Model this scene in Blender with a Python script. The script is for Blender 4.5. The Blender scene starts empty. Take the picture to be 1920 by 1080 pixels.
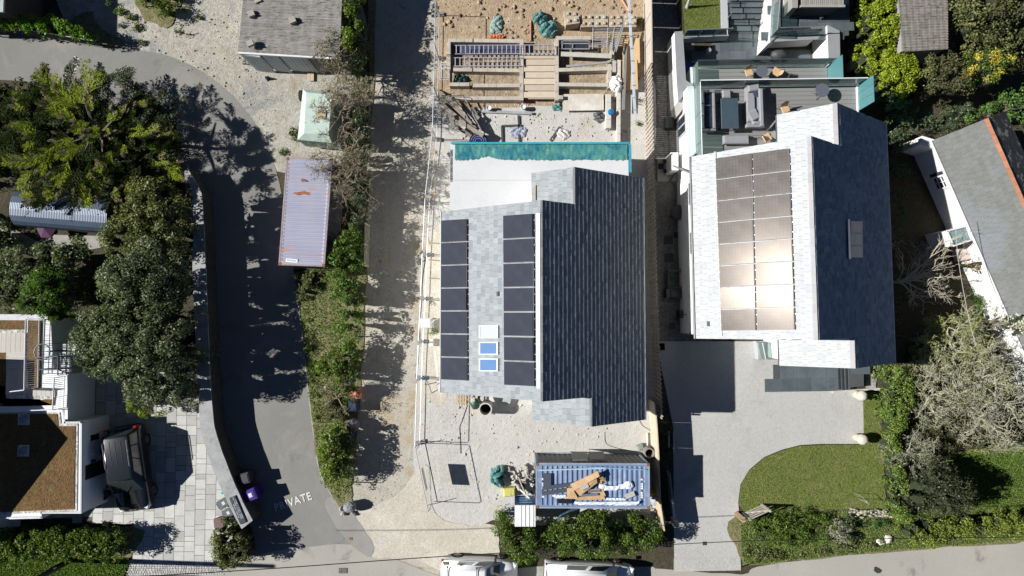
import bpy, math, random
import numpy as np
from mathutils import Vector, Matrix

# ------------------------------------------------------------------ camera, sky, sun, exposure
SC = bpy.context.scene
COL = SC.collection
H = 36.9            # metres above the ground (small drone)
F = 1193.0          # focal length in pixels of the 1920 px wide photograph
TH = math.atan(48 / F)

cam = bpy.data.cameras.new('camera'); cam.sensor_width = 36; cam.lens = F / 1920 * 36
cam.clip_start = 0.5; cam.clip_end = 2000
camo = bpy.data.objects.new('camera', cam); COL.objects.link(camo)
camo.location = (0, 0, H); camo.rotation_euler = (TH, 0, 0)
SC.camera = camo

SUN_EL = math.radians(35.4)
SUN_DIR = Vector((math.cos(SUN_EL), -0.035 * math.cos(SUN_EL), -math.sin(SUN_EL))).normalized()   # way the light travels
w = bpy.data.worlds.new('World'); SC.world = w; w.use_nodes = True
nt = w.node_tree; nt.nodes.clear()
sky = nt.nodes.new('ShaderNodeTexSky'); sky.sky_type = 'NISHITA'; sky.sun_disc = False
sky.sun_elevation = SUN_EL; sky.sun_rotation = math.radians(272) - math.pi * 0 ; sky.air_density = 0.36; sky.dust_density = 0.0; sky.ozone_density = 4.0
bg = nt.nodes.new('ShaderNodeBackground'); bg.inputs[1].default_value = 0.05
wo = nt.nodes.new('ShaderNodeOutputWorld')
nt.links.new(sky.outputs[0], bg.inputs[0]); nt.links.new(bg.outputs[0], wo.inputs[0])
sl = bpy.data.lights.new('sun', 'SUN'); sl.energy = 5.0; sl.angle = math.radians(0.5); sl.color = (1.0, 0.975, 0.93)
so = bpy.data.objects.new('sun', sl); COL.objects.link(so)
so.rotation_euler = SUN_DIR.to_track_quat('-Z', 'Y').to_euler(); so.location = (-30, 0, 40)
SC.view_settings.view_transform = 'Standard'; SC.view_settings.look = 'None'
SC.view_settings.exposure = 0.62; SC.view_settings.gamma = 1.0
SC.view_settings.use_curve_mapping = False

# ------------------------------------------------------------------ helpers
_c, _s = math.cos(TH), math.sin(TH)
def ray(px, py):
    x = (px - 960) / F; y = -(py - 540) / F
    return Vector((x, y * _c + _s, y * _s - _c))
def P(px, py, z=0.0):
    d = ray(px, py); t = (H - z) / (-d.z)
    return Vector((d.x * t, d.y * t, z))
def onplane(px, py, p0, n):
    d = ray(px, py); o = Vector((0, 0, H)); t = (Vector(p0) - o).dot(n) / d.dot(n)
    return o + d * t
def PP(pts, z=0.0): return [P(a, b, z) for a, b in pts]

WM = {}
class MB:
    def __init__(s): s.v = []; s.f = []
    def add(s, vs, fs):
        n = len(s.v); s.v += [tuple(p) for p in vs]; s.f += [tuple(i + n for i in f) for f in fs]; return s
    def box(s, c, d, rz=0.0, m=None):
        hx, hy, hz = d[0] / 2, d[1] / 2, d[2] / 2
        vs = [Vector((x, y, z)) for z in (-hz, hz) for x, y in ((-hx, -hy), (hx, -hy), (hx, hy), (-hx, hy))]
        if m is None: m = Matrix.Rotation(rz, 3, 'Z')
        c = Vector(c)
        return s.add([m @ q + c for q in vs], [(3, 2, 1, 0), (4, 5, 6, 7), (0, 1, 5, 4), (1, 2, 6, 5), (2, 3, 7, 6), (3, 0, 4, 7)])
    def bbox(s, c, d, b=0.02, rz=0.0, m=None):
        """box with chamfered upper edges"""
        hx, hy, hz = d[0] / 2, d[1] / 2, d[2] / 2
        b = min(b, hx * .9, hy * .9, hz * .9)
        vs = []
        for z, k in ((-hz, 0), (hz - b, 0), (hz, b)):
            vs += [Vector((x, y, z)) for x, y in ((-hx + k, -hy + k), (hx - k, -hy + k), (hx - k, hy - k), (-hx + k, hy - k))]
        if m is None: m = Matrix.Rotation(rz, 3, 'Z')
        c = Vector(c); fs = [(3, 2, 1, 0), (8, 9, 10, 11)]
        for a in (0, 4):
            for i in range(4): j = (i + 1) % 4; fs.append((a + i, a + j, a + 4 + j, a + 4 + i))
        return s.add([m @ q + c for q in vs], fs)
    def prism(s, poly, z0, z1):
        n = len(poly); A = sum(poly[i][0] * poly[(i + 1) % n][1] - poly[(i + 1) % n][0] * poly[i][1] for i in range(n))
        if A < 0: poly = poly[::-1]
        vs = [(p[0], p[1], z0) for p in poly] + [(p[0], p[1], z1) for p in poly]
        fs = [tuple(range(n - 1, -1, -1)), tuple(range(n, 2 * n))] + [(i, (i + 1) % n, n + (i + 1) % n, n + i) for i in range(n)]
        return s.add(vs, fs)
    def slab(s, pts, off):
        n = len(pts); off = Vector(off); pts = [Vector(p) for p in pts]
        nn = sum(((pts[i]).cross(pts[(i + 1) % n]) for i in range(n)), Vector())
        if nn.dot(off) < 0: pts = pts[::-1]
        vs = pts + [p + off for p in pts]
        fs = [tuple(range(n - 1, -1, -1)), tuple(range(n, 2 * n))] + [(i, (i + 1) % n, n + (i + 1) % n, n + i) for i in range(n)]
        return s.add(vs, fs)
    def quad(s, *p): return s.add(p, [tuple(range(len(p)))])
    def tube(s, pts, r, n=6, cap=True):
        pts = [Vector(p) for p in pts]; k = len(pts)
        rs = r if isinstance(r, (list, tuple)) else [r] * k
        vs = []
        for i, p in enumerate(pts):
            d = (pts[min(i + 1, k - 1)] - pts[max(i - 1, 0)])
            if d.length < 1e-9: d = Vector((0, 0, 1))
            d.normalize(); up = Vector((0, 0, 1)) if abs(d.z) < .95 else Vector((1, 0, 0))
            a = d.cross(up).normalized(); b = d.cross(a)
            for j in range(n):
                t = 2 * math.pi * (j + .5) / n; vs.append(p + (a * math.cos(t) + b * math.sin(t)) * rs[i])
        fs = []
        for i in range(k - 1):
            for j in range(n): jj = (j + 1) % n; fs.append((i * n + j, i * n + jj, (i + 1) * n + jj, (i + 1) * n + j))
        if cap: fs += [tuple(range(n - 1, -1, -1)), tuple(range((k - 1) * n, k * n))]
        return s.add(vs, fs)
    def lathe(s, prof, c, n=20, sx=1, sy=1):
        """prof: list of (r,z)"""
        c = Vector(c); vs = []; k = len(prof)
        for r, z in prof:
            for j in range(n): t = 2 * math.pi * j / n; vs.append(c + Vector((r * sx * math.cos(t), r * sy * math.sin(t), z)))
        fs = [(i * n + j, i * n + (j + 1) % n, (i + 1) * n + (j + 1) % n, (i + 1) * n + j) for i in range(k - 1) for j in range(n)]
        fs += [tuple(range(n - 1, -1, -1)), tuple(range((k - 1) * n, k * n))]
        return s.add(vs, fs)
    def rock(s, c, d, rnd, jag=.18, sub=1, rz=None):
        """uneven boulder or lump"""
        vs, fs = ico(sub); rz = rnd.uniform(0, 6) if rz is None else rz; m = Matrix.Rotation(rz, 3, 'Z'); c = Vector(c)
        o = []
        for q in vs:
            k = 1 + rnd.uniform(-jag, jag); o.append(m @ Vector((q.x * d[0] / 2 * k, q.y * d[1] / 2 * k, q.z * d[2] / 2 * k)) + c)
        return s.add(o, fs)

_ico = {}
def ico(sub):
    if sub in _ico: return _ico[sub]
    t = (1 + 5 ** .5) / 2
    vs = [Vector(q).normalized() for q in ((-1, t, 0), (1, t, 0), (-1, -t, 0), (1, -t, 0), (0, -1, t), (0, 1, t), (0, -1, -t), (0, 1, -t), (t, 0, -1), (t, 0, 1), (-t, 0, -1), (-t, 0, 1))]
    fs = [(0, 11, 5), (0, 5, 1), (0, 1, 7), (0, 7, 10), (0, 10, 11), (1, 5, 9), (5, 11, 4), (11, 10, 2), (10, 7, 6), (7, 1, 8), (3, 9, 4), (3, 4, 2), (3, 2, 6), (3, 6, 8), (3, 8, 9), (4, 9, 5), (2, 4, 11), (6, 2, 10), (8, 6, 7), (9, 8, 1)]
    for _ in range(sub):
        mid = {}; nf = []
        def m(a, b):
            k = (min(a, b), max(a, b))
            if k not in mid: vs.append(((vs[a] + vs[b]) / 2).normalized()); mid[k] = len(vs) - 1
            return mid[k]
        for a, b, c in fs: x, y, z = m(a, b), m(b, c), m(c, a); nf += [(a, x, z), (b, y, x), (c, z, y), (x, y, z)]
        fs = nf
    _ico[sub] = (vs, fs); return _ico[sub]

def mesh_of(mb, name, mat, inv=None, smooth=False):
    me = bpy.data.meshes.new(name)
    vs = mb.v if inv is None else [tuple(inv @ Vector(p)) for p in mb.v]
    me.from_pydata(vs, [], mb.f); me.update()
    if mat: me.materials.append(mat)
    if smooth: me.polygons.foreach_set('use_smooth', [True] * len(me.polygons))
    return me
def thing(name, label, cat, loc=(0, 0, 0), rz=0.0, group=None):
    o = bpy.data.objects.new(name, None); COL.objects.link(o); o.empty_display_size = .3
    o.location = loc; o.rotation_euler = (0, 0, rz); o['label'] = label; o['category'] = cat
    if group: o['group'] = group
    WM[o] = Matrix.Translation(Vector(loc)) @ Matrix.Rotation(rz, 4, 'Z')
    return o
def part(name, mb, mat, parent, world=True, label=None, kind=None, smooth=False):
    """a part of a thing; mb in world coordinates unless world=False"""
    me = mesh_of(mb, name, mat, WM[parent].inverted() if world else None, smooth)
    o = bpy.data.objects.new(name, me); COL.objects.link(o); o.parent = parent; WM[o] = WM[parent]
    if label: o['label'] = label
    if kind: o['kind'] = kind
    return o
def single(name, mb, mat, label=None, cat=None, group=None, kind=None, smooth=False, loc=None):
    if loc is None:
        a = np.array(mb.v); loc = Vector((a[:, 0].mean(), a[:, 1].mean(), a[:, 2].min()))
    if kind == 'structure': loc = Vector((0, 0, 0))
    loc = Vector(loc)
    me = mesh_of(mb, name, mat, Matrix.Translation(-loc), smooth)
    o = bpy.data.objects.new(name, me); COL.objects.link(o); o.location = loc; WM[o] = Matrix.Translation(loc)
    if label: o['label'] = label
    if cat: o['category'] = cat
    if group: o['group'] = group
    if kind: o['kind'] = kind
    return o
def piece(name, me, parent, loc, rz=0.0, scale=(1, 1, 1), rot=None):
    o = bpy.data.objects.new(name, me); COL.objects.link(o); o.parent = parent; o.location = loc; o.scale = scale
    if rot is not None: o.rotation_euler = rot
    else: o.rotation_euler = (0, 0, rz)
    return o
def copy_tree(o, parent=None):
    c = o.copy(); COL.objects.link(c)
    if parent: c.parent = parent
    WM[c] = WM.get(o, Matrix())
    for ch in [k for k in o.children]: copy_tree(ch, c)
    return c
def place(o, loc, rz=0.0, label=None):
    o.location = loc; o.rotation_euler = (0, 0, rz); WM[o] = Matrix.Translation(Vector(loc)) @ Matrix.Rotation(rz, 4, 'Z')
    if label: o['label'] = label
    return o
def inpoly(x, y, poly):
    r = False; n = len(poly)
    for i in range(n):
        x1, y1 = poly[i][0], poly[i][1]; x2, y2 = poly[(i + 1) % n][0], poly[(i + 1) % n][1]
        if (y1 > y) != (y2 > y) and x < (x2 - x1) * (y - y1) / (y2 - y1) + x1: r = not r
    return r
def inpoly_np(x, y, poly):
    r = np.zeros(x.shape, bool); n = len(poly)
    for i in range(n):
        x1, y1 = poly[i][0], poly[i][1]; x2, y2 = poly[(i + 1) % n][0], poly[(i + 1) % n][1]
        if y1 == y2: continue
        r ^= ((y1 > y) != (y2 > y)) & (x < (x2 - x1) * (y - y1) / (y2 - y1) + x1)
    return r
def edgedist_np(x, y, poly):
    d = np.full(x.shape, 1e9); n = len(poly)
    for i in range(n):
        ax, ay = poly[i][0], poly[i][1]; bx, by = poly[(i + 1) % n][0] - ax, poly[(i + 1) % n][1] - ay
        t = np.clip(((x - ax) * bx + (y - ay) * by) / (bx * bx + by * by + 1e-12), 0, 1)
        d = np.minimum(d, np.hypot(x - ax - t * bx, y - ay - t * by))
    return d
def smoothpoly(pts, k=6, jit=0.0, seed=1, closed=True, sharp=()):
    """Catmull-Rom through the points with a little raggedness"""
    rn = random.Random(seed); n = len(pts); out = []
    for i in range(n if closed else n - 1):
        p0, p1, p2, p3 = (Vector(pts[(i + q) % n] if closed else pts[min(max(i + q, 0), n - 1)]) for q in (-1, 0, 1, 2))
        if i in sharp: p0 = p1
        if (i + 1) % n in sharp: p3 = p2
        for j in range(k):
            t = j / k
            q = .5 * ((2 * p1) + (-p0 + p2) * t + (2 * p0 - 5 * p1 + 4 * p2 - p3) * t * t + (-p0 + 3 * p1 - 3 * p2 + p3) * t ** 3)
            if jit: q = q + Vector([rn.uniform(-jit, jit) if a < 2 else 0 for a in range(len(q))])
            out.append(q)
    if not closed: out.append(Vector(pts[-1]))
    return out

# ------------------------------------------------------------------ materials
_m = {}
def lin(c): return tuple(c) + (1.0,) if len(c) == 3 else c
class NT:
    def __init__(s, name):
        s.m = bpy.data.materials.new(name); s.m.use_nodes = True; s.t = s.m.node_tree; s.t.nodes.clear()
        s.out = s.n('ShaderNodeOutputMaterial')
    def n(s, ty, **kw):
        o = s.t.nodes.new(ty)
        for k, v in kw.items(): setattr(o, k, v)
        return o
    def l(s, a, b): s.t.links.new(a, b)
    def pos(s, space='world', scale=(1, 1, 1)):
        if space == 'world': v = s.n('ShaderNodeNewGeometry').outputs['Position']
        else: v = s.n('ShaderNodeTexCoord').outputs['Object']
        if scale != (1, 1, 1):
            mp = s.n('ShaderNodeMapping'); mp.inputs['Scale'].default_value = scale; s.l(v, mp.inputs[0]); v = mp.outputs[0]
        return v
    def noise(s, vec, scale, detail=3, rough=.6, dist=0):
        o = s.n('ShaderNodeTexNoise'); o.inputs['Scale'].default_value = scale; o.inputs['Detail'].default_value = detail
        o.inputs['Roughness'].default_value = rough; o.inputs['Distortion'].default_value = dist; s.l(vec, o.inputs['Vector']); return o.outputs[0]
    def vor(s, vec, scale, feat='F1', out='Distance'):
        o = s.n('ShaderNodeTexVoronoi', feature=feat); o.inputs['Scale'].default_value = scale; s.l(vec, o.inputs['Vector']); return o.outputs[out]
    def ramp(s, fac, a, b, c0=0.0, c1=1.0):
        o = s.n('ShaderNodeMapRange'); o.inputs['From Min'].default_value = a; o.inputs['From Max'].default_value = b
        o.inputs['To Min'].default_value = c0; o.inputs['To Max'].default_value = c1; s.l(fac, o.inputs[0]); return o.outputs[0]
    def mix(s, fac, a, b, mode='MIX'):
        o = s.n('ShaderNodeMix', data_type='RGBA', blend_type=mode)
        for k, v in ((0, fac), (6, a), (7, b)):
            if isinstance(v, (int, float)): o.inputs[k].default_value = v
            elif isinstance(v, tuple): o.inputs[k].default_value = lin(v)
            else: s.l(v, o.inputs[k])
        return o.outputs[2]
    def math(s, op, a, b=0.0):
        o = s.n('ShaderNodeMath', operation=op)
        for k, v in ((0, a), (1, b)):
            if isinstance(v, (int, float)): o.inputs[k].default_value = v
            else: s.l(v, o.inputs[k])
        return o.outputs[0]
    def bump(s, h, st=.3, d=.02, nrm=None):
        o = s.n('ShaderNodeBump'); o.inputs['Strength'].default_value = st; o.inputs['Distance'].default_value = d; s.l(h, o.inputs['Height'])
        if nrm is not None: s.l(nrm, o.inputs['Normal'])
        return o.outputs[0]
    def rnd(s):
        """one random number per piece, whether pieces are objects or islands of one mesh"""
        a = s.n('ShaderNodeObjectInfo').outputs['Random']; b = s.n('ShaderNodeNewGeometry').outputs['Random Per Island']
        return s.math('FRACT', s.math('ADD', a, b))
    def bsdf(s, col, rough=.8, metal=0.0, spec=.5, nrm=None, coat=0.0, alpha=None, trans=0.0):
        o = s.n('ShaderNodeBsdfPrincipled')
        for k, v in (('Base Color', col), ('Roughness', rough), ('Metallic', metal), ('Specular IOR Level', spec), ('Coat Weight', coat), ('Transmission Weight', trans)):
            if isinstance(v, (int, float)): o.inputs[k].default_value = v
            elif isinstance(v, tuple): o.inputs[k].default_value = lin(v)
            else: s.l(v, o.inputs[k])
        if nrm is not None: s.l(nrm, o.inputs['Normal'])
        s.l(o.outputs[0], s.out.inputs[0]); return o
def M(name, col, rough=.7, var=.12, sc=3.0, metal=0.0, spec=.5, bump=0.0, bsc=40.0, coat=0.0, space='obj', dirt=None, dsc=1.2, dlo=.5, dhi=.7, rndv=0.0, trans=0.0):
    """general worn paint, timber, metal or stone: colour broken up by two noises, optional dirt and relief"""
    if name in _m: return _m[name]
    t = NT(name); p = t.pos(space)
    n1 = t.noise(p, sc, 4, .65); n2 = t.noise(p, sc * 9, 2, .5)
    f = t.math('ADD', t.math('MULTIPLY', n1, .65), t.math('MULTIPLY', n2, .35))
    f = t.ramp(f, .3, .7)
    a = tuple(c * (1 - var * 1.6) for c in col); b = tuple(min(1, c * (1 + var * 1.2)) for c in col)
    c = t.mix(f, a, b)
    if rndv: c = t.mix(1.0, c, t.mix(t.rnd(), (1 - rndv,) * 3, (1 + rndv * .6,) * 3), 'MULTIPLY')
    if dirt: c = t.mix(t.ramp(t.noise(p, dsc, 5, .7), dlo, dhi), c, dirt)
    nr = None
    if bump: nr = t.bump(t.noise(p, bsc, 3, .6), bump, .01)
    t.bsdf(c, rough, metal, spec, nr, coat, trans=trans); _m[name] = t.m; return t.m
def leafmat(name, cols, gloss=.12, big=.35, trans=.3, hi=None):
    """foliage: per-leaf colour, patchy light and dark clumps, some light through the leaf"""
    if name in _m: return _m[name]
    t = NT(name); r = t.n('ShaderNodeNewGeometry').outputs['Random Per Island']; p = t.pos('world')
    cr = t.n('ShaderNodeValToRGB'); el = cr.color_ramp.elements
    el[0].color = lin(cols[0]); el[1].color = lin(cols[-1]); el[0].position = 0; el[1].position = 1
    for i, c in enumerate(cols[1:-1]): e = el.new((i + 1) / (len(cols) - 1)); e.color = lin(c)
    f = t.math('ADD', t.math('MULTIPLY', r, 1 - big), t.math('MULTIPLY', t.ramp(t.noise(p, 1.3, 4, .7), .3, .7), big)); t.l(f, cr.inputs[0])
    c = cr.outputs[0]
    if hi: c = t.mix(t.ramp(t.math('ADD', t.noise(p, .9, 3, .6), t.math('MULTIPLY', r, .12)), .58, .66), c, hi)
    d = t.n('ShaderNodeBsdfDiffuse'); tr = t.n('ShaderNodeBsdfTranslucent'); g = t.n('ShaderNodeBsdfGlossy'); g.inputs['Roughness'].default_value = .45
    t.l(c, d.inputs[0]); t.l(t.mix(1.0, c, (1.1, 1.2, .6), 'MULTIPLY'), tr.inputs[0]); g.inputs[0].default_value = (1, 1, 1, 1)
    m1 = t.n('ShaderNodeMixShader'); m1.inputs[0].default_value = trans; t.l(d.outputs[0], m1.inputs[1]); t.l(tr.outputs[0], m1.inputs[2])
    m2 = t.n('ShaderNodeMixShader'); m2.inputs[0].default_value = gloss * .1; t.l(m1.outputs[0], m2.inputs[1]); t.l(g.outputs[0], m2.inputs[2])
    t.l(m2.outputs[0], t.out.inputs[0]); _m[name] = t.m; return t.m
def groundmat(name, cols, grain=22.0, patch=.35, rough=.95, bump=.5, grainamt=.35, stains=(), bd=.02, streak=None):
    """loose or bound ground: patchy colour, visible grain, listed stains (noise scale, low, high, colour)"""
    if name in _m: return _m[name]
    t = NT(name); p = t.pos('world')
    c = t.mix(t.ramp(t.noise(p, patch, 5, .62), .33, .67), cols[0], cols[1])
    if len(cols) > 2: c = t.mix(t.ramp(t.noise(p, patch * 4.3, 5, .7), .45, .72), c, cols[2])
    for sc, lo, hi, col in stains: c = t.mix(t.ramp(t.noise(p, sc, 4, .65, .6), lo, hi), c, col)
    v = t.vor(p, grain, out='Color'); bw = t.n('ShaderNodeRGBToBW'); t.l(v, bw.inputs[0])
    g = t.math('ADD', t.math('MULTIPLY', bw.outputs[0], .4), t.math('MULTIPLY', t.noise(p, grain * .3, 6, .85), .6))
    c = t.mix(1.0, c, t.mix(t.ramp(g, .2, .8), (1 - grainamt,) * 3, (1 + grainamt,) * 3), 'MULTIPLY')
    if streak:
        sp = t.pos('world', streak[0]); c = t.mix(t.ramp(t.noise(sp, 1.0, 4, .6), streak[1], streak[2]), c, streak[3])
    h = t.math('ADD', t.math('MULTIPLY', t.vor(p, grain), .35), t.math('MULTIPLY', t.noise(p, grain * .2, 5, .8), 1.5))
    t.bsdf(c, rough, 0, .25, t.bump(h, bump, bd)); _m[name] = t.m; return t.m
def slatemat(name, cols, rough, bump=.25, patch=None, spec=.5, lichen=None):
    if name in _m: return _m[name]
    t = NT(name); r = t.rnd(); cr = t.n('ShaderNodeValToRGB'); el = cr.color_ramp.elements
    el[0].color = lin(cols[0]); el[1].color = lin(cols[-1])
    for i, c in enumerate(cols[1:-1]): e = el.new((i + 1) / (len(cols) - 1)); e.color = lin(c)
    t.l(r, cr.inputs[0]); p = t.pos('world'); c = cr.outputs[0]
    c = t.mix(t.ramp(t.noise(p, 14, 4, .7), .3, .75), c, t.mix(1.0, c, (1.25, 1.25, 1.22), 'MULTIPLY'))
    if patch: c = t.mix(t.ramp(t.noise(p, patch[0], 4, .6), patch[1], patch[2]), c, patch[3])
    if lichen: c = t.mix(t.ramp(t.noise(p, lichen[0], 5, .75), lichen[1], lichen[2]), c, lichen[3])
    rg = t.ramp(t.math('FRACT', t.math('MULTIPLY', r, 7.3)), 0, 1, rough - .06, rough + .08)
    t.bsdf(c, rg, 0, spec, t.bump(t.noise(p, 30, 4, .7), bump, .01)); _m[name] = t.m; return t.m

UNIT = {}
def unitbox(mat, bev=0.0):
    k = (mat.name, bev)
    if k not in UNIT:
        b = MB(); (b.bbox((0, 0, 0), (1, 1, 1), bev) if bev else b.box((0, 0, 0), (1, 1, 1))); UNIT[k] = mesh_of(b, 'block', mat)
    return UNIT[k]

# ------------------------------------------------------------------ vegetation
def _mesh_np(name, v, f4, mat):
    me = bpy.data.meshes.new(name); nv = len(v); nf = len(f4)
    me.vertices.add(nv); me.vertices.foreach_set('co', v.astype(np.float32).ravel())
    me.loops.add(nf * 4); me.loops.foreach_set('vertex_index', f4.astype(np.int32).ravel())
    me.polygons.add(nf); me.polygons.foreach_set('loop_start', np.arange(0, nf * 4, 4, dtype=np.int32)); me.polygons.foreach_set('loop_total', np.full(nf, 4, np.int32))
    me.update(); me.materials.append(mat); return me
def leaf_quads(c, nrm, size, rs, aspect=.6, fold=.25):
    """one bent leaf face per point"""
    n = len(c); a = rs.normal(size=(n, 3)); a -= (a * nrm).sum(1)[:, None] * nrm; a /= np.linalg.norm(a, axis=1)[:, None] + 1e-9
    b = np.cross(nrm, a); s = (size * rs.uniform(.6, 1.35, n))[:, None]
    v = np.stack([c - a * s * .5, c + b * s * .5 * aspect + nrm * s * fold * .3, c + a * s * .5 - nrm * s * fold, c - b * s * .5 * aspect + nrm * s * fold * .3], 1)
    return v.reshape(-1, 3)
def clump_points(cen, rad, per, rs, flat=.8):
    n = len(cen); k = n * per; d = rs.normal(size=(k, 3)); d /= np.linalg.norm(d, axis=1)[:, None]; d[:, 2] = np.where(rs.uniform(size=k) < .7, np.abs(d[:, 2]), d[:, 2])
    C = np.repeat(cen, per, 0); Rr = np.repeat(rad, per)[:, None] * rs.uniform(.45, 1.12, (k, 1)) ** .6
    p = C + d * Rr * np.array([1, 1, flat]); nn = d + rs.normal(size=(k, 3)) * .55; nn /= np.linalg.norm(nn, axis=1)[:, None]
    return p, nn
def crown(name, poly, ztop, zbase, mat, parent=None, seed=1, rad=.42, dens=3.2, per=70, leaf=.13, edge=1.0, rough=.35, aspect=.6, lump=.5, **kw):
    """leafy mass over a plan polygon (world xy): clumps on a domed, lumpy upper surface and down its sides"""
    rs = np.random.RandomState(seed); xs = np.array([p[0] for p in poly]); ys = np.array([p[1] for p in poly])
    poly2 = [(p[0], p[1]) for p in poly]
    A = abs(sum(xs[i] * ys[(i + 1) % len(xs)] - xs[(i + 1) % len(xs)] * ys[i] for i in range(len(xs)))) / 2
    n = max(8, int(A * dens)); box = (xs.max() - xs.min()) * (ys.max() - ys.min()); m = int(n * box / max(A, .01) * 1.1) + 20
    x = rs.uniform(xs.min(), xs.max(), m); y = rs.uniform(ys.min(), ys.max(), m); k = inpoly_np(x, y, poly2); x, y = x[k], y[k]
    d = edgedist_np(x, y, poly2); k = d > rad * .5; x, y, d = x[k], y[k], d[k]
    t = np.clip(d / edge, 0, 1); prof = np.sqrt(1 - (1 - t) ** 2)
    wob = lump * (np.sin(x * 2.1 + seed) * np.cos(y * 1.7 + seed * 2) * .5 + np.sin(x * .9 - y * 1.1 + seed) * .5)
    z = zbase + (ztop - zbase) * (.35 + .65 * prof) + wob * .5 - rs.uniform(0, rough, len(x)) - rad * .5
    side = rs.uniform(size=len(x)) < .34
    z = np.where(side & (d < edge * 1.1), zbase + (z - zbase) * rs.uniform(.1, .8, len(x)), z); z = np.maximum(z, zbase + .1)
    cen = np.stack([x, y, z], 1); rr = rad * rs.uniform(.65, 1.25, len(x))
    p, nn = clump_points(cen, rr, per, rs); v = leaf_quads(p, nn, leaf, rs, aspect)
    loc = Vector((xs.mean(), ys.mean(), zbase)) if parent is None else None
    off = np.array(loc if loc is not None else WM[parent].translation)
    f = np.arange(len(v)).reshape(-1, 4); me = _mesh_np(name, v - off, f, mat); o = bpy.data.objects.new(name, me); COL.objects.link(o)
    if parent is None: o.location = loc; WM[o] = Matrix.Translation(loc)
    else: o.parent = parent; WM[o] = WM[parent]
    for a, b in kw.items(): o[a] = b
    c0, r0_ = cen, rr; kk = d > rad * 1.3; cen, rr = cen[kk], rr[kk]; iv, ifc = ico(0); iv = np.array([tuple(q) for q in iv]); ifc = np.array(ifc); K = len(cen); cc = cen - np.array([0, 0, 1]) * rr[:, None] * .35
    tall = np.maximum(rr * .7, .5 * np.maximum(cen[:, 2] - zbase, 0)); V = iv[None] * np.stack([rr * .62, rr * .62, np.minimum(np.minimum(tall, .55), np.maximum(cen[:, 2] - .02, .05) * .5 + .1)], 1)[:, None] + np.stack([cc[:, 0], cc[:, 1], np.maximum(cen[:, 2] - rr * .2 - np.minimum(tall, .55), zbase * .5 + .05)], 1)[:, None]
    V = V + rs.normal(size=V.shape) * .05; me = bpy.data.meshes.new('shadow_core'); me.from_pydata((V.reshape(-1, 3) - off).tolist(), [], (ifc[None] + 12 * np.arange(K)[:, None, None]).reshape(-1, 3).tolist()); me.materials.append(M('shadow_core_mat', (.025, .035, .014), .95, .4, 5))
    q = bpy.data.objects.new('shadow_core', me); COL.objects.link(q); q.parent = o.parent if o.parent else o; q['kind'] = 'stuff'; o['kind'] = 'stuff'; WM[q] = WM[o]  # dark blobs added inside the clumps so crowns cast solid shadows
    return o
def branches(mb, p, d, L, r, lev, rn, spread=.7, up=.1, kids=3, minr=.006, seg=3, wig=.22, sides=(6, 4, 3, 3, 3), shrink=.68, depth=0):
    pts = [p.copy()]; dd = d.normalized()
    for i in range(seg):
        dd = (dd + Vector([rn.gauss(0, wig) for _ in range(3)]) + Vector((0, 0, up))).normalized(); pts.append(pts[-1] + dd * L / seg)
    rs_ = [r * (1 - .5 * i / seg) for i in range(seg + 1)]
    mb.tube(pts, rs_, sides[min(depth, len(sides) - 1)], cap=False)
    if lev <= 0: return
    for k in range(kids):
        q = pts[1 + rn.randrange(seg)] if k else pts[-1]
        nd = (dd + Vector([rn.gauss(0, spread) for _ in range(3)])).normalized()
        branches(mb, q, nd, L * shrink * rn.uniform(.75, 1.2), max(r * .55, minr), lev - 1, rn, spread, up, kids, minr, seg, wig, sides, shrink, depth + 1)
def tree_frame(parent, base, top, mat, seed, r=.12, limbs=5, reach=1.2):
    """tapered trunk and limbs hidden inside a leafy crown"""
    rn = random.Random(seed); b = MB(); base = Vector(base); top = Vector(top)
    pts = [base.lerp(top, k / 4) + Vector((rn.uniform(-.12, .12), rn.uniform(-.12, .12), 0)) * (k > 0) for k in range(5)]
    b.tube(pts, [r * (1 - .17 * k) for k in range(5)], 7); part('trunk', b, mat, parent)
    for k in range(limbs):
        b = MB(); q = pts[1 + k % 3]; a = 6.28 * k / limbs + rn.uniform(-.4, .4)
        b.tube([q, q + Vector((math.cos(a) * reach * .5, math.sin(a) * reach * .5, .35)), q + Vector((math.cos(a) * reach, math.sin(a) * reach, .6))], [r * .45, r * .32, r * .15], 5); part('limb', b, mat, parent)
def text_mesh(body, size, depth=0.0, bold=0.0, spacing=1.0):
    cu = bpy.data.curves.new('lettering', 'FONT'); cu.body = body; cu.size = size; cu.extrude = depth; cu.offset = bold; cu.space_character = spacing
    cu.align_x = 'CENTER'; cu.align_y = 'CENTER'; cu.resolution_u = 2
    o = bpy.data.objects.new('lettering', cu); COL.objects.link(o); dg = bpy.context.evaluated_depsgraph_get(); dg.update()
    me = bpy.data.meshes.new_from_object(o.evaluated_get(dg)); bpy.data.objects.remove(o); return me
# ------------------------------------------------------------------ ground, roads, lawns
rnd = random.Random(11)
ASPH = groundmat('worn_asphalt', [(.185, .183, .172), (.225, .222, .207), (.2, .197, .186)], grain=55, patch=.25, bump=.25, grainamt=.16, bd=.008, stains=((.7, .62, .72, (.16, .157, .148)), (.33, .55, .7, (.26, .25, .225))))
ROADM = groundmat('pale_road_asphalt', [(.31, .3, .27), (.36, .345, .305), (.33, .315, .28)], grain=50, patch=.2, bump=.25, grainamt=.14, bd=.008, stains=((.5, .6, .7, (.22, .212, .195)), (.9, .66, .72, (.36, .34, .3))))
TRACK = groundmat('stony_track', [(.37, .35, .3), (.43, .4, .34), (.32, .3, .265)], grain=26, patch=.5, bump=.8, grainamt=.4, bd=.02, stains=((.45, .55, .68, (.36, .29, .2)), (1.6, .62, .72, (.2, .185, .15))), streak=((1.1, .06, 1), .5, .68, (.42, .39, .33)))
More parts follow.
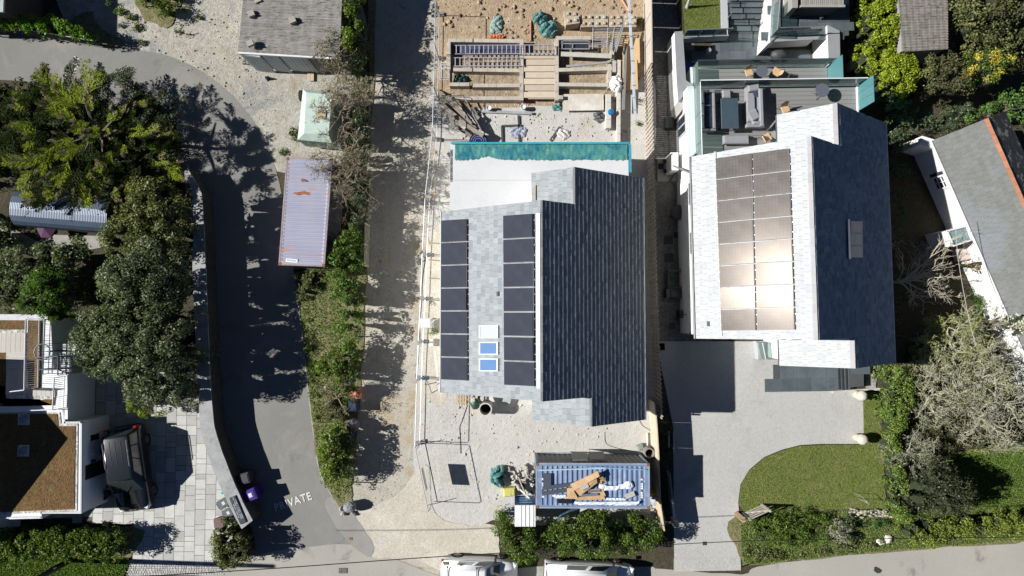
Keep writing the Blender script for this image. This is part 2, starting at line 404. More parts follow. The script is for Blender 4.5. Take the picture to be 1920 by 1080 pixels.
YARD = groundmat('yard_gravel', [(.34, .325, .285), (.42, .4, .35), (.28, .26, .205)], grain=22, patch=.4, bump=1, grainamt=.45, bd=.03, stains=((.5, .55, .68, (.3, .26, .19)), (.28, .55, .65, (.24, .245, .24)), (1.2, .64, .72, (.15, .15, .08))))
DUST = groundmat('site_dust', [(.44, .43, .4), (.5, .49, .465), (.42, .4, .37)], grain=16, patch=.8, bump=.8, grainamt=.1, bd=.03, stains=((.5, .6, .72, (.52, .45, .34)), (2.2, .64, .74, (.38, .365, .34)), (.3, .63, .7, (.42, .38, .31))))
TAN = groundmat('tan_hardcore', [(.45, .41, .34), (.5, .47, .41), (.42, .38, .31)], grain=24, patch=.45, bump=.7, grainamt=.28, bd=.02, stains=((.35, .56, .7, (.57, .53, .46)), (1.7, .64, .73, (.36, .31, .24))))
EARTH = groundmat('dug_earth', [(.34, .25, .165), (.42, .325, .22), (.3, .22, .15)], grain=15, patch=.6, bump=1, grainamt=.3, bd=.05, stains=((.9, .6, .72, (.5, .43, .33)), (2.5, .66, .76, (.24, .18, .12))))
DARKSOIL = groundmat('leafy_soil', [(.05, .042, .03), (.075, .065, .04), (.04, .045, .02)], grain=18, patch=.6, bump=1, grainamt=.5, bd=.05)
GRASS = groundmat('lawn', [(.13, .165, .04), (.18, .2, .06), (.1, .14, .035)], grain=30, patch=.6, bump=1, grainamt=.3, bd=.03, stains=((1.3, .6, .68, (.06, .1, .025)), (.8, .58, .72, (.22, .21, .08))))
VERGE = groundmat('rough_grass', [(.11, .13, .045), (.19, .17, .09), (.25, .2, .12)], grain=16, patch=.9, bump=1, grainamt=.45, bd=.05)
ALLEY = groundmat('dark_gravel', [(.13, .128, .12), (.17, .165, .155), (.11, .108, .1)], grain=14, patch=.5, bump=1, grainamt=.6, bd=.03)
DRIVE = groundmat('resin_driveway', [(.38, .375, .36), (.415, .41, .39), (.395, .385, .37)], grain=18, patch=.3, bump=.5, grainamt=.16, bd=.012, stains=((.4, .55, .7, (.34, .335, .32)), (1.7, .64, .7, (.33, .325, .31))))
YELLOWCLAY = (.6, .5, .36)

def sheet(name, px, z, mat, k=6, jit=.0, seed=1, sharp=(), smooth=True, zs=0.0):
    z = z * 2.5 if z < .1 else z; pts = PP(px, 0); pts = smoothpoly(pts, k, jit, seed, True, sharp) if smooth else pts
    b = MB(); b.add([(p.x, p.y, z) for p in pts], [tuple(range(len(pts)))])
    o = single(name, b, mat, kind='structure'); return o

g = MB(); S = 260
g.add([(-S, -S, 0), (S, -S, 0), (S, S, 0), (-S, S, 0)], [(0, 1, 2, 3)])
single('ground', g, DARKSOIL, kind='structure')
E = 300
sheet('yard', [(60, -E), (470, -E), (640, -60), (690, 60), (660, 170), (640, 300), (600, 330), (520, 320), (465, 255), (415, 192), (355, 140), (245, 104), (180, 90), (120, 40)], .004, YARD, 6, .05, 3)
sheet('lane', [(-E, 90), (0, 56), (60, 62), (180, 80), (250, 92), (315, 105), (380, 135), (440, 185), (490, 250), (518, 320), (535, 400), (553, 520), (563, 600), (572, 680), (581, 760), (590, 830), (600, 885), (625, 930), (665, 966), (690, 1045), (760, 1100), (600, 1180), (460, 1120), (478, 1040), (470, 985), (440, 940), (420, 860), (395, 790), (385, 700), (370, 500), (350, 380), (330, 300), (200, 200), (0, 150), (-E, 200)], .008, ASPH, 6, .012, 4)
sheet('track', [(700, -E), (822, -E), (822, 0), (822, 180), (818, 330), (800, 460), (790, 560), (785, 700), (778, 830), (790, 930), (815, 985), (860, 1040), (850, 1120), (760, 1100), (700, 1050), (672, 1000), (655, 962), (660, 900), (672, 780), (678, 640), (684, 480), (690, 250), (698, 0)], .004, TRACK, 6, .05, 5)
sheet('site_ground', [(818, 150), (1000, 120), (1215, 130), (1218, 400), (1226, 700), (1240, 960), (1230, 985), (1000, 985), (925, 975), (860, 1010), (800, 970), (775, 850), (785, 700), (792, 560), (806, 420), (818, 300)], .008, DUST, 6, .05, 6)
sheet('dug_earth_bank', [(820, -E), (1210, -E), (1212, 0), (1212, 140), (1050, 170), (1160, 190), (1000, 200), (830, 190), (822, 60)], .012, EARTH, 6, .07, 7)
sheet('trampled_strip', [(800, 470), (828, 420), (833, 560), (838, 742), (800, 740), (795, 600)], .012, TAN, 6, .06, 8)
sheet('tan_apron', [(665, 966), (740, 930), (800, 870), (815, 960), (880, 985), (930, 985), (935, 1040), (930, 1075), (860, 1085), (835, 1075), (780, 1050), (700, 1043), (672, 1005)], .016, TAN, 6, .06, 9)
sheet('road', [(-E, 1130), (240, 1085), (400, 1075), (480, 1040), (660, 1020), (760, 1055), (860, 1085), (1000, 1062), (1205, 1062), (1240, 1066), (1390, 1076), (1420, 1062), (1560, 1044), (1700, 1032), (1930, 1013), (2300, 985), (2300, 1400), (-E, 1500)], .012, ROADM, 5, .03, 10)
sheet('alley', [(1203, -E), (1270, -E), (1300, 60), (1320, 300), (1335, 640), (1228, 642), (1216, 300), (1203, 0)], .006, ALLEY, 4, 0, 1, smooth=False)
drv = [(1233, 640), (1460, 640), (1460, 733), (1622, 733), (1619, 832)] + [(1540, 832), (1500, 834), (1465, 843), (1432, 857), (1405, 880), (1388, 908), (1384, 940), (1386, 975)] + [(1388, 1068), (1264, 1070), (1262, 800), (1240, 690)]
sheet('driveway', drv, .012, DRIVE, smooth=False)
sheet('driveway_threshold', [(1263, 1046), (1388, 1046), (1389, 1069), (1263, 1071)], .017, groundmat('threshold_setts', [(.36, .355, .34), (.42, .41, .39)], grain=24, grainamt=.3), smooth=False)
lawn = [(1617, 735), (1650, 735), (1655, 850), (1662, 960), (1560, 962), (1480, 966), (1400, 968), (1385, 945), (1388, 910), (1405, 882), (1432, 859), (1465, 845), (1500, 836), (1560, 834), (1619, 834)]
sheet('front_lawn', lawn, .02, GRASS, smooth=False)
sheet('upper_lawn', [(1272, -60), (1352, -60), (1353, 66), (1280, 66)], .5, GRASS, smooth=False)
sheet('right_garden_grass', [(1790, 850), (1990, 840), (1990, 1010), (1870, 1015), (1700, 1020), (1760, 930)], .006, GRASS, 5, .06, 12)
sheet('verge', [(-120, 1040), (250, 985), (236, 1060), (228, 1130), (-120, 1160)], .022, VERGE, 4, .05, 13)
sheet('right_verge', [(1385, 965), (1700, 955), (1930, 960), (1930, 1012), (1700, 1030), (1570, 1042), (1405, 1060), (1392, 1050)], .022, VERGE, 6, .08, 14)
sheet('hedge_bank', [(560, 510), (612, 500), (690, 330), (690, 0), (705, 0), (690, 420), (680, 650), (665, 860), (655, 950), (640, 950), (602, 890), (585, 780), (577, 700), (566, 600)], .022, VERGE, 5, .08, 15)
sheet('yard_grass', [(235, -60), (350, -60), (335, 20), (318, 50), (290, 45), (262, 20)], .022, VERGE, 6, .12, 16)
sheet('yard_moss', [(130, 40), (170, 22), (190, 55), (240, 85), (195, 88), (150, 60)], .026, VERGE, 6, .1, 17)
# raised edge along the lane
kp = smoothpoly(PP([(553, 520), (563, 600), (572, 680), (581, 760), (590, 830), (600, 885), (622, 930)], 0), 6, 0, 1, False); b = MB()
b.tube([q + Vector((.04, 0, .0)) for q in kp], .06, 6); single('kerb_edge', b, M('old_concrete', (.26, .25, .22), .9, .2, 2, bump=.4), kind='structure')
# long pale tyre-worn centre strips and patches of the lane as flat repairs
sheet('asphalt_patch', [(655, 925), (665, 966), (700, 1020), (690, 1044), (640, 1000), (610, 940)], .02, groundmat('patched_asphalt', [(.24, .235, .22), (.29, .28, .26)], grain=50, patch=.8, grainamt=.2, bump=.3, bd=.01), 5, .03, 18)

# painted words on the lane
PAINT = M('road_paint', (.62, .62, .6), .8, .15, 6, dirt=(.33, .32, .3), dsc=9, dlo=.5, dhi=.62)
def lay_text(name, body, px0, px1, hpx, z, label, cat, sx=.8, bold=.012, sp=1.0, kind=None):
    a = P(*px0, z); c = P(*px1, z); L = (c - a).length; me = text_mesh(body, 1.0, 0.0, bold, sp); me.materials.append(PAINT)
    xs = [v.co.x for v in me.vertices]; ys = [v.co.y for v in me.vertices]; W_ = max(xs) - min(xs); Hh = max(ys) - min(ys)
    o = bpy.data.objects.new(name, me); COL.objects.link(o); o.location = (a + c) / 2; d = c - a
    o.rotation_euler = (0, 0, math.atan2(d.y, d.x)); o.scale = (L / W_, hpx / 32.3 / Hh, 1)
    o['label'] = label; o['category'] = cat; return o
lay_text('road_lettering', 'PRIVATE', (515, 953), (583, 930), 15, .042, 'white painted word PRIVATE across the lane mouth', 'road marking', bold=.02, sp=1.15)
lay_text('road_lettering', 'WAY', (137, 139), (146, 106), 13, .042, 'white painted word WAY beside the tip of the conifer', 'road marking', bold=.015, sp=1.25)

# covers and drains
def cover(px, py, w_, h_, z, mat, label, rz=0):
    z = z * 2.5; c = P(px, py, z); b = MB(); b.box((0, 0, 0), (w_, h_, .012)); o = thing('access_cover', label, 'manhole cover', c, rz)
    part('frame', b, M('cast_iron', (.09, .085, .08), .6, .2, 8), o, world=False)
    b = MB(); 
    for i in range(3):
        for j in range(2): b.box(((i - 1) * w_ * .3, (j - .5) * h_ * .44, .01), (w_ * .26, h_ * .38, .01))
    part('lid', b, mat, o, world=False)
IRON = M('worn_iron', (.14, .12, .1), .6, .2, 8)
cover(643, 1070, .48, .3, .02, IRON, 'rusty rectangular access cover in the road below the lane mouth')
cover(658, 1010, .2, .15, .02, M('rusty_brown', (.22, .12, .07), .8, .2, 8), 'small brown square cover at the edge of the asphalt')
cover(1321, 1019, .22, .2, .02, M('dark_iron', (.04, .04, .04), .6, .2, 8), 'small dark drain cover in the pale driveway')
cover(1240, 60, .48, .44, .012, M('blue_slate_tile', (.1, .13, .16), .5, .2, 8), 'square slate blue cover at the top end of the dark gravel alley')
b = MB(); b.lathe([(.15, 0), (.15, .012)], (0, 0, 0), 16); single('access_cover', MB().lathe([(.14, 0), (.14, .01)], P(519, 1047, .04), 16), M('faded_iron', (.2, .19, .18), .7, .1, 8), 'small round cover in the road left of the rectangular cover', 'manhole cover')
b = MB(); pts = smoothpoly(PP([(1640, 1062), (1650, 1066), (1652, 1072), (1644, 1074), (1638, 1070)], 0), 4, .02, 3)
b.add([(p.x, p.y, .042) for p in pts], [tuple(range(len(pts)))]); single('tar_patch', b, M('tar', (.04, .04, .04), .6, .1, 8), kind='structure')

# scattered stones of the yard, the dug earth and the site: beyond counting
def scatter(name, polys, n, smin, smax, mat, seed, z=.01):
    rn = random.Random(seed); b = MB()
    for px, share in polys:
        poly = PP(px, 0); xs = [p.x for p in poly]; ys = [p.y for p in poly]; k = 0
        while k < n * share:
            x = rn.uniform(min(xs), max(xs)); y = rn.uniform(min(ys), max(ys))
            if not inpoly(x, y, poly): continue
            s_ = smin + (smax - smin) * rn.random() ** 4; b.rock((x, y, z + s_ * .2), (s_, s_ * rn.uniform(.6, 1), s_ * .7), rn, .25, 0); k += 1
    single(name, b, mat, kind='stuff', label=None)
    return bpy.data.objects[-1] if False else None
STONE = M('field_stone', (.4, .37, .31), .9, .3, 3, rndv=.35)
CLOD = M('earth_clod', (.36, .27, .18), .95, .3, 3, rndv=.35)
def stuff(name, label, *a):
    before = set(bpy.data.objects); scatter(name, *a); o = [q for q in bpy.data.objects if q not in before][0]; o['label'] = label; o['category'] = 'loose stones'
stuff('loose_stones', 'pale loose stones strewn over the gravel yard', [([(190, 30), (440, 20), (520, 200), (530, 290), (440, 170), (250, 90)], 1)], 320, .03, .15, STONE, 5)
stuff('earth_clods', 'lumps of brown earth on the dug ground beyond the foundations', [([(830, 0), (1205, 0), (1205, 25), (1100, 22), (980, 70), (900, 60), (825, 50)], .8), ([(925, 60), (1050, 60), (1050, 75), (925, 75)], .2)], 420, .04, .3, CLOD, 6)
stuff('site_rubble', 'small rubble strewn over the pale site ground', [([(910, 185), (1150, 215), (1200, 262), (860, 262), (880, 220)], .5), ([(790, 745), (990, 760), (1220, 800), (1000, 845), (920, 950), (790, 800)], .3), ([(970, 870), (1003, 865), (1003, 940), (960, 905)], .2)], 900, .03, .17, M('rubble', (.45, .43, .39), .9, .25, 3, rndv=.3), 7)
stuff('track_stones', 'stones along the track by the mesh fence', [([(700, 0), (815, 0), (812, 380), (780, 700), (770, 950), (690, 1000), (690, 500)], 1)], 900, .02, .09, STONE, 8)
# churned ruts of pale mud on the site
b = MB(); rn = random.Random(9)
for i in range(260):
    px, py = rn.uniform(800, 1215), rn.uniform(765, 975)
    if 1000 < px and py > 840 or (px > 995 and py < 808): continue
    p = P(px, py, 0); b.rock((p.x, p.y, .0), (rn.uniform(.15, .5), rn.uniform(.08, .2), rn.uniform(.03, .09)), rn, .3, 1, rn.uniform(-.5, .9))
o = single('churned_mud', b, DUST, 'churned ridges of dried pale mud in front of the slate house', 'mud', kind='stuff')
# ------------------------------------------------------------------ houses
WHITE = M('white_render', (.74, .74, .72), .75, .04, 1.5, dirt=(.55, .55, .52), dsc=1.5, dlo=.62, dhi=.85)
GREYTRIM = M('grey_fascia', (.2, .2, .2), .5, .08, 3)
SL_MID = slatemat('new_slate', [(.165, .185, .2), (.2, .22, .235), (.215, .235, .25), (.225, .245, .26), (.235, .255, .27), (.25, .27, .285)], .72, .15, spec=.3)
SL_RIGHT = slatemat('sunlit_slate', [(.33, .345, .36), (.355, .37, .38), (.365, .38, .39), (.385, .395, .405)], .7, .1, spec=.25)  # pale tone puts the sun glare of this slope into the slate colour
RIDGE = M('ridge_tile', (.085, .09, .1), .6, .15, 3, rndv=.3)
PVCELL = None
def pvmat(name, rough, col, spec, coat=0.0):
    t = NT(name); p = t.pos('obj'); sx = t.n('ShaderNodeSeparateXYZ'); t.l(p, sx.inputs[0])
    def lines(o, per, wd):
        a = t.math('FRACT', t.math('MULTIPLY', o, 1 / per)); return t.math('GREATER_THAN', a, 1 - wd / per)
    l1 = t.math('MAXIMUM', lines(sx.outputs[0], .158, .006), lines(sx.outputs[1], .158, .006))
    l2 = lines(sx.outputs[1], .0263, .003)
    c = t.mix(t.math('MULTIPLY', l2, .5), t.mix(t.ramp(t.noise(p, 1.2, 3, .6), .35, .65), col, tuple(q * 1.5 for q in col)), (.05, .05, .06)); c = t.mix(l1, c, (.035, .037, .045))
    o = t.bsdf(c, rough, 0, spec, None, coat); o.inputs['Specular Tint'].default_value = (1, .88, .78, 1); return t.m
PV_NEW = pvmat('solar_cell_matte', .65, (.015, .021, .036), .15); PV_OLD = pvmat('solar_cell_glossy', .2, (.08, .074, .07), .05)
ALU = M('aluminium', (.5, .5, .52), .4, .06, 5, metal=.6); DARKFRAME = M('black_frame', (.02, .02, .022), .4, .05, 5)

def slates(parent, o, u, v, rects, mat, wmin=.24, wmax=.32, expo=.25, quota=300, seed=1, thick=.014, name='slate'):
    """overlapping slates, each its own wedge. o: eave corner, u: along the eave, v: up the slope; rects: (u0,u1,v0,v1)"""
    rn = random.Random(seed); u = Vector(u); v = Vector(v); n = u.cross(v).normalized()
    if n.z < 0: n = -n
    allq = []
    for (u0, u1, v0, v1) in rects:
        k = int(math.ceil((v1 - v0) / expo))
        for i in range(k):
            a = v0 + i * expo; b_ = min(a + expo, v1); x = u0 - rn.uniform(0, wmax)
            while x < u1:
                w_ = rn.uniform(wmin, wmax); p, q = max(x, u0), min(x + w_, u1); x += w_
                if q - p < .03: continue
                allq.append((p + .004, q - .004, a, b_ + .03 if b_ + .03 < v1 else b_))
    rn.shuffle(allq); first = allq[:quota]; rest = allq[quota:]
    def solid(b, q, tj):
        p0, p1, a, c = q; g = rn.uniform(-.006, .006)
        pts = [o + u * p0 + v * (a + g), o + u * p1 + v * (a + g), o + u * p1 + v * c, o + u * p0 + v * c]
        t0 = thick + tj
        b.add([pts[0], pts[1], pts[2], pts[3], pts[0] + n * t0 * 2, pts[1] + n * t0 * 2, pts[2] + n * .004, pts[3] + n * .004], [(4, 5, 6, 7), (0, 1, 5, 4), (1, 2, 6, 5), (2, 3, 7, 6), (3, 0, 4, 7)])
    inv = WM[parent].inverted()
    for q in first:
        b = MB(); solid(b, q, rn.uniform(0, .003)); c = sum((Vector(p) for p in b.v), Vector()) / 8
        me = mesh_of(b, name, mat, Matrix.Translation(-c)); ob = bpy.data.objects.new(name, me); COL.objects.link(ob); ob.parent = parent
        ob.rotation_euler = (0, 0, -WM[parent].to_euler().z); ob.location = inv @ c
    if rest:
        b = MB()
        for q in rest: solid(b, q, rn.uniform(0, .003))
        part('slating', b, mat, parent, kind='stuff')

class Frame:
    """local axes of a building: X across, Y along the ridge"""
    def __init__(s, org, rz): s.o = Vector(org); s.m = Matrix.Rotation(rz, 3, 'Z'); s.rz = rz; s.X = s.m @ Vector((1, 0, 0)); s.Y = s.m @ Vector((0, 1, 0)); s.i = s.m.transposed()
    def w(s, x, y, z): return s.o + s.X * x + s.Y * y + Vector((0, 0, z))
    def l(s, p): return s.i @ (Vector(p) - s.o)
    def box(s, b, x0, x1, y0, y1, z0, z1): return b.box(s.w((x0 + x1) / 2, (y0 + y1) / 2, (z0 + z1) / 2), (x1 - x0, y1 - y0, z1 - z0), s.rz)

def ridge_tiles(parent, p, q, n, mat=None, w_=.14):
    d = (q - p); L = d.length; d = d.normalized(); s_ = L / n; side = Vector((-d.y, d.x, 0)).normalized()
    for i in range(n):
        a = p + d * (s_ * i + .004); c = p + d * (s_ * (i + 1) - .004); b = MB(); h = Vector((0, 0, .045 + (i % 2) * .006)); lo = Vector((0, 0, -w_ * .62))
        b.add([a - side * w_ + lo, a + h, a + side * w_ + lo, c - side * w_ + lo, c + h, c + side * w_ + lo,
               a - side * w_ + lo - Vector((0, 0, .03)), a + side * w_ + lo - Vector((0, 0, .03)), c - side * w_ + lo - Vector((0, 0, .03)), c + side * w_ + lo - Vector((0, 0, .03))],
              [(0, 1, 4, 3), (1, 2, 5, 4), (0, 6, 7, 2, 1), (3, 4, 5, 9, 8), (6, 0, 3, 8), (2, 7, 9, 5)])
        part('ridge_tile', b, mat or RIDGE, parent)

def roof_core(b, fr, ex, ez, rx, rz_, y0, y1, th=.16, side=1):
    """one pitched plane of the roof deck between eave (ex,ez) and ridge (rx,rz_)"""
    b.slab([fr.w(ex, y0, ez), fr.w(ex, y1, ez), fr.w(rx, y1, rz_), fr.w(rx, y0, rz_)], (0, 0, -th))

PRN = random.Random(5)
def panel(parent, fr, a, b_, c, d, mat, raise_=.09, rails=True):
    """solar panel from four world corners on the slope (a,b lower edge; d,c upper edge)"""
    n = (b_ - a).cross(d - a).normalized(); n = n if n.z > 0 else -n
    k = MB(); k.slab([p + n * raise_ for p in (a, b_, c, d)], n * .035); f = part('solar_panel', k, DARKFRAME, parent)
    ctr = (a + b_ + c + d) / 4; m = [ctr + (p - ctr) * .975 + n * (raise_ + .062) for p in (a, b_, c, d)]; tx, ty = PRN.uniform(-.026, .026), PRN.uniform(-.016, .016); n = (n + (b_ - a).normalized() * tx + (d - a).normalized() * ty).normalized()
    # cell sheet keeps its own axes so the cell lines follow the panel
    ux = (b_ - a).normalized(); uy = n.cross(ux); R3 = Matrix((ux, uy, n)).transposed(); R4 = R3.to_4x4(); R4.translation = m[0]
    inv = R4.inverted(); me = bpy.data.meshes.new('cells'); me.from_pydata([tuple(inv @ p) for p in m], [], [(0, 1, 2, 3)]); me.materials.append(mat); me.update()
    o = bpy.data.objects.new('cells', me); COL.objects.link(o); o.parent = f; o.matrix_local = WM[parent].inverted() @ R4
    if rails:
        k = MB(); up = (d - a)
        for t in (.28, .72):
            q = a + up * t; k.tube([q + n * .05 - ux * .04, q + n * .05 + ux * ((b_ - a).length + .04)], .02, 4)
        part('rail', k, ALU, parent)

def skylight(parent, a, b_, c, d, glass, h=.1):
    n = (b_ - a).cross(d - a).normalized(); n = n if n.z > 0 else -n; ctr = (a + b_ + c + d) / 4; k = MB()
    outer = [p for p in (a, b_, c, d)]; inner = [ctr + (p - ctr) * .84 for p in outer]
    for i in range(4): j = (i + 1) % 4; k.slab([outer[i], outer[j], inner[j], inner[i]], n * h)
    f = part('skylight', k, M('skylight_frame', (.42, .43, .45), .4, .05, 5), parent)
    k = MB(); k.slab([p + n * h * .6 for p in inner], n * .02); g_ = part('pane', k, glass, parent); g_.parent = f

# ---- middle house: new slate roof, two stepped wings
TAN_M = .668
zr = 7.9
r0 = P(1017, 375, zr); r1 = P(1017, 753, zr)
mh = Frame((r0.x, (r0.y + r1.y) / 2, 0), 0.0); Lh = (r0.y - r1.y) / 2
def slopept(px, py, side, fr=mh, t=TAN_M, rx=0.0, rz_=zr):
    """where the pixel meets the left (side -1) or right (+1) slope"""
    n = (fr.X * (side * t) + Vector((0, 0, 1))).normalized(); return fr.l(onplane(px, py, fr.w(rx, 0, rz_), n))
eL = slopept(828, 560, -1); eR = slopept(1207, 560, 1)
wb = slopept(1110, 775, 1); wt = slopept(1078, 345, 1)                # lower wing ridge, upper wing ridge
yb = mh.l(P(1110, 800, wb.z)).y; yt = mh.l(P(1078, 313, wt.z)).y
wbl = slopept(998, 775, -1, rx=wb.x, rz_=wb.z); wtl = slopept(997, 345, -1, rx=wt.x, rz_=wt.z)
house = thing('house', 'unfinished slate roofed house with matt black solar panels, in the middle of the building site', 'house', mh.w(0, 0, 0))
b = MB()
mh.box(b, eL.x + .25, eR.x - .25, -Lh + .12, Lh - .12, 0, 3.4)
b.prism([mh.w(x, -Lh + .15, 0)[:2] for x in (0,)] + [], 0, 0) if False else None
# gable bodies
def gable(b, fr, x0, z0, xr, zr_, x1, z1, ya, yb_):
    vs = [fr.w(x, y, z) for y in (ya, yb_) for x, z in ((x0, 0), (x1, 0), (x1, z1), (xr, zr_), (x0, z0))]
    b.add(vs, [(0, 1, 2, 3, 4), (9, 8, 7, 6, 5), (0, 5, 6, 1), (1, 6, 7, 2), (2, 7, 8, 3), (3, 8, 9, 4), (4, 9, 5, 0)])
b = MB(); gable(b, mh, eL.x + .22, eL.z - .08, 0, zr - .24, eR.x - .22, eR.z - .08, -Lh + .1, Lh - .1); part('wall', b, WHITE, house)
b = MB(); gable(b, mh, wbl.x + .2, wbl.z - .08, wb.x, wb.z - .24, eR.x - .24, eR.z - .1, yb + .1, -Lh + .09); part('wing_wall', b, WHITE, house)
b = MB(); gable(b, mh, wtl.x + .2, wtl.z - .08, wt.x, wt.z - .24, eR.x - .24, eR.z - .1, Lh - .09, yt - .1); part('wing_wall', b, WHITE, house)
DECK = M('roof_membrane_under', (.08, .08, .09), .8, .1, 3)
b = MB(); roof_core(b, mh, eL.x, eL.z - .02, 0, zr - .02, -Lh, Lh); roof_core(b, mh, eR.x, eR.z - .02, 0, zr - .02, -Lh + .004, Lh - .004)
roof_core(b, mh, wbl.x, wbl.z - .025, wb.x, wb.z - .025, yb, -Lh - .003); roof_core(b, mh, eR.x, eR.z - .025, wb.x, wb.z - .025, yb, -Lh - .003)
roof_core(b, mh, wtl.x, wtl.z - .025, wt.x, wt.z - .025, Lh + .003, yt); roof_core(b, mh, eR.x, eR.z - .025, wt.x, wt.z - .025, Lh + .003, yt)
part('roof_deck', b, DECK, house)
ll = math.hypot(1, TAN_M)
vL = (mh.X - Vector((0, 0, -TAN_M))) ; vL = Vector((mh.X.x, mh.X.y, TAN_M)).normalized(); vR = Vector((-mh.X.x, -mh.X.y, TAN_M)).normalized()
sL = abs(eL.x) * ll; sR = abs(eR.x) * ll
slates(house, mh.w(eL.x, -Lh, eL.z), mh.Y, vL, [(0, 2 * Lh, 0, sL)], SL_MID, quota=150, seed=2)
sw = (eR.x - wb.x) * ll; st = (eR.x - wt.x) * ll
slates(house, mh.w(eR.x, -Lh, eR.z), mh.Y, vR, [(0, 2 * Lh, 0, sR), (yb + Lh, 0, 0, sw), (2 * Lh, yt + Lh, 0, st)], SL_MID, quota=90, seed=3, expo=.25, wmin=.22, wmax=.3, thick=.016)
slates(house, mh.w(wbl.x, -Lh, wbl.z), mh.Y, vL, [(yb + Lh, 0, 0, (wb.x - wbl.x) * ll)], SL_MID, quota=30, seed=4)
slates(house, mh.w(wtl.x, -Lh, wtl.z), mh.Y, vL, [(2 * Lh, yt + Lh, 0, (wt.x - wtl.x) * ll)], SL_MID, quota=30, seed=5)
ridge_tiles(house, mh.w(0, -Lh, zr), mh.w(0, Lh, zr), 21); ridge_tiles(house, mh.w(wb.x, yb, wb.z), mh.w(wb.x, -Lh - .02, wb.z), 3); ridge_tiles(house, mh.w(wt.x, Lh + .02, wt.z), mh.w(wt.x, yt, wt.z), 4)
b = MB()
for y0, y1 in ((yb, yt),):
    b.tube([mh.w(eR.x + .05, y0, eR.z - .03), mh.w(eR.x + .05, y1, eR.z - .03)], .045, 6)
part('gutter', b, M('pale_gutter', (.3, .31, .32), .45, .05, 4), house)
b = MB(); b.tube([mh.w(eL.x - .05, -Lh, eL.z - .03), mh.w(eL.x - .05, Lh, eL.z - .03)], .04, 6); part('gutter', b, M('pale_gutter', (.5, .5, .5)), house)
def on(fr, px, py, side, rx, rz_, t): return fr.w(*slopept(px, py, side, fr, t, rx, rz_))
def panel_cols(parent, fr, col, side, rx, rz_, t, mat, cell=.02):
    """col: (xl_top, xr_top, xl_bot, xr_bot, ytl, ytr, ybl, ybr, rows)"""
    x0, x1, x2, x3, ya, yb2, yc, yd, rows = col
    TL, TR, BL, BR = on(fr, x0, ya, side, rx, rz_, t), on(fr, x1, yb2, side, rx, rz_, t), on(fr, x2, yc, side, rx, rz_, t), on(fr, x3, yd, side, rx, rz_, t)
    for i in range(rows):
        f0 = i / rows + .003; f1 = (i + 1) / rows - .003
        panel(parent, fr, BL.lerp(TL, f0), BR.lerp(TR, f0), BR.lerp(TR, f1), BL.lerp(TL, f1), mat)
panel_cols(house, mh, (830, 878, 830, 879, 413, 410, 712, 714, 7), -1, 0, zr, TAN_M, PV_NEW)
panel_cols(house, mh, (946, 1002, 948, 1004, 404, 400, 722, 725, 7), -1, 0, zr, TAN_M, PV_NEW)
SKYGL = M('sky_glass', (.1, .19, .36), .12, .05, 2, spec=.9); SKYGL2 = M('bright_sky_glass', (.38, .46, .58), .15, .05, 2, spec=.9)
for i, (ya, yb2) in enumerate(((610, 634), (641, 665), (672, 696))):
    skylight(house, *[on(mh, x, y, -1, 0, zr, TAN_M) for x, y in ((900, yb2), (900, ya), (936, ya), (936, yb2))], SKYGL2 if i == 0 else SKYGL)
# lead flashing strip beside the ridge, vent
b = MB(); b.slab([on(mh, x, y, -1, 0, zr, TAN_M) + Vector((0, 0, .045)) for x, y in ((1005, 400), (1012, 400), (1013, 728), (1006, 728))], (0, 0, .01)); part('flashing_strip', b, M('pale_lead', (.36, .42, .46), .4, .2, 6), house)
p = on(mh, 933, 551, -1, 0, zr, TAN_M); part('roof_vent', MB().box(p + Vector((0, 0, .06)), (.1, .22, .14)), M('slate_vent', (.12, .13, .15)), house)
p = on(mh, 1003, 362, -1, wt.x, wt.z, TAN_M); part('batten', MB().box(p + Vector((0, 0, .12)), (.06, .75, .05)), M('raw_timber', (.5, .38, .24), .8, .15, 4), house)

# ---- flat roof at the back of the middle house, half covered by blue-green sheeting
zf = 3.2
MEMB = M('white_membrane', (.56, .57, .58), .6, .05, .8, space='world', dirt=(.56, .56, .55), dsc=.8, dlo=.5, dhi=.8)
q = PP([(846, 272), (1176, 270), (1178, 335), (1178, 500), (846, 500)], zf)
b = MB(); y2 = mh.w(0, Lh - .11, 0).y; poly = [(q[0].x, q[0].y), (q[1].x, q[1].y), (q[1].x, y2), (q[0].x, y2)]
b.prism(poly, 0, zf - .08); part('rear_wall', b, WHITE, house)
b = MB(); b.prism([(q[0].x - .06, q[0].y + .05), (q[1].x + .06, q[1].y + .05), (q[1].x + .06, y2), (q[0].x - .06, y2)], zf - .08, zf); part('flat_roof', b, MEMB, house)
b = MB(); s0 = P(846, 338, zf); s1 = P(1176, 338, zf); b.box(((s0.x + s1.x) / 2, s0.y, zf + .004), (s1.x - s0.x, .03, .008)); part('membrane_seam', b, M('seam', (.5, .42, .4), .8), house)
def tarpmat():
    t = NT('teal_sheeting'); p = t.pos('world'); n1 = t.noise(p, 1.1, 5, .65, .5)
    c = t.mix(t.ramp(n1, .35, .62), (.015, .13, .19), (.09, .27, .24)); c = t.mix(t.ramp(t.noise(p, 1.9, 4, .7), .55, .68), c, (.04, .15, .09))
    c = t.mix(t.ramp(t.noise(p, 2.3, 5, .8), .6, .7), c, (.35, .5, .52)); t.bsdf(c, .3, 0, .6, t.bump(t.noise(p, 3, 4, .7), .5, .05)); return t.m
TARP = tarpmat(); rn = random.Random(4)
b = MB(); nx = 130; vs = []; x0 = P(853, 300, zf).x; x1 = P(1176, 300, zf).x
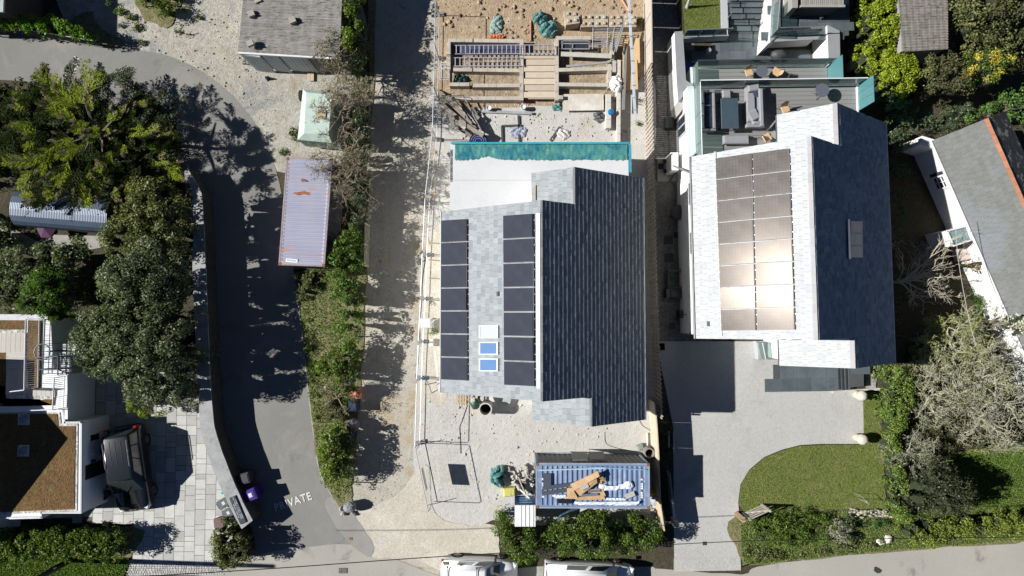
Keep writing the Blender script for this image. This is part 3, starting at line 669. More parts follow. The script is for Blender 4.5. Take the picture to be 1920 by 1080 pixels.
for i in range(nx + 1):
    px = 853 + (1176 - 853) * i / nx; low = 300 + rn.uniform(-1.6, 1.6) - (7 * math.exp(-((px - 915) / 18) ** 2))
    for j in range(7):
        py = 270 + (low - 270) * j / 6; p = P(px, py, zf + .02); vs.append((p.x, p.y, zf + .03 + (rn.uniform(0, .05) if 0 < j < 6 else 0)))
b.add(vs, [(i * 7 + j, i * 7 + j + 1, (i + 1) * 7 + j + 1, (i + 1) * 7 + j) for i in range(nx) for j in range(6)])
single('plastic_sheet', b, TARP, 'blue green translucent sheeting bunched along the back edge of the flat roof', 'plastic sheet', smooth=True)
b = MB(); a, c = P(846, 269, zf + .1), P(1180, 268, zf + .1); b.box((a + c) / 2, ((c - a).length, .1, .1)); 
single('scaffold_board_edge', b, M('cyan_edge', (.03, .32, .42), .4, .1, 5), 'bright cyan edging along the outer lip of the flat roof', 'edging')
for xa, ya, yb2, nm in ((847, 281, 342, 'left'), (1181, 272, 324, 'right')):
    b = MB(); a, c = P(xa, ya, zf - .1), P(xa, yb2, zf - .1); b.box((a + c) / 2, (.14, abs(a.y - c.y), .2)); 
    single('plastic_roll', b, M('cyan_roll', (.04, .3, .4), .35, .25, 2), 'strip of cyan film hanging down the %s end of the flat roof' % nm, 'plastic strip')

# ---- right house: pale sunlit slates, glossy solar panels
TAN_R = .8
RZ = math.radians(1.75)
zr2 = 9.1
a, c = P(1520, 255, zr2), P(1533, 638, zr2)
rh = Frame(((a.x + c.x) / 2, (a.y + c.y) / 2, 0), math.atan2(a.y - c.y, a.x - c.x) - math.pi / 2); LR = (a - c).length / 2
def sp2(px, py, side, rx=0.0, rz_=zr2): return slopept(px, py, side, rh, TAN_R, rx, rz_)
fL = sp2(1301, 460, -1); fR = sp2(1668, 445, 1)
ub = sp2(1602, 660, 1); ut = sp2(1570, 228, 1)
yub = rh.l(P(1605, 691, ub.z)).y; yut = rh.l(P(1569, 193, ut.z)).y
ubl = sp2(1461, 660, -1, ub.x, ub.z); utl = sp2(1457, 230, -1, ut.x, ut.z)
house2 = thing('house', 'white house with slates coloured pale for sun glare, glaring solar panels and glass-fronted terraces', 'house', rh.w(0, 0, 0), rh.rz)
b = MB(); gable(b, rh, fL.x + .72, fL.z - .08, 0, zr2 - .24, fR.x - .22, fR.z - .08, -LR + .12, LR - .12); part('wall', b, WHITE, house2)
b = MB(); gable(b, rh, ubl.x + 1.1, ubl.z + .6 - .08, ub.x, ub.z - .24, fR.x - .24, fR.z - .1, yub + .12, -LR + .11); part('wing_wall', b, WHITE, house2)
b = MB(); gable(b, rh, utl.x + 1.3, utl.z + .8 - .08, ut.x, ut.z - .24, fR.x - .24, fR.z - .1, LR - .11, yut - .12); part('wing_wall', b, WHITE, house2)
b = MB(); roof_core(b, rh, fL.x, fL.z - .02, 0, zr2 - .02, -LR, LR); roof_core(b, rh, fR.x, fR.z - .02, 0, zr2 - .02, -LR + .004, LR - .004)
roof_core(b, rh, ubl.x, ubl.z - .025, ub.x, ub.z - .025, yub, -LR - .003); roof_core(b, rh, fR.x, fR.z - .025, ub.x, ub.z - .025, yub, -LR - .003)
roof_core(b, rh, utl.x, utl.z - .025, ut.x, ut.z - .025, LR + .003, yut); roof_core(b, rh, fR.x, fR.z - .025, ut.x, ut.z - .025, LR + .003, yut)
part('roof_deck', b, DECK, house2)
l2 = math.hypot(1, TAN_R); vL = Vector((rh.X.x, rh.X.y, TAN_R)).normalized(); vR = Vector((-rh.X.x, -rh.X.y, TAN_R)).normalized()
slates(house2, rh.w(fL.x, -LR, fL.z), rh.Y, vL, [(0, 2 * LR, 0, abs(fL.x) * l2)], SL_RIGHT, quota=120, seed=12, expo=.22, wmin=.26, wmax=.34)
SL_DARK = slatemat('shaded_side_slate', [(.1, .12, .14), (.17, .195, .21), (.2, .225, .24), (.26, .285, .3)], .5, .2)  # darker copy of the same slate for the slope in shade
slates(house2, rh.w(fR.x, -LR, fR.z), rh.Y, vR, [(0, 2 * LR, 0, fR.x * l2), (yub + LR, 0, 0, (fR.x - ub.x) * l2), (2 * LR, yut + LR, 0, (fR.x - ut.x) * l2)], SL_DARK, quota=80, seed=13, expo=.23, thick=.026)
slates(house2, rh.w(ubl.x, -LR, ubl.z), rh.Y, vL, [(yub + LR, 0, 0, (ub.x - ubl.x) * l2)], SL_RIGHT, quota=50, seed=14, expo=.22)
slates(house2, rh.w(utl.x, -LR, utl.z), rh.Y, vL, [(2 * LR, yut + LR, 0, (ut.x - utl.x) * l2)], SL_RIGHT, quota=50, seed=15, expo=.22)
RIDGE2 = M('grey_ridge', (.2, .19, .2), .5, .1, 3, rndv=.15)
ridge_tiles(house2, rh.w(0, -LR, zr2), rh.w(0, LR, zr2), 22, RIDGE2, .15); ridge_tiles(house2, rh.w(ub.x, yub, ub.z), rh.w(ub.x, -LR - .02, ub.z), 4, RIDGE2, .15); ridge_tiles(house2, rh.w(ut.x, LR + .02, ut.z), rh.w(ut.x, yut, ut.z), 4, RIDGE2, .15)
b = MB(); b.tube([rh.w(fR.x + .05, yub, fR.z - .03), rh.w(fR.x + .05, yut, fR.z - .03)], .045, 6); part('gutter', b, M('white_gutter', (.6, .6, .6), .4, .05, 4), house2)
b = MB(); b.tube([rh.w(fL.x - .06, -LR, fL.z - .05), rh.w(fL.x - .06, LR, fL.z - .05)], .06, 6); part('gutter', b, M('dark_gutter', (.1, .1, .1), .45, .05, 4), house2)
b = MB(); rh.box(b, fL.x + .0, fL.x + .7, -LR, LR, fL.z - .34, fL.z - .2); part('soffit', b, GREYTRIM, house2)
for col in ((1343, 1411, 1354, 1419, 297, 287, 621, 620, 8), (1413, 1481, 1421, 1492, 287, 278, 620, 619, 8)):
    panel_cols(house2, rh, col, -1, 0, zr2, TAN_R, PV_OLD)
b = MB(); b.slab([rh.w(*sp2(x, y, -1)) + Vector((0, 0, .05)) for x, y in ((1338, 285), (1341, 285), (1353, 630), (1350, 630))], (0, 0, .03)); part('flashing_strip', b, M('grey_lead', (.3, .3, .31), .5, .1, 6), house2)
p = rh.w(*sp2(1327, 607, -1)); part('roof_vent', MB().box(p + Vector((0, 0, .06)), (.1, .24, .1), rh.rz), M('slate_vent', (.12, .13, .15)), house2)
# triple roof window on the shaded slope
VG = M('beige_glass', (.55, .47, .36), .25, .12, 3, spec=.7)  # one even beige for all three panes
for ya in (415, 438, 461):
    skylight(house2, *[rh.w(*sp2(x, y, 1)) + Vector((0, 0, .03)) for x, y in ((1615, ya), (1592.5, ya), (1592.5, ya + 22.5), (1615, ya + 22.5))], VG, .06)
b = MB(); b.slab([rh.w(*sp2(x, y, 1)) + Vector((0, 0, .12)) for x, y in ((1586.5, 412), (1590.5, 412), (1592.5, 486), (1588.5, 486))], (0, 0, .04)); part('window_hood', b, M('bright_hood', (.75, .75, .77), .3, .03, 4, metal=.5), house2)
# white side wall windows and pipes
def wallwin(y0, y1, z0, z1, x=None):
    x = fL.x + .71 if x is None else x
    b = MB()
    for (ya, yb2, za, zb) in ((y0, y1, z0, z0 + .07), (y0, y1, z1 - .07, z1), (y0, y0 + .07, z0 + .07, z1 - .07), (y1 - .07, y1, z0 + .07, z1 - .07), ((y0 + y1) / 2 - .03, (y0 + y1) / 2 + .03, z0 + .07, z1 - .07)): rh.box(b, x - .05, x + .02, ya, yb2, za, zb)
    f = part('window', b, M('grey_window_frame', (.25, .26, .28), .4), house2)
    b = MB(); rh.box(b, x - .02, x + .03, y0 + .06, y1 - .06, z0 + .06, z1 - .06); g_ = part('pane', b, M('dark_glass', (.02, .025, .03), .08, .05, 2, spec=.9), house2); g_.parent = f
ywin = lambda py: rh.l(P(1285, py, 2.5)).y
wallwin(ywin(385), ywin(345), 2.6, 4.6); wallwin(ywin(477), ywin(437), 2.6, 4.6); wallwin(ywin(330), ywin(300), 3, 4.4)
b = MB()
b.tube([rh.w(fL.x + .24, ywin(345), 5.0), rh.w(fL.x + .2, ywin(300), 1.2)], .05, 6)
part('downpipe', b, M('grey_pipe', (.2, .21, .22), .4), house2)

def gablewin(par, fr, xc, y, z0, w_, h, up=False):
    s_ = 1 if up else -1; b = MB()
    for (a, c, e, g) in ((-w_, w_, 0, .08), (-w_, w_, h - .08, h), (-w_, -w_ + .08, .08, h - .08), (w_ - .08, w_, .08, h - .08), (-.03, .03, .08, h - .08)): fr.box(b, xc + a, xc + c, min(y, y + s_ * .05), max(y, y + s_ * .05), z0 + e, z0 + g)
    f = part('window', b, M('grey_window_frame', (.25, .26, .28), .4), par); b = MB(); fr.box(b, xc - w_ + .05, xc + w_ - .05, min(y, y + s_ * .025), max(y, y + s_ * .025), z0 + .05, z0 + h - .05); q = part('pane', b, M('dark_glass', (.02, .025, .03), .08, .05, 2, spec=.9), par); q.parent = f
gablewin(house, mh, -2.4, -Lh + .1, 1.0, .7, 1.3); gablewin(house, mh, -.6, -Lh + .1, 3.6, .6, 1.3); gablewin(house, mh, 4.0, yb + .1, 1.0, .7, 1.3); gablewin(house2, rh, -2.6, -LR + .12, 1.2, .8, 1.4); gablewin(house2, rh, -1.0, -LR + .12, 4.6, .7, 1.4); gablewin(house2, rh, 2.6, yub + .12, 1.0, .8, 1.5)
# ------------------------------------------------------------------ left property
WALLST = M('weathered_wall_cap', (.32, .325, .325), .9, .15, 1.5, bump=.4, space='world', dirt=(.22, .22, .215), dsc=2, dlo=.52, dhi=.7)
wl = [(345, 322), (361, 370), (361, 500), (365, 600), (371, 720), (376, 800), (396, 870), (425, 940), (453, 992)]
wr = [(474, 976), (450, 930), (427, 875), (405, 812), (398, 765), (392, 665), (387, 540), (380, 385), (374, 355), (352, 316)]
b = MB(); pl = smoothpoly(PP(wl, 1.3), 5, .012, 2, False); pr = smoothpoly(PP(wr, 1.3), 5, .012, 3, False)
lane_wall = thing('garden_wall', 'long curving grey boundary wall between the shrub garden and the dark lane', 'wall', (pl[20].x, pl[20].y, 0))
n = len(pl); prr = pr[::-1]; rn = random.Random(3)
for i in range(n - 1):
    j = int(i * (len(prr) - 1) / (n - 1)); k = int((i + 1) * (len(prr) - 1) / (n - 1)); 
    if j == k: k = j + 1 if j + 1 < len(prr) else j
    b.slab([pl[i], pl[i + 1], prr[k], prr[j]] if k > j else [pl[i], pl[i + 1], prr[j]], (0, 0, -.07))
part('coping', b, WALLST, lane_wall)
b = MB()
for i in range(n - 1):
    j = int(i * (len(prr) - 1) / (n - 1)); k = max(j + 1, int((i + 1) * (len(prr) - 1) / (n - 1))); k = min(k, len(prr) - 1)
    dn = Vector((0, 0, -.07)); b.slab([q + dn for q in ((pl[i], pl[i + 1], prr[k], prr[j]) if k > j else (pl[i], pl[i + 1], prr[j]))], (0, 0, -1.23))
part('wall_body', b, M('mossy_shade_stone', (.06, .06, .05), .95, .3, 3, bump=.6), lane_wall)  # mossy stone, coloured near black for the deep shade on the lane side
SLABS = M('sandstone_slab', (.44, .44, .42), .8, .1, 2.5, rndv=.22, bump=.25, bsc=18, space='world')
pat = PP([(170, 700), (368, 700), (392, 800), (412, 872), (440, 945), (462, 996), (440, 1030), (402, 1052), (238, 1052), (247, 982), (74, 968), (72, 955), (150, 940), (176, 770)], 0)
patio = thing('patio', 'pale sandstone paving with dark joints around the black car', 'paving', P(300, 900, 0))
patio['kind'] = 'structure'
jb = MB(); jb.add([(p.x, p.y, .02) for p in pat], [tuple(range(len(pat)))]); part('joint_bed', jb, M('dark_joint', (.1, .1, .095), .95), patio)
rn = random.Random(21); sb = unitbox(SLABS, .012); cw = .585; x = P(70, 0, 0).x; cnt = 0
ymin = min(p.y for p in pat); ymax = max(p.y for p in pat)
while x < P(452, 0, 0).x:
    y = ymin - rn.uniform(0, .6)
    while y < ymax:
        h = rn.choice((.29, .57, .57, .86)); cx, cy = x + cw / 2, y + h / 2
        if inpoly(cx, cy, pat):
            piece('slab', sb, patio, WM[patio].inverted() @ Vector((cx, cy, .035 + rn.uniform(-.003, .003))), rn.uniform(-.006, .006), (cw - .022, h - .022, .03)); cnt += 1
        y += h
    x += cw
# setts between patio and road
b = MB(); sp = PP([(238, 1050), (402, 1050), (420, 1076), (228, 1082)], 0); y = min(p.y for p in sp); r_ = 0
while y < max(p.y for p in sp):
    x = min(p.x for p in sp) + (r_ % 2) * .06
    while x < max(p.x for p in sp):
        w_ = rn.uniform(.11, .19)
        if inpoly(x + w_ / 2, y + .06, sp): b.bbox((x + w_ / 2, y + .06, .03 + rn.uniform(-.006, .006)), (w_ - .015, .105, .04), .02, rn.uniform(-.05, .05))
        x += w_
    y += .12; r_ += 1
single('setts', b, M('granite_sett', (.46, .45, .43), .85, .15, 4, rndv=.2, bump=.3), kind='structure')

# flat roofed house
ZL = 2.3
SEDUM = groundmat('sedum_roof', [(.12, .065, .03), (.17, .09, .035), (.1, .09, .03)], grain=16, patch=.8, bump=1, grainamt=.55, bd=.06, stains=((2.2, .6, .7, (.13, .14, .045)), (.8, .62, .7, (.19, .12, .06))))
PEBB = groundmat('white_pebbles', [(.5, .49, .45), (.38, .37, .34)], grain=9, patch=2, bump=1, grainamt=.7, bd=.05)
WH2 = M('white_wall_left', (.72, .73, .74), .8, .04, 1.5, dirt=(.5, .5, .5), dsc=1.3, dlo=.65, dhi=.85)
lh = thing('flat_roofed_house', 'white flat roofed house with planted brown sedum roof, pale decking and railings, left edge', 'house', P(60, 800, 0))
low = PP([(-160, 768), (116, 768), (119, 790), (155, 790), (153, 962), (152, 963), (79, 963), (79, 972), (-160, 978)], ZL)
b = MB(); b.prism([(p.x, p.y) for p in low], 0, ZL); part('wall', b, WH2, lh)
up = PP([(-160, 590), (62, 590), (66, 597), (95, 598), (97, 640), (100, 690), (128, 702), (126, 790), (119, 790), (119, 768), (-160, 768)], ZL)
b = MB(); b.prism([(p.x, p.y) for p in up], 0, ZL + .003); part('wall', b, WH2, lh)
tw = PP([(122, 703), (126, 703), (127, 786), (121, 786)], ZL + .1); b = MB(); b.prism([(p.x, p.y) for p in tw], ZL - .2, ZL + .1); part('coping', b, WH2, lh)
def flat(name, px, z, mat, par, th=.02, kind=None):
    b = MB(); b.prism([(p.x, p.y) for p in PP(px, z)], z - th, z); return part(name, b, mat, par, kind=kind)
flat('pebble_border', [(-160, 773), (112, 773), (114, 794), (146, 794), (144, 958), (-160, 973)], ZL + .035, PEBB, lh)
flat('sedum_bed', [(-160, 776), (107, 776), (109, 799), (141, 799), (139, 955), (76, 957), (-160, 968)], ZL + .06, SEDUM, lh)
def strip(name, pts, w_, z0, z1, mat, par):
    b = MB(); pts = PP(pts, z1)
    for p, q in zip(pts[:-1], pts[1:]):
        d = (q - p); b.box(((p.x + q.x) / 2, (p.y + q.y) / 2, (z0 + z1) / 2), (d.length + w_ * .98, w_, z1 - z0), math.atan2(d.y, d.x))
    return part(name, b, mat, par)
CO = M('pale_coping', (.42, .45, .48), .6, .06, 2)
strip('coping', [(117, 768), (121, 792), (152, 792), (151, 960)], .09, ZL, ZL + .1, CO, lh)
strip('coping', [(-160, 974), (77, 970), (77, 962), (150, 961)], .07, ZL - .02, ZL + .09, M('white_coping', (.5, .51, .52), .6), lh)
strip('coping', [(-160, 594), (84, 595)], .32, ZL, ZL + .12, M('aged_coping', (.5, .52, .54), .8, .15, 4), lh)
# roof lights set in pebbles
for px, py in ((45, 786), (44, 845)):
    c = P(px, py, ZL + .06); b = MB(); b.box(c + Vector((0, 0, .01)), (.62, .62, .03)); part('pebble_patch', b, PEBB, lh)
    b = MB(); b.lathe([(.2, 0), (.2, .1), (.17, .17), (.1, .2)], c, 18); part('roof_cowl', b, M('blue_grey_cowl', (.16, .2, .26), .35, .1, 3), lh, smooth=True)
# upper planted strips and decking
flat('sedum_bed', [(-160, 600), (47, 600), (47, 618), (-160, 618)], ZL + .05, SEDUM, lh)
flat('pebble_border', [(-160, 617), (47, 617), (47, 624), (-160, 624)], ZL + .045, PEBB, lh)
flat('sedum_bed', [(52, 600), (77, 600), (75, 727), (50, 731)], ZL + .05, SEDUM, lh)
flat('sedum_bed', [(-160, 660), (12, 660), (12, 762), (103, 745), (101, 760), (-160, 760)], ZL + .045, SEDUM, lh)
flat('pebble_border', [(12, 740), (103, 742), (101, 749), (12, 747)], ZL + .055, PEBB, lh)
DECKW = M('silvered_decking', (.46, .43, .39), .8, .12, 3, rndv=.12, space='obj')
db = unitbox(DECKW)
def boards(px0, py0, px1, py1, z, n, par, vertical=True, me=None, name='deck_board', rz=0):
    a, c = P(px0, py0, z), P(px1, py1, z); me = me or db; inv = WM[par].inverted()
    for i in range(n):
        if vertical: w_ = (c.x - a.x) / n; ctr = (a.x + w_ * (i + .5), (a.y + c.y) / 2, z); s_ = (w_ - .012, abs(a.y - c.y), .03)
        else: w_ = (c.y - a.y) / n; ctr = ((a.x + c.x) / 2, a.y + w_ * (i + .5), z); s_ = (abs(c.x - a.x), abs(w_) - .012, .03)
        piece(name, me, par, inv @ Vector(ctr), rz, s_)
boards(-60, 624, 47, 661, ZL + .05, 12, lh); boards(12, 661, 47, 683, ZL + .054, 3, lh, False); boards(12, 683, 47, 695, ZL + .05, 2, lh, False); boards(12, 695, 52, 740, ZL + .05, 4, lh); boards(53, 735, 103, 740, ZL + .05, 6, lh); boards(52, 700 + 31, 103, 736, ZL + .046, 6, lh)
boards(53, 729, 103, 742, ZL + .058, 6, lh)
def railing(par, p, q, h, n, mat, top=.03, name='railing', bal=.011, low=.1):
    d = (q - p); b = MB(); b.tube([p + Vector((0, 0, h)), q + Vector((0, 0, h))], top, 6); b.tube([p + Vector((0, 0, low)), q + Vector((0, 0, low))], top * .7, 6)
    for i in range(n + 1): a = p + d * (i / n); b.tube([a, a + Vector((0, 0, h))], bal if i % 10 and i != n else bal * 2, 4)
    return part(name, b, mat, par)
WR = M('white_railing', (.7, .7, .72), .5, .05, 3); DR = M('steel_railing', (.12, .14, .17), .4, .1, 4)
railing(lh, P(76, 598, ZL), P(73, 727, ZL), 1.05, 32, WR); railing(lh, P(73, 727, ZL), P(47, 730, ZL), 1.05, 6, WR)
railing(lh, P(97, 598, ZL), P(93, 700, ZL), .5, 10, DR)
railing(lh, P(124, 705, ZL + .1), P(121, 764, ZL + .1), .9, 16, WR); railing(lh, P(119, 766, ZL), P(60, 768, ZL), .35, 4, WR)
railing(lh, P(133, 668, ZL), P(133, 700, ZL), 1.0, 9, DR); railing(lh, P(97, 690, ZL), P(133, 690, ZL), 1.0, 7, DR); railing(lh, P(97, 668, ZL), P(133, 666, ZL), 1.0, 7, DR)
# spiral stair with slatted treads
sc = P(112, 658, ZL); b = MB()
for i in range(12):
    a = -1.4 + i * .25; b.slab([sc + Vector((math.cos(a) * .1, math.sin(a) * .1, -i * .16)), sc + Vector((math.cos(a) * .75, math.sin(a) * .75, -i * .16)), sc + Vector((math.cos(a + .2) * .75, math.sin(a + .2) * .75, -i * .16))], (0, 0, .03))
part('spiral_tread', b, CO, lh)
b = MB()
for i in range(9): b.box(P(131, 646 + i * 2.9, ZL - .1), (.75, .05, .03))
for i in range(9): b.box(P(124, 673 + i * 2.9, ZL - .1), (.55, .05, .03))
part('slatted_landing', b, M('white_slat', (.62, .63, .65), .6), lh)
b = MB(); rg = [sc + Vector((math.cos(a / 12 * 6.283) * .42 - .25, math.sin(a / 12 * 6.283) * .42, .95)) for a in range(13)]; b.tube(rg, .03, 5, False)
for k in range(14): a = k / 14 * 6.283; q = sc + Vector((math.cos(a) * .42 - .25, math.sin(a) * .42, 0)); b.tube([q + Vector((0, 0, -1.5)), q + Vector((0, 0, .95))], .012, 4)
part('stair_cage', b, DR, lh)
b = MB(); b.tube([sc + Vector((-.25, 0, -2.2)), sc + Vector((-.25, 0, .5))], .05, 8); part('stair_post', b, DR, lh)
# east wall windows, door, lamp
def eastbox(px_y0, px_y1, z0, z1, xpx, mat, nm, dx=.03, lab=None):
    xw = P(xpx, 850, ZL).x; y0, y1 = P(150, px_y0, (z0 + z1) / 2).y, P(150, px_y1, (z0 + z1) / 2).y
    b = MB(); b.box((xw + dx / 2, (y0 + y1) / 2, (z0 + z1) / 2), (dx, abs(y1 - y0), z1 - z0)); return part(nm, b, mat, lh)
eastbox(892, 865, .02, 2.05, 154, M('dark_brown_door', (.025, .02, .018), .6, .2, 3), 'door', .04)
f = eastbox(827, 812, .9, 1.8, 154, M('white_window_frame', (.75, .75, .76), .5), 'window', .03); g_ = eastbox(825, 814, 1.0, 1.7, 154, M('dark_glass', (.02, .025, .03), .08, .05, 2, spec=.9), 'pane', .045); g_.parent = f
eastbox(866, 862, 1.3, 1.6, 154, M('wall_lamp', (.02, .02, .02), .5), 'wall_lamp', .12); eastbox(856, 851, 1.2, 1.45, 154, M('meter_box', (.7, .7, .7), .5), 'meter_box', .1)
for k in range(2):
    b = MB(); a = P(126, 722 + k * 28, 1.6); b.box((P(127, 0, ZL).x + .01, a.y, 1.2), (.015, .012, 2.0)); part('wall_joint', b, M('joint_line_grey', (.3, .31, .33)), lh)  # thin grey strip along a wall joint
c = P(141, 772, 1.6); b = MB(); b.lathe([(.13, 0), (.13, .05), (.05, .07)], (P(127, 0, ZL).x + .15, c.y, 1.7), 14); part('satellite_dish', b, M('dish_blue', (.35, .5, .6), .5), lh)
# neighbouring gabled block just outside the frame, whose gable shades this roof
ng = thing('gabled_block', 'rendered gabled block rising just beyond the left edge of the picture', 'house', P(-200, 835, 0))
b = MB(); ya, yb_, ym = P(0, 985, 3).y - 1.2, P(0, 770, 3).y + .3, P(0, 832, 4.45).y; xg = -28.1
vs = [(x, y, z) for x in (xg - 9, xg) for y, z in ((ya, 0), (yb_, 0), (yb_, 4.1), (ym, 5.25), (ya, 2.3))]; b.add(vs, [(4, 3, 2, 1, 0), (5, 6, 7, 8, 9), (0, 1, 6, 5), (1, 2, 7, 6), (4, 0, 5, 9)]); part('wall', b, WH2, ng)
b = MB(); b.slab([Vector(vs[2]), Vector(vs[7]), Vector(vs[8]), Vector(vs[3])], (0, 0, .1)); b.slab([Vector(vs[3]), Vector(vs[8]), Vector(vs[9]), Vector(vs[4])], (0, 0, .1)); part('roof', b, DECK, ng)
ng2 = thing('roof_room', 'white box-like roof room at the left edge of the pale decking', 'house', P(-120, 700, ZL)); x2 = -28.0
b = MB(); b.box((x2 - 3, P(0, 722, 3).y, (ZL + 3.9) / 2), (6, 2.7, 3.9 - ZL)); part('wall', b, WH2, ng2)
# barrel-roofed shed under the shrubs
bs = thing('barrel_roofed_shed', 'long shed with curved blue corrugated roof coloured darker for shade, half hidden under the conifer', 'shed', P(100, 385, 0))
b = MB(); A0 = P(18, 385, 2.0); A1 = P(200, 400, 2.0); d = (A1 - A0); L = d.length; d = d.normalized(); sd = Vector((-d.y, d.x, 0)); nA, nL = 9, int(L / .045)
vs = []
for i in range(nL + 1):
    for j in range(nA + 1):
        t = math.pi * (j / nA) ; rr = 1.05 + .012 * (i % 2); vs.append(A0 + d * (L * i / nL) + sd * (-math.cos(t) * rr) + Vector((0, 0, -.65 + math.sin(t) * rr * .62)))
b.add(vs, [(i * (nA + 1) + j, (i + 1) * (nA + 1) + j, (i + 1) * (nA + 1) + j + 1, i * (nA + 1) + j + 1) for i in range(nL) for j in range(nA)]); part('corrugated_roof', b, M('shade_blue_steel', (.06, .085, .13), .45, .12, 2, metal=.2), bs)  # blue darkened in the colour for the shade under the conifer
b = MB(); b.box((A0 + A1) / 2 + Vector((0, 0, -1.35)), (L - .1, 2.0, 1.3), math.atan2(d.y, d.x)); part('wall', b, M('shed_boards', (.1, .08, .06), .9), bs)
sheet('garden_path', [(-40, 415), (20, 425), (60, 447), (85, 460), (30, 475), (-40, 470)], .02, M('garden_slab', (.24, .23, .2), .9, .2, 3, bump=.3), smooth=False)
sheet('garden_path_edge', [(85, 440), (205, 443), (205, 462), (160, 470), (90, 462)], .024, M('garden_slab2', (.3, .29, .26), .9, .2, 3, bump=.3), smooth=False)
b = MB(); b.lathe([(.0, 1.1), (.55, .9), (.6, .85)], P(108, 433, 0), 6); o = single('garden_parasol', b, M('purple_cloth', (.06, .012, .055), .8), 'folded purple garden parasol beside the barrel roofed shed', 'parasol')
b = MB(); b.lathe([(.13, 0), (.16, .3), (.1, .32)], P(90, 434, 0), 12); single('plant_pot', b, M('grey_pot', (.25, .26, .24), .8), 'small grey pot below the barrel roofed shed', 'pot')

# ---- vehicles
def frust(x0, x1, hw, z0, X0, X1, HW, z1):
    return [Vector(p) for p in ((x0, -hw, z0), (x1, -hw, z0), (x1, hw, z0), (x0, hw, z0), (X0, -HW, z1), (X1, -HW, z1), (X1, HW, z1), (X0, HW, z1))]
FR = {'R': (0, 1, 5, 4), 'F': (1, 2, 6, 5), 'L': (2, 3, 7, 6), 'B': (3, 0, 4, 7)}
def pane_on(fz, side, u0, u1, v0, v1, off=.008):
    a, b_, c, d = [fz[i] for i in FR[side]]; g = lambda u, v: a.lerp(b_, u).lerp(d.lerp(c, u), v)
    n = (b_ - a).cross(d - a).normalized(); return [g(u0, v0) + n * off, g(u1, v0) + n * off, g(u1, v1) + n * off, g(u0, v1) + n * off], n
def loft(b, secs):
    """secs: list of (x, [(y,z)...] half contour from low outside to top centre) mirrored"""
    k = len(secs[0][1]); vs = []
    for x, h in secs: vs += [(x, -y, z) for y, z in h] + [(x, y, z) for y, z in h[::-1]]
    m = 2 * k; n0 = len(b.v); b.add(vs, [(i * m + j, i * m + (j + 1) % m, (i + 1) * m + (j + 1) % m, (i + 1) * m + j) for i in range(len(secs) - 1) for j in range(m)] + [tuple(range(m))[::-1], tuple(range((len(secs) - 1) * m, len(secs) * m))])
RUB = M('tyre_rubber', (.015, .015, .015), .85); RIM = M('wheel_rim', (.3, .3, .32), .3, .05, 4, metal=.8); LAMPG = M('lamp_lens', (.75, .78, .8), .1, .03, 3, spec=.9); REDL = M('tail_lens', (.45, .015, .01), .2)
GLS = M('vehicle_glass', (.03, .04, .045), .06, .05, 2, spec=1.0)
def wheel(par, x, y, r=.36, w_=.24):
    b = MB(); vs = []; 
    b.tube([(x, y - w_ / 2, r), (x, y + w_ / 2, r)], r, 20); o = part('wheel', b, RUB, par, world=False)
    s_ = 1 if y > 0 else -1; b = MB(); b.tube([(x, y + s_ * w_ * .45, r), (x, y + s_ * w_ * .53, r)], r * .62, 14)
    for k in range(6): a = k * math.pi / 3; b.box((x + math.cos(a) * r * .3, y + s_ * w_ * .56, r + math.sin(a) * r * .3), (r * .5, .02, .05), m=Matrix.Rotation(-a, 3, 'Y'))
    q = part('rim', b, RIM, par, world=False); q.parent = o
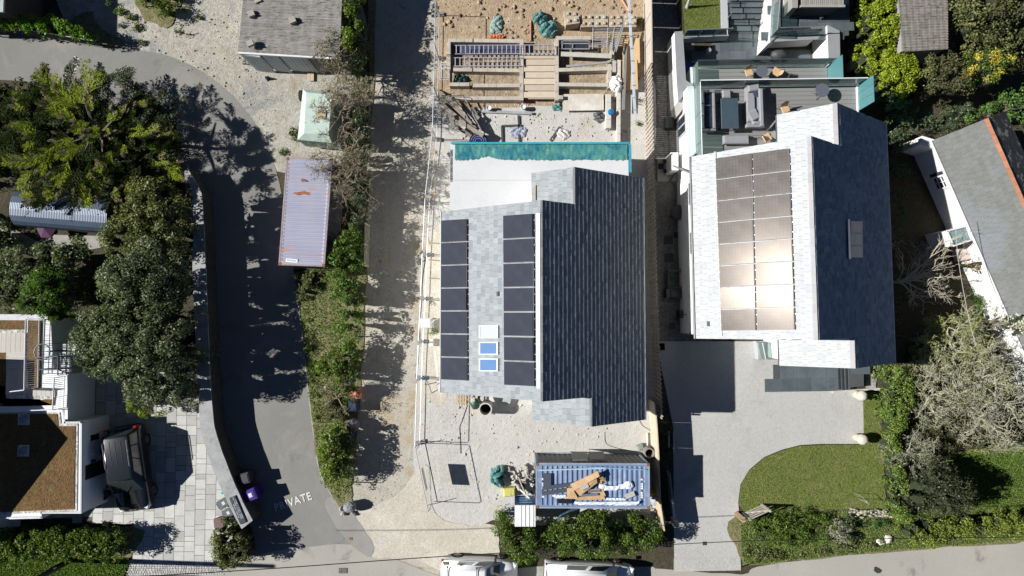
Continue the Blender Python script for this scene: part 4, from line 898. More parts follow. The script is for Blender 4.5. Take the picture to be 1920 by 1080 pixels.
def vehicle(name, label, cat, loc, rz, L, W, Hh, paint, kind='suv', group=None):
    o = thing(name, label, cat, loc, rz, group); hl = L / 2; w_ = W / 2
    if kind == 'suv':
        belt, hood = 1.08, 1.02
        xs = [(-hl, .8, .75), (-hl + .08, .93, 1.0), (-hl + .4, .99, belt), (-.5, 1.0, belt), (.75, 1.0, belt), (hl - 1.0, .99, hood), (hl - .45, .95, hood - .07), (hl - .15, .85, hood - .16), (hl, .66, hood - .32)]
        gh = frust(-hl + .18, 1.2, w_ * .95, belt - .02, -hl + .4, .42, w_ * .76, Hh)
    else:
        belt, hood = 1.08, 1.1
        xs = [(-hl, .95, 1.05), (-hl + .06, .98, belt), (-hl + .4, 1.0, belt), (.5, 1.0, belt), (hl - .95, 1.0, hood), (hl - .5, .96, hood - .06), (hl - .15, .86, hood - .2), (hl, .7, hood - .45)]
        gh = frust(-hl + .03, hl - .95, w_ * .96, belt - .02, -hl + .1, hl - 1.75, w_ * .86, Hh)
    b = MB(); secs = []
    for x, k, z in xs: secs.append((x, [(w_ * k * .9, .22), (w_ * k * .985, .36), (w_ * k, .6), (w_ * k * .985, z - .13), (w_ * k * .93, z - .03), (w_ * k * .55, z + .01), (0, z + .03)]))
    loft(b, secs); body = part('body', b, paint, o, world=False, smooth=True)
    # cabin with rounded roof edge
    b = MB(); f = gh; roofc = [f[i] for i in (4, 5, 6, 7)]; ctr = sum(roofc, Vector()) / 4
    in1 = [ctr + Vector(((p.x - ctr.x) * .985, (p.y - ctr.y) * .94, .035)) for p in roofc]; in2 = [ctr + Vector(((p.x - ctr.x) * .93, (p.y - ctr.y) * .75, .06)) for p in roofc]
    vs = f + in1 + in2; fs = [(0, 1, 5, 4), (1, 2, 6, 5), (2, 3, 7, 6), (3, 0, 4, 7)] + [(4 + i, 4 + (i + 1) % 4, 8 + (i + 1) % 4, 8 + i) for i in range(4)] + [(8 + i, 8 + (i + 1) % 4, 12 + (i + 1) % 4, 12 + i) for i in range(4)] + [(12, 13, 14, 15)]
    b.add(vs, fs); part('cabin', b, paint, o, world=False, smooth=True)
    def pn(side, u0, u1, v0, v1, nm='window', mat=GLS):
        q, nn = pane_on(gh, side, u0, u1, v0, v1); b = MB(); b.slab(q, nn * .006); return part(nm, b, mat, o, world=False)
    pn('F', .05, .95, .06, .95, 'windscreen')
    if kind == 'suv':
        pn('B', .08, .92, .1, .9, 'rear_window')
        for sd in 'RL':
            us = [(.03, .24), (.26, .5), (.52, .8)] if sd == 'R' else [(.2, .48), (.5, .74), (.76, .97)]
            for u0, u1 in us: pn(sd, u0, u1, .14, .86, 'side_window')
    else:
        for sd in 'RL':
            us = [(.66, .9)] if sd == 'R' else [(.1, .34)]
            for u0, u1 in us: pn(sd, u0, u1, .12, .7, 'side_window')
            us = (.3, .6) if sd == 'R' else (.4, .7)
            q, nn = pane_on(gh, sd, us[0], us[1], .1, .7, .004); b = MB(); b.slab(q, nn * .012); part('side_panel', b, paint, o, world=False)
        pn('B', .08, .48, .25, .85, 'rear_window'); pn('B', .52, .92, .25, .85, 'rear_window')
    for sx in (hl - .95, -hl + (.95 if kind == 'suv' else .85)):
        for sy in (-1, 1): wheel(o, sx, sy * (w_ - .12))
    for sy in (-1, 1):
        b = MB(); b.bbox((hl - .2, sy * w_ * .7, hood - .24), (.26, .3, .13), .04, sy * -.35); part('headlight', b, LAMPG, o, world=False)
        b = MB(); b.bbox((-hl + .06, sy * w_ * .88, belt - .05), (.1, .16, .34), .03); part('tail_light', b, REDL, o, world=False)
        b = MB(); b.bbox((.72 if kind == 'suv' else hl - 1.25, sy * (w_ + .1), belt + .1), (.13, .2, .16), .04); part('wing_mirror', b, DARKFRAME, o, world=False)
    for x_ in (hl - .05, -hl + .03): b = MB(); b.bbox((x_, 0, .42), (.16, W * .74, .22), .05); part('bumper', b, paint if kind == 'suv' else M('grey_bumper', (.06, .06, .065), .7), o, world=False)
    b = MB(); b.tube([gh[1] + Vector((.02, .15, .03)), gh[1].lerp(gh[5], .5) + Vector((.04, .5, .02))], .012, 4); b.tube([gh[1] + Vector((.03, .75, .03)), gh[1].lerp(gh[5], .45) + Vector((.04, 1.1, .02))], .012, 4); part('wiper', b, DARKFRAME, o, world=False)
    return o, gh
CARP = M('black_car_paint', (.016, .018, .022), .22, .05, 2, coat=.6, spec=.6)
suv, gh = vehicle('parked_car', 'black estate car with silver roof rails parked on the sandstone patio', 'car', P(258, 873, 0.05), math.radians(-81), 4.75, 1.92, 1.72, CARP)
for sy in (-1, 1):
    b = MB(); b.tube([(-1.75, sy * .66, 1.75), (-1.7, sy * .66, 1.82), (-.35, sy * .66, 1.82), (-.3, sy * .66, 1.75)], .022, 6); part('roof_rail', b, M('bright_rail', (.7, .7, .75), .25, .03, 3, metal=.8), suv, world=False)
b = MB()
for k in (-.3, 0, .3): b.box((-1.1, k, 1.795), (1.3, .012, .008))
part('roof_groove', b, DARKFRAME, suv, world=False)
WP = M('white_van_paint', (.8, .81, .82), .3, .03, 2, coat=.4, dirt=(.6, .6, .58), dsc=2, dlo=.6, dhi=.8)
v1, gh1 = vehicle('white_van', 'white van with tan chevron decals and black roof bars at the road edge', 'van', P(900, 1067, 0), math.radians(-2), 4.25, 1.75, 1.78, WP, 'van', 'white vans parked along the road')
v2, gh2 = vehicle('white_van', 'white van with ribbed white roof, right of the two at the road edge', 'van', P(1102, 1077, 0), math.radians(-2), 5.0, 1.9, 1.92, WP, 'van', 'white vans parked along the road')
TANP = M('tan_decal', (.42, .34, .2), .5)
q, nn = pane_on(gh1, 'L', .0, 1, .0, 1, .02)
def dec(u0, u1, va, vb, sh=0):
    g = lambda u, v: q[0].lerp(q[1], u).lerp(q[3].lerp(q[2], u), v); b = MB(); b.slab([g(u0, va), g(u1, va), g(u1 + sh, vb), g(u0 + sh, vb)], nn * .004); part('chevron_decal', b, TANP, v1, world=False)
dec(.62, .68, .45, .8, -.06); dec(.56, .5 + .12, .8, .45, 0); dec(.86, .98, .3, .75, -.02)
for x_ in (-1.7, -.1):
    b = MB(); b.tube([(x_, -.85, 1.9), (x_, .85, 1.9)], .02, 5); b.box((x_, .78, 1.86), (.1, .05, .1)); b.box((x_, -.78, 1.86), (.1, .05, .1)); part('roof_bar', b, DARKFRAME, v1, world=False)
b = MB()
for k in range(11): b.box((-2.1 + k * .28, 0, 1.985), (.05, 1.15, .012))
part('roof_rib', b, WP, v2, world=False)

# ---- bins, sign and pots at the wall end
def bin_(px, py, z, rz, w_, d_, h, mat, label, lidmat=None, num=True):
    q = P(px, py, z + h); q.z = z; o = thing('wheelie_bin' if h > .8 else 'recycling_box', label, 'bin', q, rz); b = MB()
    b.add([(x * s_, y * s_, zz) for zz, s_ in ((0, .82), (h * .9, 1)) for x, y in ((-w_ / 2, -d_ / 2), (w_ / 2, -d_ / 2), (w_ / 2, d_ / 2), (-w_ / 2, d_ / 2))], [(3, 2, 1, 0), (4, 5, 6, 7), (0, 1, 5, 4), (1, 2, 6, 5), (2, 3, 7, 6), (3, 0, 4, 7)]); part('body', b, mat, o, world=False)
    b = MB(); b.bbox((0, 0, h * .94), (w_ * 1.06, d_ * 1.06, h * .08), .03); b.bbox((w_ * .12, 0, h * .99), (w_ * .6, d_ * .8, .03), .012); part('lid', b, lidmat or mat, o, world=False)
    b = MB(); b.tube([(-w_ * .56, -d_ * .35, h * .92), (-w_ * .56, d_ * .35, h * .92)], .018, 6); part('handle', b, lidmat or mat, o, world=False)
    if num: b = MB(); b.box((w_ * .05, 0, h * .99 + .02), (w_ * .28, d_ * .38, .006)); part('label_panel', b, M('pale_label', (.55, .56, .58)), o, world=False)
    return o
PUR = M('shade_purple_plastic', (.035, .01, .19), .45, .1, 3); BLK = M('black_plastic', (.03, .032, .035), .5, .1, 3); CHR = M('charcoal_plastic', (.09, .1, .11), .55, .15, 4); MAR = M('maroon_plastic', (.13, .075, .08), .6, .15, 3)  # purple darkened in the colour for the shade beside the wall
bin_(468, 929, 0, math.radians(22), .7, .62, 1.08, PUR, 'bright purple wheelie bin on the lane side of the wall end')
bin_(456, 898, 0, math.radians(15), .62, .58, 1.05, BLK, 'black wheelie bin in the shade behind the wall, above the purple bin', num=False)
bin_(418, 944, .05, math.radians(32), .62, .5, .5, CHR, 'charcoal recycling box with white label, upper of the two beside the sign')
bin_(427, 962, .05, math.radians(28), .55, .48, .5, CHR, 'charcoal recycling box with white label, lower of the two beside the sign')
bin_(411, 982, .05, math.radians(8), .55, .6, .7, MAR, 'maroon plastic tub half under the round bush', num=False)
b = MB(); b.lathe([(.12, 0), (.14, .05), (.02, .08)], P(418, 922, .05), 8); single('green_lid', b, M('teal_plastic', (.05, .3, .24), .5), 'small teal lid lying on the patio by the wall', 'lid')
sg = thing('slate_sign', 'dark slate sign with pale lettering lying on top of the wall end', 'sign', P(447, 955, 1.31)); dS = (P(459, 983, 1.31) - P(437, 931, 1.31)); ang = math.atan2(dS.y, dS.x)
b = MB(); b.bbox(P(446, 956, 1.34), (dS.length * .95, .36, .06), .01, ang); part('board', b, M('navy_slate', (.02, .028, .045), .6, .2, 4), sg)
rn = random.Random(8); b = MB()      # three rows of small pale letters, too small in the photograph to read
dx_ = Vector((math.cos(ang), math.sin(ang), 0)); n_ = Vector((-dx_.y, dx_.x, 0))
for off, words, st in ((.09, (5, 1, 5, 5), -.55), (-.0, (3, 5, 1, 4, 5), -.72), (-.1, (6, 7), -.35)):
    x = st
    for w_ in words:
        for k in range(w_):
            c = P(446, 956, 1.374) + dx_ * x + n_ * off
            for q in range(3):
                if rn.random() < .8: b.box(c + dx_ * (-.018 + .014 * q), (.008, .055, .004), ang)
            b.box(c + n_ * rn.choice((-.022, 0, .022)), (.034, .01, .005), ang); x += .058
        x += .06
part('lettering', b, M('sign_paint', (.5, .52, .55), .7), sg)
# utility pole leaning out of the bottom edge
up_ = thing('utility_pole', 'dark timber utility pole rising at the lower left corner', 'utility pole', P(136, 1048, 0)); a = P(136, 1048, 0); b = MB(); b.tube([a, a + Vector((0, 0, 4)), a + Vector((0, 0, 8.2))], [.16, .14, .12], 12); part('post', b, M('creosoted_timber', (.035, .03, .028), .85, .2, 5), up_, smooth=True)
b = MB(); b.box(a + Vector((.12, .1, 1.6)), (.1, .06, .2), .8); part('number_plate', b, M('pale_plate', (.7, .7, .7)), up_)
CABLE = M('black_cable', (.012, .012, .013), .6)
def cable(label, pts, r=.018, mat=None, group=None, nm='overhead_cable', cat='cable'):
    b = MB(); b.tube(smoothpoly(pts, 8, 0, 1, False), r, 5); o = single(nm, b, mat or CABLE, label, cat); return o
cable('black overhead cable sweeping from the pole across the road over both vans', [P(66, 1092, 8), P(480, 1068, 6.6), P(835, 1043, 6.0), P(1240, 1022, 5.8)], .022)
cable('black overhead cable crossing the driveway end and the right hand shrubs', [P(1200, 1024, 5.8), P(1450, 1013, 5.9), P(1920, 1007, 6.4), P(2100, 1005, 7)], .018)
cable('thin grey cable dropping past the bare tree to the cottage eave', [P(1791, 405, 4.2), P(1796, 480, 4.4), P(1813, 580, 5.0), P(1830, 650, 5.5)], .014, M('grey_cable', (.35, .33, .3), .7))
# ------------------------------------------------------------------ terraces of the right house
zD, zE = 2.6, 1.4
def lp(px, py, z): return rh.l(P(px, py, z))
xl = lp(1291, 230, zD).x; xg_ = lp(1304, 230, zD).x; xr_ = lp(1606, 160, zD).x; yt_ = lp(1460, 164, zD).y
def rbox(par, nm, x0, x1, y0, y1, z0, z1, mat, **k): b = MB(); rh.box(b, x0, x1, y0, y1, z0, z1); return part(nm, b, mat, par, **k)
yA = LR - .3
terr = thing('upper_terrace', 'grey boarded upper terrace with glass sides and rattan lounge furniture behind the white house', 'terrace', rh.w(xl, yt_, 0), rh.rz)
rbox(terr, 'base_wall', xl, xr_ + .15, yA, yt_ + .12, 0, zD - .04, WHITE)
rbox(terr, 'coping', xl - .02, xg_ - .03, yA - 1.0, yt_ + .14, zD - .04, zD + .02, M('pale_mint_coping', (.5, .56, .54), .5, .04, 2))
GB = M('grey_composite_board', (.2, .2, .195), .7, .1, 4, rndv=.1, space='obj'); gbm = unitbox(GB)
def rboards(par, x0, x1, y0, y1, z, w_):
    n = int(round((y1 - y0) / w_)); inv = WM[par].inverted()
    for i in range(n): y = y0 + (i + .5) * (y1 - y0) / n; piece('deck_board', gbm, par, inv @ rh.w((x0 + x1) / 2, y, z), 0, (x1 - x0, (y1 - y0) / n - .012, .03))
rboards(terr, xg_, xr_, yA, yt_, zD - .01, .235)
def glassmat(name, tint, alpha_rough=.02, mixf=.75, dc=(.4, .55, .53)):
    """clear balustrade glass: mostly see-through with a pale green tint and a sharp reflection"""
    t = NT(name); tr = t.n('ShaderNodeBsdfTransparent'); tr.inputs[0].default_value = lin(tint); g = t.n('ShaderNodeBsdfGlossy'); g.inputs['Roughness'].default_value = alpha_rough
    d = t.n('ShaderNodeBsdfDiffuse'); d.inputs[0].default_value = lin(dc); m1 = t.n('ShaderNodeMixShader'); m1.inputs[0].default_value = 1 - mixf; t.l(tr.outputs[0], m1.inputs[1]); t.l(d.outputs[0], m1.inputs[2])
    f = t.n('ShaderNodeFresnel'); f.inputs[0].default_value = 1.5; m = t.n('ShaderNodeMixShader'); t.l(f.outputs[0], m.inputs[0]); t.l(m1.outputs[0], m.inputs[1]); t.l(g.outputs[0], m.inputs[2]); t.l(m.outputs[0], t.out.inputs[0]); return t.m
GL1 = glassmat('balustrade_glass', (.8, .93, .9), .02, .72); GL2 = glassmat('privacy_glass', (.3, .62, .66), .05, .4, (.13, .34, .36))
def glassrun(par, x0, y0, x1, y1, z, h, n, mat, rail=None, rw=.03):
    for i in range(n):
        a = rh.w(x0 + (x1 - x0) * (i + .01) / n, y0 + (y1 - y0) * (i + .01) / n, z); c = rh.w(x0 + (x1 - x0) * (i + .99) / n, y0 + (y1 - y0) * (i + .99) / n, z)
        d = (c - a).normalized(); s_ = Vector((-d.y, d.x, 0)) * .012; b = MB(); b.slab([a - s_, c - s_, c - s_ + Vector((0, 0, h)), a - s_ + Vector((0, 0, h))], s_ * 2); part('glass_panel', b, mat, par)
    if rail: b = MB(); b.tube([rh.w(x0, y0, z + h + .02), rh.w(x1, y1, z + h + .02)], rw, 6); part('top_rail', b, rail, par)
RAILW = M('white_rail', (.7, .72, .72), .4, .04, 3); RAILD = M('dark_channel', (.07, .09, .13), .4, .05, 3)
glassrun(terr, xg_, yt_ + .05, xr_, yt_ + .05, zD, 1.1, 7, GL1, RAILW)
glassrun(terr, xg_, yA, xg_, yt_, zD, 1.05, 3, GL1, RAILW, .02)
glassrun(terr, xr_ + .04, lp(1625, 208, zD).y, xr_ + .04, yt_ + .05, zD, 1.55, 3, GL2)
rbox(terr, 'channel', xg_, xr_, yt_ - .02, yt_ + .02, zD, zD + .06, RAILD); rbox(terr, 'channel', xr_ - .05, xr_ + .02, yA, yt_, zD, zD + .07, RAILW)
# lower terrace
x2l = lp(1297, 140, zE).x; x2r = lp(1551, 130, zE).x; y2t = lp(1420, 127, zE).y; y2b = yt_ + .13
ter2 = thing('lower_terrace', 'narrow grey boarded lower terrace with glass balustrade, a step below the upper terrace', 'terrace', rh.w(x2l, y2t, 0), rh.rz)
rbox(ter2, 'base_wall', x2l, x2r + .12, y2b, y2t + .1, 0, zE - .04, WHITE); rboards(ter2, x2l + .05, x2r, y2b, y2t, zE - .01, .235)
glassrun(ter2, x2l + .05, y2t + .05, x2r, y2t + .05, zE, 1.05, 6, GL1, RAILD, .02); glassrun(ter2, x2l + .05, y2b, x2l + .05, y2t, zE, 1.05, 1, GL1); glassrun(ter2, x2r + .04, y2b, x2r + .04, y2t + .05, zE, 1.6, 1, GL2)
rbox(ter2, 'post', x2l - .12, x2l + .02, y2b, y2t + .05, zE - .04, zE + .1, RAILW)
# lit side windows of the terrace base
for y0p, y1p in ((258, 222), ):
    y0, y1 = lp(1283, y0p, 1).y, lp(1283, y1p, 1).y; x = xl - .02; b = MB()
    for (ya, yb2, za, zb) in ((y0, y1, .5, .6), (y0, y1, 2.1, 2.2), (y0, y0 + .08, .6, 2.1), (y1 - .08, y1, .6, 2.1), ((y0 + y1) / 2 - .04, (y0 + y1) / 2 + .04, .6, 2.1)): rh.box(b, x - .04, x + .02, ya, yb2, za, zb)
    f = part('window', b, M('pale_frame', (.45, .45, .46), .5), terr); b = MB(); rh.box(b, x - .015, x + .02, y0 + .05, y1 - .05, .55, 2.15); g_ = part('pane', b, GLS, terr); g_.parent = f
# long white boundary wall with grey cap
b = MB(); capz = 1.75; CAPG = M('grey_wall_cap', (.24, .25, .26), .7, .08, 3)
pts = PP([(1265, 60), (1280, 59), (1286, 150), (1299, 160), (1272, 190), (1269, 150)], capz)
sw_ = thing('side_wall', 'tall white wall with flat grey cap running beside the dark gravel alley', 'wall', pts[0].xy.to_3d())
b.prism([(p.x, p.y) for p in pts], 0, capz - .03); part('wall_body', b, WHITE, sw_)
b = MB(); ctr = sum(pts, Vector()) / 6; b.prism([(ctr.x + (p.x - ctr.x) * 1.02, ctr.y + (p.y - ctr.y) * 1.01) for p in pts], capz - .03, capz + .01); part('coping', b, CAPG, sw_)
b = MB(); b.prism([(p.x, p.y) for p in PP([(1300, 161), (1302, 172), (1275, 212), (1271, 192)], 1.6)], 0, 1.6); single('pebbled_wall', b, M('pebbledash', (.36, .35, .33), .95, .2, 5, bump=.6), 'pebbledashed wall piece between the white wall and the terrace', 'wall')
# slate patio at ground level
SLT = M('dark_slate_paving', (.085, .105, .115), .5, .2, 1.2, rndv=.3, space='world', spec=.6)
def slatefield(name, label, px, z, wx, wy, seed, mat=SLT, rzf=None, kind='structure'):
    poly = PP(px, z); o = thing(name, label, 'paving', (poly[0].x, poly[0].y, 0), rh.rz); o['kind'] = 'structure'
    jb = MB(); jb.prism([(p.x, p.y) for p in poly], z - .06, z - .012); part('joint_bed', jb, M('slate_joint', (.06, .065, .07), .9), o)
    me = unitbox(mat, .01); L_ = [rh.l(p) for p in poly]; xs = [p.x for p in L_]; ys = [p.y for p in L_]; rn = random.Random(seed); y = min(ys); r_ = 0
    while y < max(ys):
        x = min(xs) - rn.uniform(0, wx)
        while x < max(xs):
            w_ = wx * rn.choice((.7, 1, 1.3)); c = rh.w(x + w_ / 2, y + wy / 2, z)
            if inpoly(c.x, c.y, [(p.x, p.y) for p in poly]): piece('slab', me, o, WM[o].inverted() @ (c + Vector((0, 0, -.012 + rn.uniform(-.002, .002)))), 0, (w_ - .012, wy - .012, .03))
            x += w_
        y += wy
    return o
slatefield('slate_patio', 'dark slate paving below the lower terrace', [(1281, 95), (1450, 93), (1525, 92), (1525, 122), (1296, 128), (1284, 128)], .06, .75, .5, 3)
slatefield('slate_patio', 'dark slate paving at the foot of the slate steps', [(1340, 60), (1432, 58), (1432, 95), (1365, 95), (1340, 92)], .07, .75, .5, 4)
slatefield('raised_slate_patio', 'raised slate terrace with small glass balustrade in front of the louvred shed', [(1446, 18), (1590, 14), (1592, 66), (1551, 72), (1446, 76)], 1.66, .9, .5, 5)
gm = MB(); pts = PP([(1442, -60), (1592, -60), (1592, 62), (1551, 66), (1551, 47), (1546, 47), (1537, 64), (1456, 68), (1444, 78)], 1.62)
rw = thing('retaining_wall', 'white rendered retaining walls around the raised slate terrace', 'wall', (pts[0].x, pts[0].y, 0)); gm.prism([(p.x, p.y) for p in pts], 0, 1.6); part('wall_body', gm, M('pinkish_render', (.52, .5, .5), .8, .05, 2), rw)
gm = MB(); pts = PP([(1452, -60), (1461, -60), (1463, 66), (1440, 82), (1447, 10)], 1.72); gm.prism([(p.x, p.y) for p in pts], 0, 1.7); part('wall_body', gm, WHITE, rw)
b = MB(); pts = PP([(1449, -60), (1462, -60), (1464, 62), (1444, 80), (1447, 5)], 1.75); b.prism([(p.x, p.y) for p in pts], 1.7, 1.75); part('coping', b, CAPG, rw)
gm = MB(); pts = PP([(1551, 47), (1574, 58), (1575, 108), (1554, 121)], 1.85); gm.prism([(p.x, p.y) for p in pts], 0, 1.83); part('wall_body', gm, WHITE, rw)
b = MB(); b.prism([(p.x, p.y) for p in pts], 1.83, 1.87); part('coping', b, CAPG, rw)
b = MB(); pts = PP([(1450, 68), (1540, 64), (1533, 74), (1442, 79)], 1.66); b.prism([(p.x, p.y) for p in pts], 1.6, 1.67); part('coping', b, CAPG, rw)
def wrun(par, a, c, h, n, mat, rail):
    for i in range(n):
        p = a.lerp(c, (i + .02) / n); q = a.lerp(c, (i + .98) / n); d = (q - p).normalized(); s_ = Vector((-d.y, d.x, 0)) * .008; b = MB(); b.slab([p - s_ + Vector((0, 0, .08)), q - s_ + Vector((0, 0, .08)), q - s_ + Vector((0, 0, h)), p - s_ + Vector((0, 0, h))], s_ * 2); part('glass_panel', b, mat, par)
        b = MB(); b.tube([p, p + Vector((0, 0, h))], .025, 6); part('post', b, rail, par)
    b = MB(); b.tube([a + Vector((0, 0, h)), c + Vector((0, 0, h))], .028, 6); part('top_rail', b, rail, par)
STEEL = M('brushed_steel', (.4, .42, .45), .35, .05, 3, metal=.7)
bl = thing('glass_balustrade', 'low glass balustrade with steel rails around the raised slate terrace', 'balustrade', P(1450, 70, 1.66)); wrun(bl, P(1444, 70, 1.75), P(1449, 12, 1.75), 1.0, 3, GL1, STEEL); wrun(bl, P(1446, 67, 1.67), P(1533, 64, 1.67), 1.0, 3, GL1, STEEL)
# slate steps
st = thing('slate_steps', 'flight of dark slate steps climbing between the lawn wall and the white wall', 'steps', P(1400, 60, 0)); me = unitbox(SLT, .01); rn = random.Random(6)
for i in range(11):
    z = .12 + i * .15; y0 = 57 - i * 11.2; a = P(1366 + 2, y0, z); c = P(1432, y0, z); yw = abs(P(1400, y0, z).y - P(1400, y0 - 11.2, z).y)
    b = MB(); b.box(((a.x + c.x) / 2, a.y + yw / 2 + .02, z / 2 - .02), (c.x - a.x, yw, z - .03)); part('riser', b, M('slate_riser', (.05, .055, .06), .7), st)
    x = a.x; k = 0
    while x < c.x - .05:
        w_ = min(rn.choice((.6, .9, 1.2)), c.x - x); q = piece('tread', me, st, Vector((x + w_ / 2, a.y + yw / 2 - .02, z)) - Vector(st.location), 0, (w_ - .012, yw + .03, .04)); x += w_
# lawn box and its wall with rail
lw = thing('lawn_wall', 'pale grey wall with glass rail holding the small upper lawn', 'wall', P(1358, 30, 0)); b = MB()
pts = PP([(1351, -60), (1363, -60), (1366, 62), (1353, 64)], .62); b.prism([(p.x, p.y) for p in pts], 0, .62); part('wall_body', b, M('pale_grey_render', (.38, .4, .42), .7, .05, 2), lw)
b = MB(); pts = PP([(1280, 66), (1366, 63), (1366, 69), (1280, 72)], .62); b.prism([(p.x, p.y) for p in pts], 0, .62); part('wall_body', b, M('pale_grey_render', (.38, .4, .42)), lw)
wrun(lw, P(1280, 70, .62), P(1364, 67, .62), .95, 3, GL1, STEEL); b = MB(); b.tube([P(1364, 66, 1.5), P(1361, -60, 1.5)], .03, 6); 
for k in range(5): q = P(1364 - k * .7, 64 - k * 28, .6); b.tube([q, q + Vector((0, 0, .9))], .022, 5)
part('handrail', b, STEEL, lw)
gb = MB(); pts = PP([(1265, -60), (1352, -60), (1353, 66), (1280, 66)], .5); gb.prism([(p.x, p.y) for p in pts], 0, .49); single('lawn_bank', gb, DARKSOIL, kind='structure')
# louvred shed at the top edge
ls = thing('louvred_shed', 'grey timber structure with louvred roof cut off by the top edge, behind the raised terrace', 'shed', P(1535, 0, 1.66)); LOU = M('weathered_louvre', (.3, .285, .26), .8, .12, 4, rndv=.15)
a = P(1502, 12, 3.0); c = P(1582, 8, 3.0); b = MB(); b.box(((a.x + c.x) / 2, a.y + 1.7, 2.3), (c.x - a.x - .2, 3.2, 1.25)); part('wall', b, M('shed_dark_wall', (.035, .035, .04), .8), ls)
for i in range(22): b = MB(); b.box((a.x + .05 + i * (c.x - a.x - .1) / 21, a.y + 1.7, 3.0), (.075, 3.3, .05)); part('slat', b, LOU, ls)
for dy in (0, 3.4): b = MB(); b.box(((a.x + c.x) / 2, a.y + dy, 3.0), (c.x - a.x + .1, .12, .12)); part('beam', b, LOU, ls)
b = MB(); b.box((a.x - .3, a.y + 1.7, 2.45), (.3, 3.5, 1.0)); part('side_panel', b, LOU, ls)

# furniture
RAT = M('grey_weave', (.2, .2, .21), .85, .15, 12, bump=.5, bsc=60); CUS = M('grey_cushion', (.23, .235, .25), .9, .06, 4, bump=.2); NAVY = M('navy_cushion', (.03, .045, .085), .85, .1, 4); TBL = M('dark_table_top', (.05, .075, .095), .35, .1, 3, spec=.6)
WIC = M('tan_wicker', (.5, .34, .19), .8, .15, 10, bump=.5); LEG = M('black_metal', (.02, .02, .022), .45, .1, 4)
def fb(par, nm, px0, py0, px1, py1, z0, z1, mat, bev=.03, rz=0, **k):
    a, c = P(px0, py0, z1), P(px1, py1, z1); b = MB(); b.bbox(((a.x + c.x) / 2, (a.y + c.y) / 2, (z0 + z1) / 2), (abs(c.x - a.x), abs(c.y - a.y), z1 - z0), bev, rh.rz + rz); return part(nm, b, mat, par, **k)
z0 = zD + .02
s1_ = thing('sofa', 'grey woven sofa with dark navy seats against the left glass of the terrace', 'sofa', P(1329, 207, z0))
fb(s1_, 'base', 1317, 170, 1342, 243, z0 + .05, z0 + .36, RAT); fb(s1_, 'seat_cushion', 1322, 176, 1336, 198, z0 + .36, z0 + .46, NAVY); fb(s1_, 'seat_cushion', 1322, 199, 1337, 239, z0 + .36, z0 + .46, NAVY)
fb(s1_, 'back_panel', 1336.5, 173, 1341.5, 200, z0 + .3, z0 + .68, RAT); fb(s1_, 'back_panel', 1337, 200, 1342.5, 240, z0 + .3, z0 + .68, RAT); fb(s1_, 'arm', 1316, 241, 1343, 245, z0 + .3, z0 + .66, RAT); fb(s1_, 'arm', 1316, 168, 1341, 172.5, z0 + .3, z0 + .66, RAT)
for ya in (170, 194, 217): fb(s1_, 'back_cushion', 1314.5, ya, 1321.5, ya + 22.5, z0 + .4, z0 + .74, CUS, .06)
fb(s1_, 'divider', 1323, 196.6, 1336, 198.4, z0 + .4, z0 + .52, CUS, .01)
s2_ = thing('sofa', 'light grey sofa with loose cushions, right of the dark table', 'sofa', P(1416, 198, z0))
fb(s2_, 'base', 1399, 163, 1433, 236, z0 + .05, z0 + .34, CUS); fb(s2_, 'seat_cushion', 1400, 166, 1417, 228, z0 + .34, z0 + .47, CUS, .05); fb(s2_, 'back_panel', 1424, 165, 1433, 236, z0 + .3, z0 + .72, CUS, .05); fb(s2_, 'arm', 1400, 232, 1434, 238, z0 + .3, z0 + .6, CUS)
fb(s2_, 'loose_cushion', 1403, 158, 1425, 170, z0 + .5, z0 + .66, CUS, .06, .15); fb(s2_, 'loose_cushion', 1405, 206, 1424, 225, z0 + .48, z0 + .64, CUS, .06, .5); fb(s2_, 'loose_cushion', 1412, 226, 1433, 233, z0 + .5, z0 + .7, CUS, .06); fb(s2_, 'gap', 1416, 184, 1422, 205, z0 + .35, z0 + .38, NAVY, .01)
t_ = thing('garden_table', 'large dark rectangular table between the two terrace sofas', 'table', P(1368, 212, z0)); fb(t_, 'tabletop', 1352, 184, 1385, 241, z0 + .64, z0 + .7, TBL, .01)
for px, py in ((1355, 187), (1382, 187), (1355, 237), (1382, 237)):
    q = P(px, py, z0 + .6); b = MB(); b.box((q.x, q.y, z0 + .32), (.06, .06, .64)); part('leg', b, LEG, t_)
t_ = thing('stool', 'square grey padded stool at the top end of the dark table', 'stool', P(1363, 176, z0)); fb(t_, 'seat', 1355, 168, 1371, 183, z0 + .15, z0 + .45, CUS, .05); fb(t_, 'base', 1356, 169, 1370, 182, z0, z0 + .15, LEG)
t_ = thing('bench', 'long grey padded bench at the lower end of the dark table', 'bench', P(1381, 261, z0)); fb(t_, 'seat', 1357, 253, 1405, 269, z0 + .2, z0 + .46, CUS, .05)
for px in (1359, 1403): q = P(px, 261, z0 + .1); b = MB(); b.box((q.x, q.y, z0 + .1), (.05, .4, .2)); part('leg', b, LEG, t_)
def round_table(px, py, z, r, label):
    t_ = thing('bistro_table', label, 'table', P(px, py, z + .72)- Vector((0, 0, .72))); b = MB(); b.lathe([(r, .7), (r, .725)], (0, 0, 0), 28); part('tabletop', b, M('slate_grey_top', (.1, .11, .135), .5, .08, 4), t_, world=False)
    b = MB(); b.tube([(0, 0, 0), (0, 0, .7)], .025, 6); part('post', b, LEG, t_, world=False)
    for k in range(3): a = k * 2.1 + .6; b = MB(); b.tube([(math.cos(a) * r * .8, math.sin(a) * r * .8, .01), (0, 0, .2)], .014, 5); part('leg', b, LEG, t_, world=False)
    return t_
round_table(1542, 169, zD + .02, .37, 'round grey bistro table alone at the right end of the upper terrace'); round_table(1429, 133, zE + .02, .33, 'round grey bistro table between two chairs on the lower terrace')
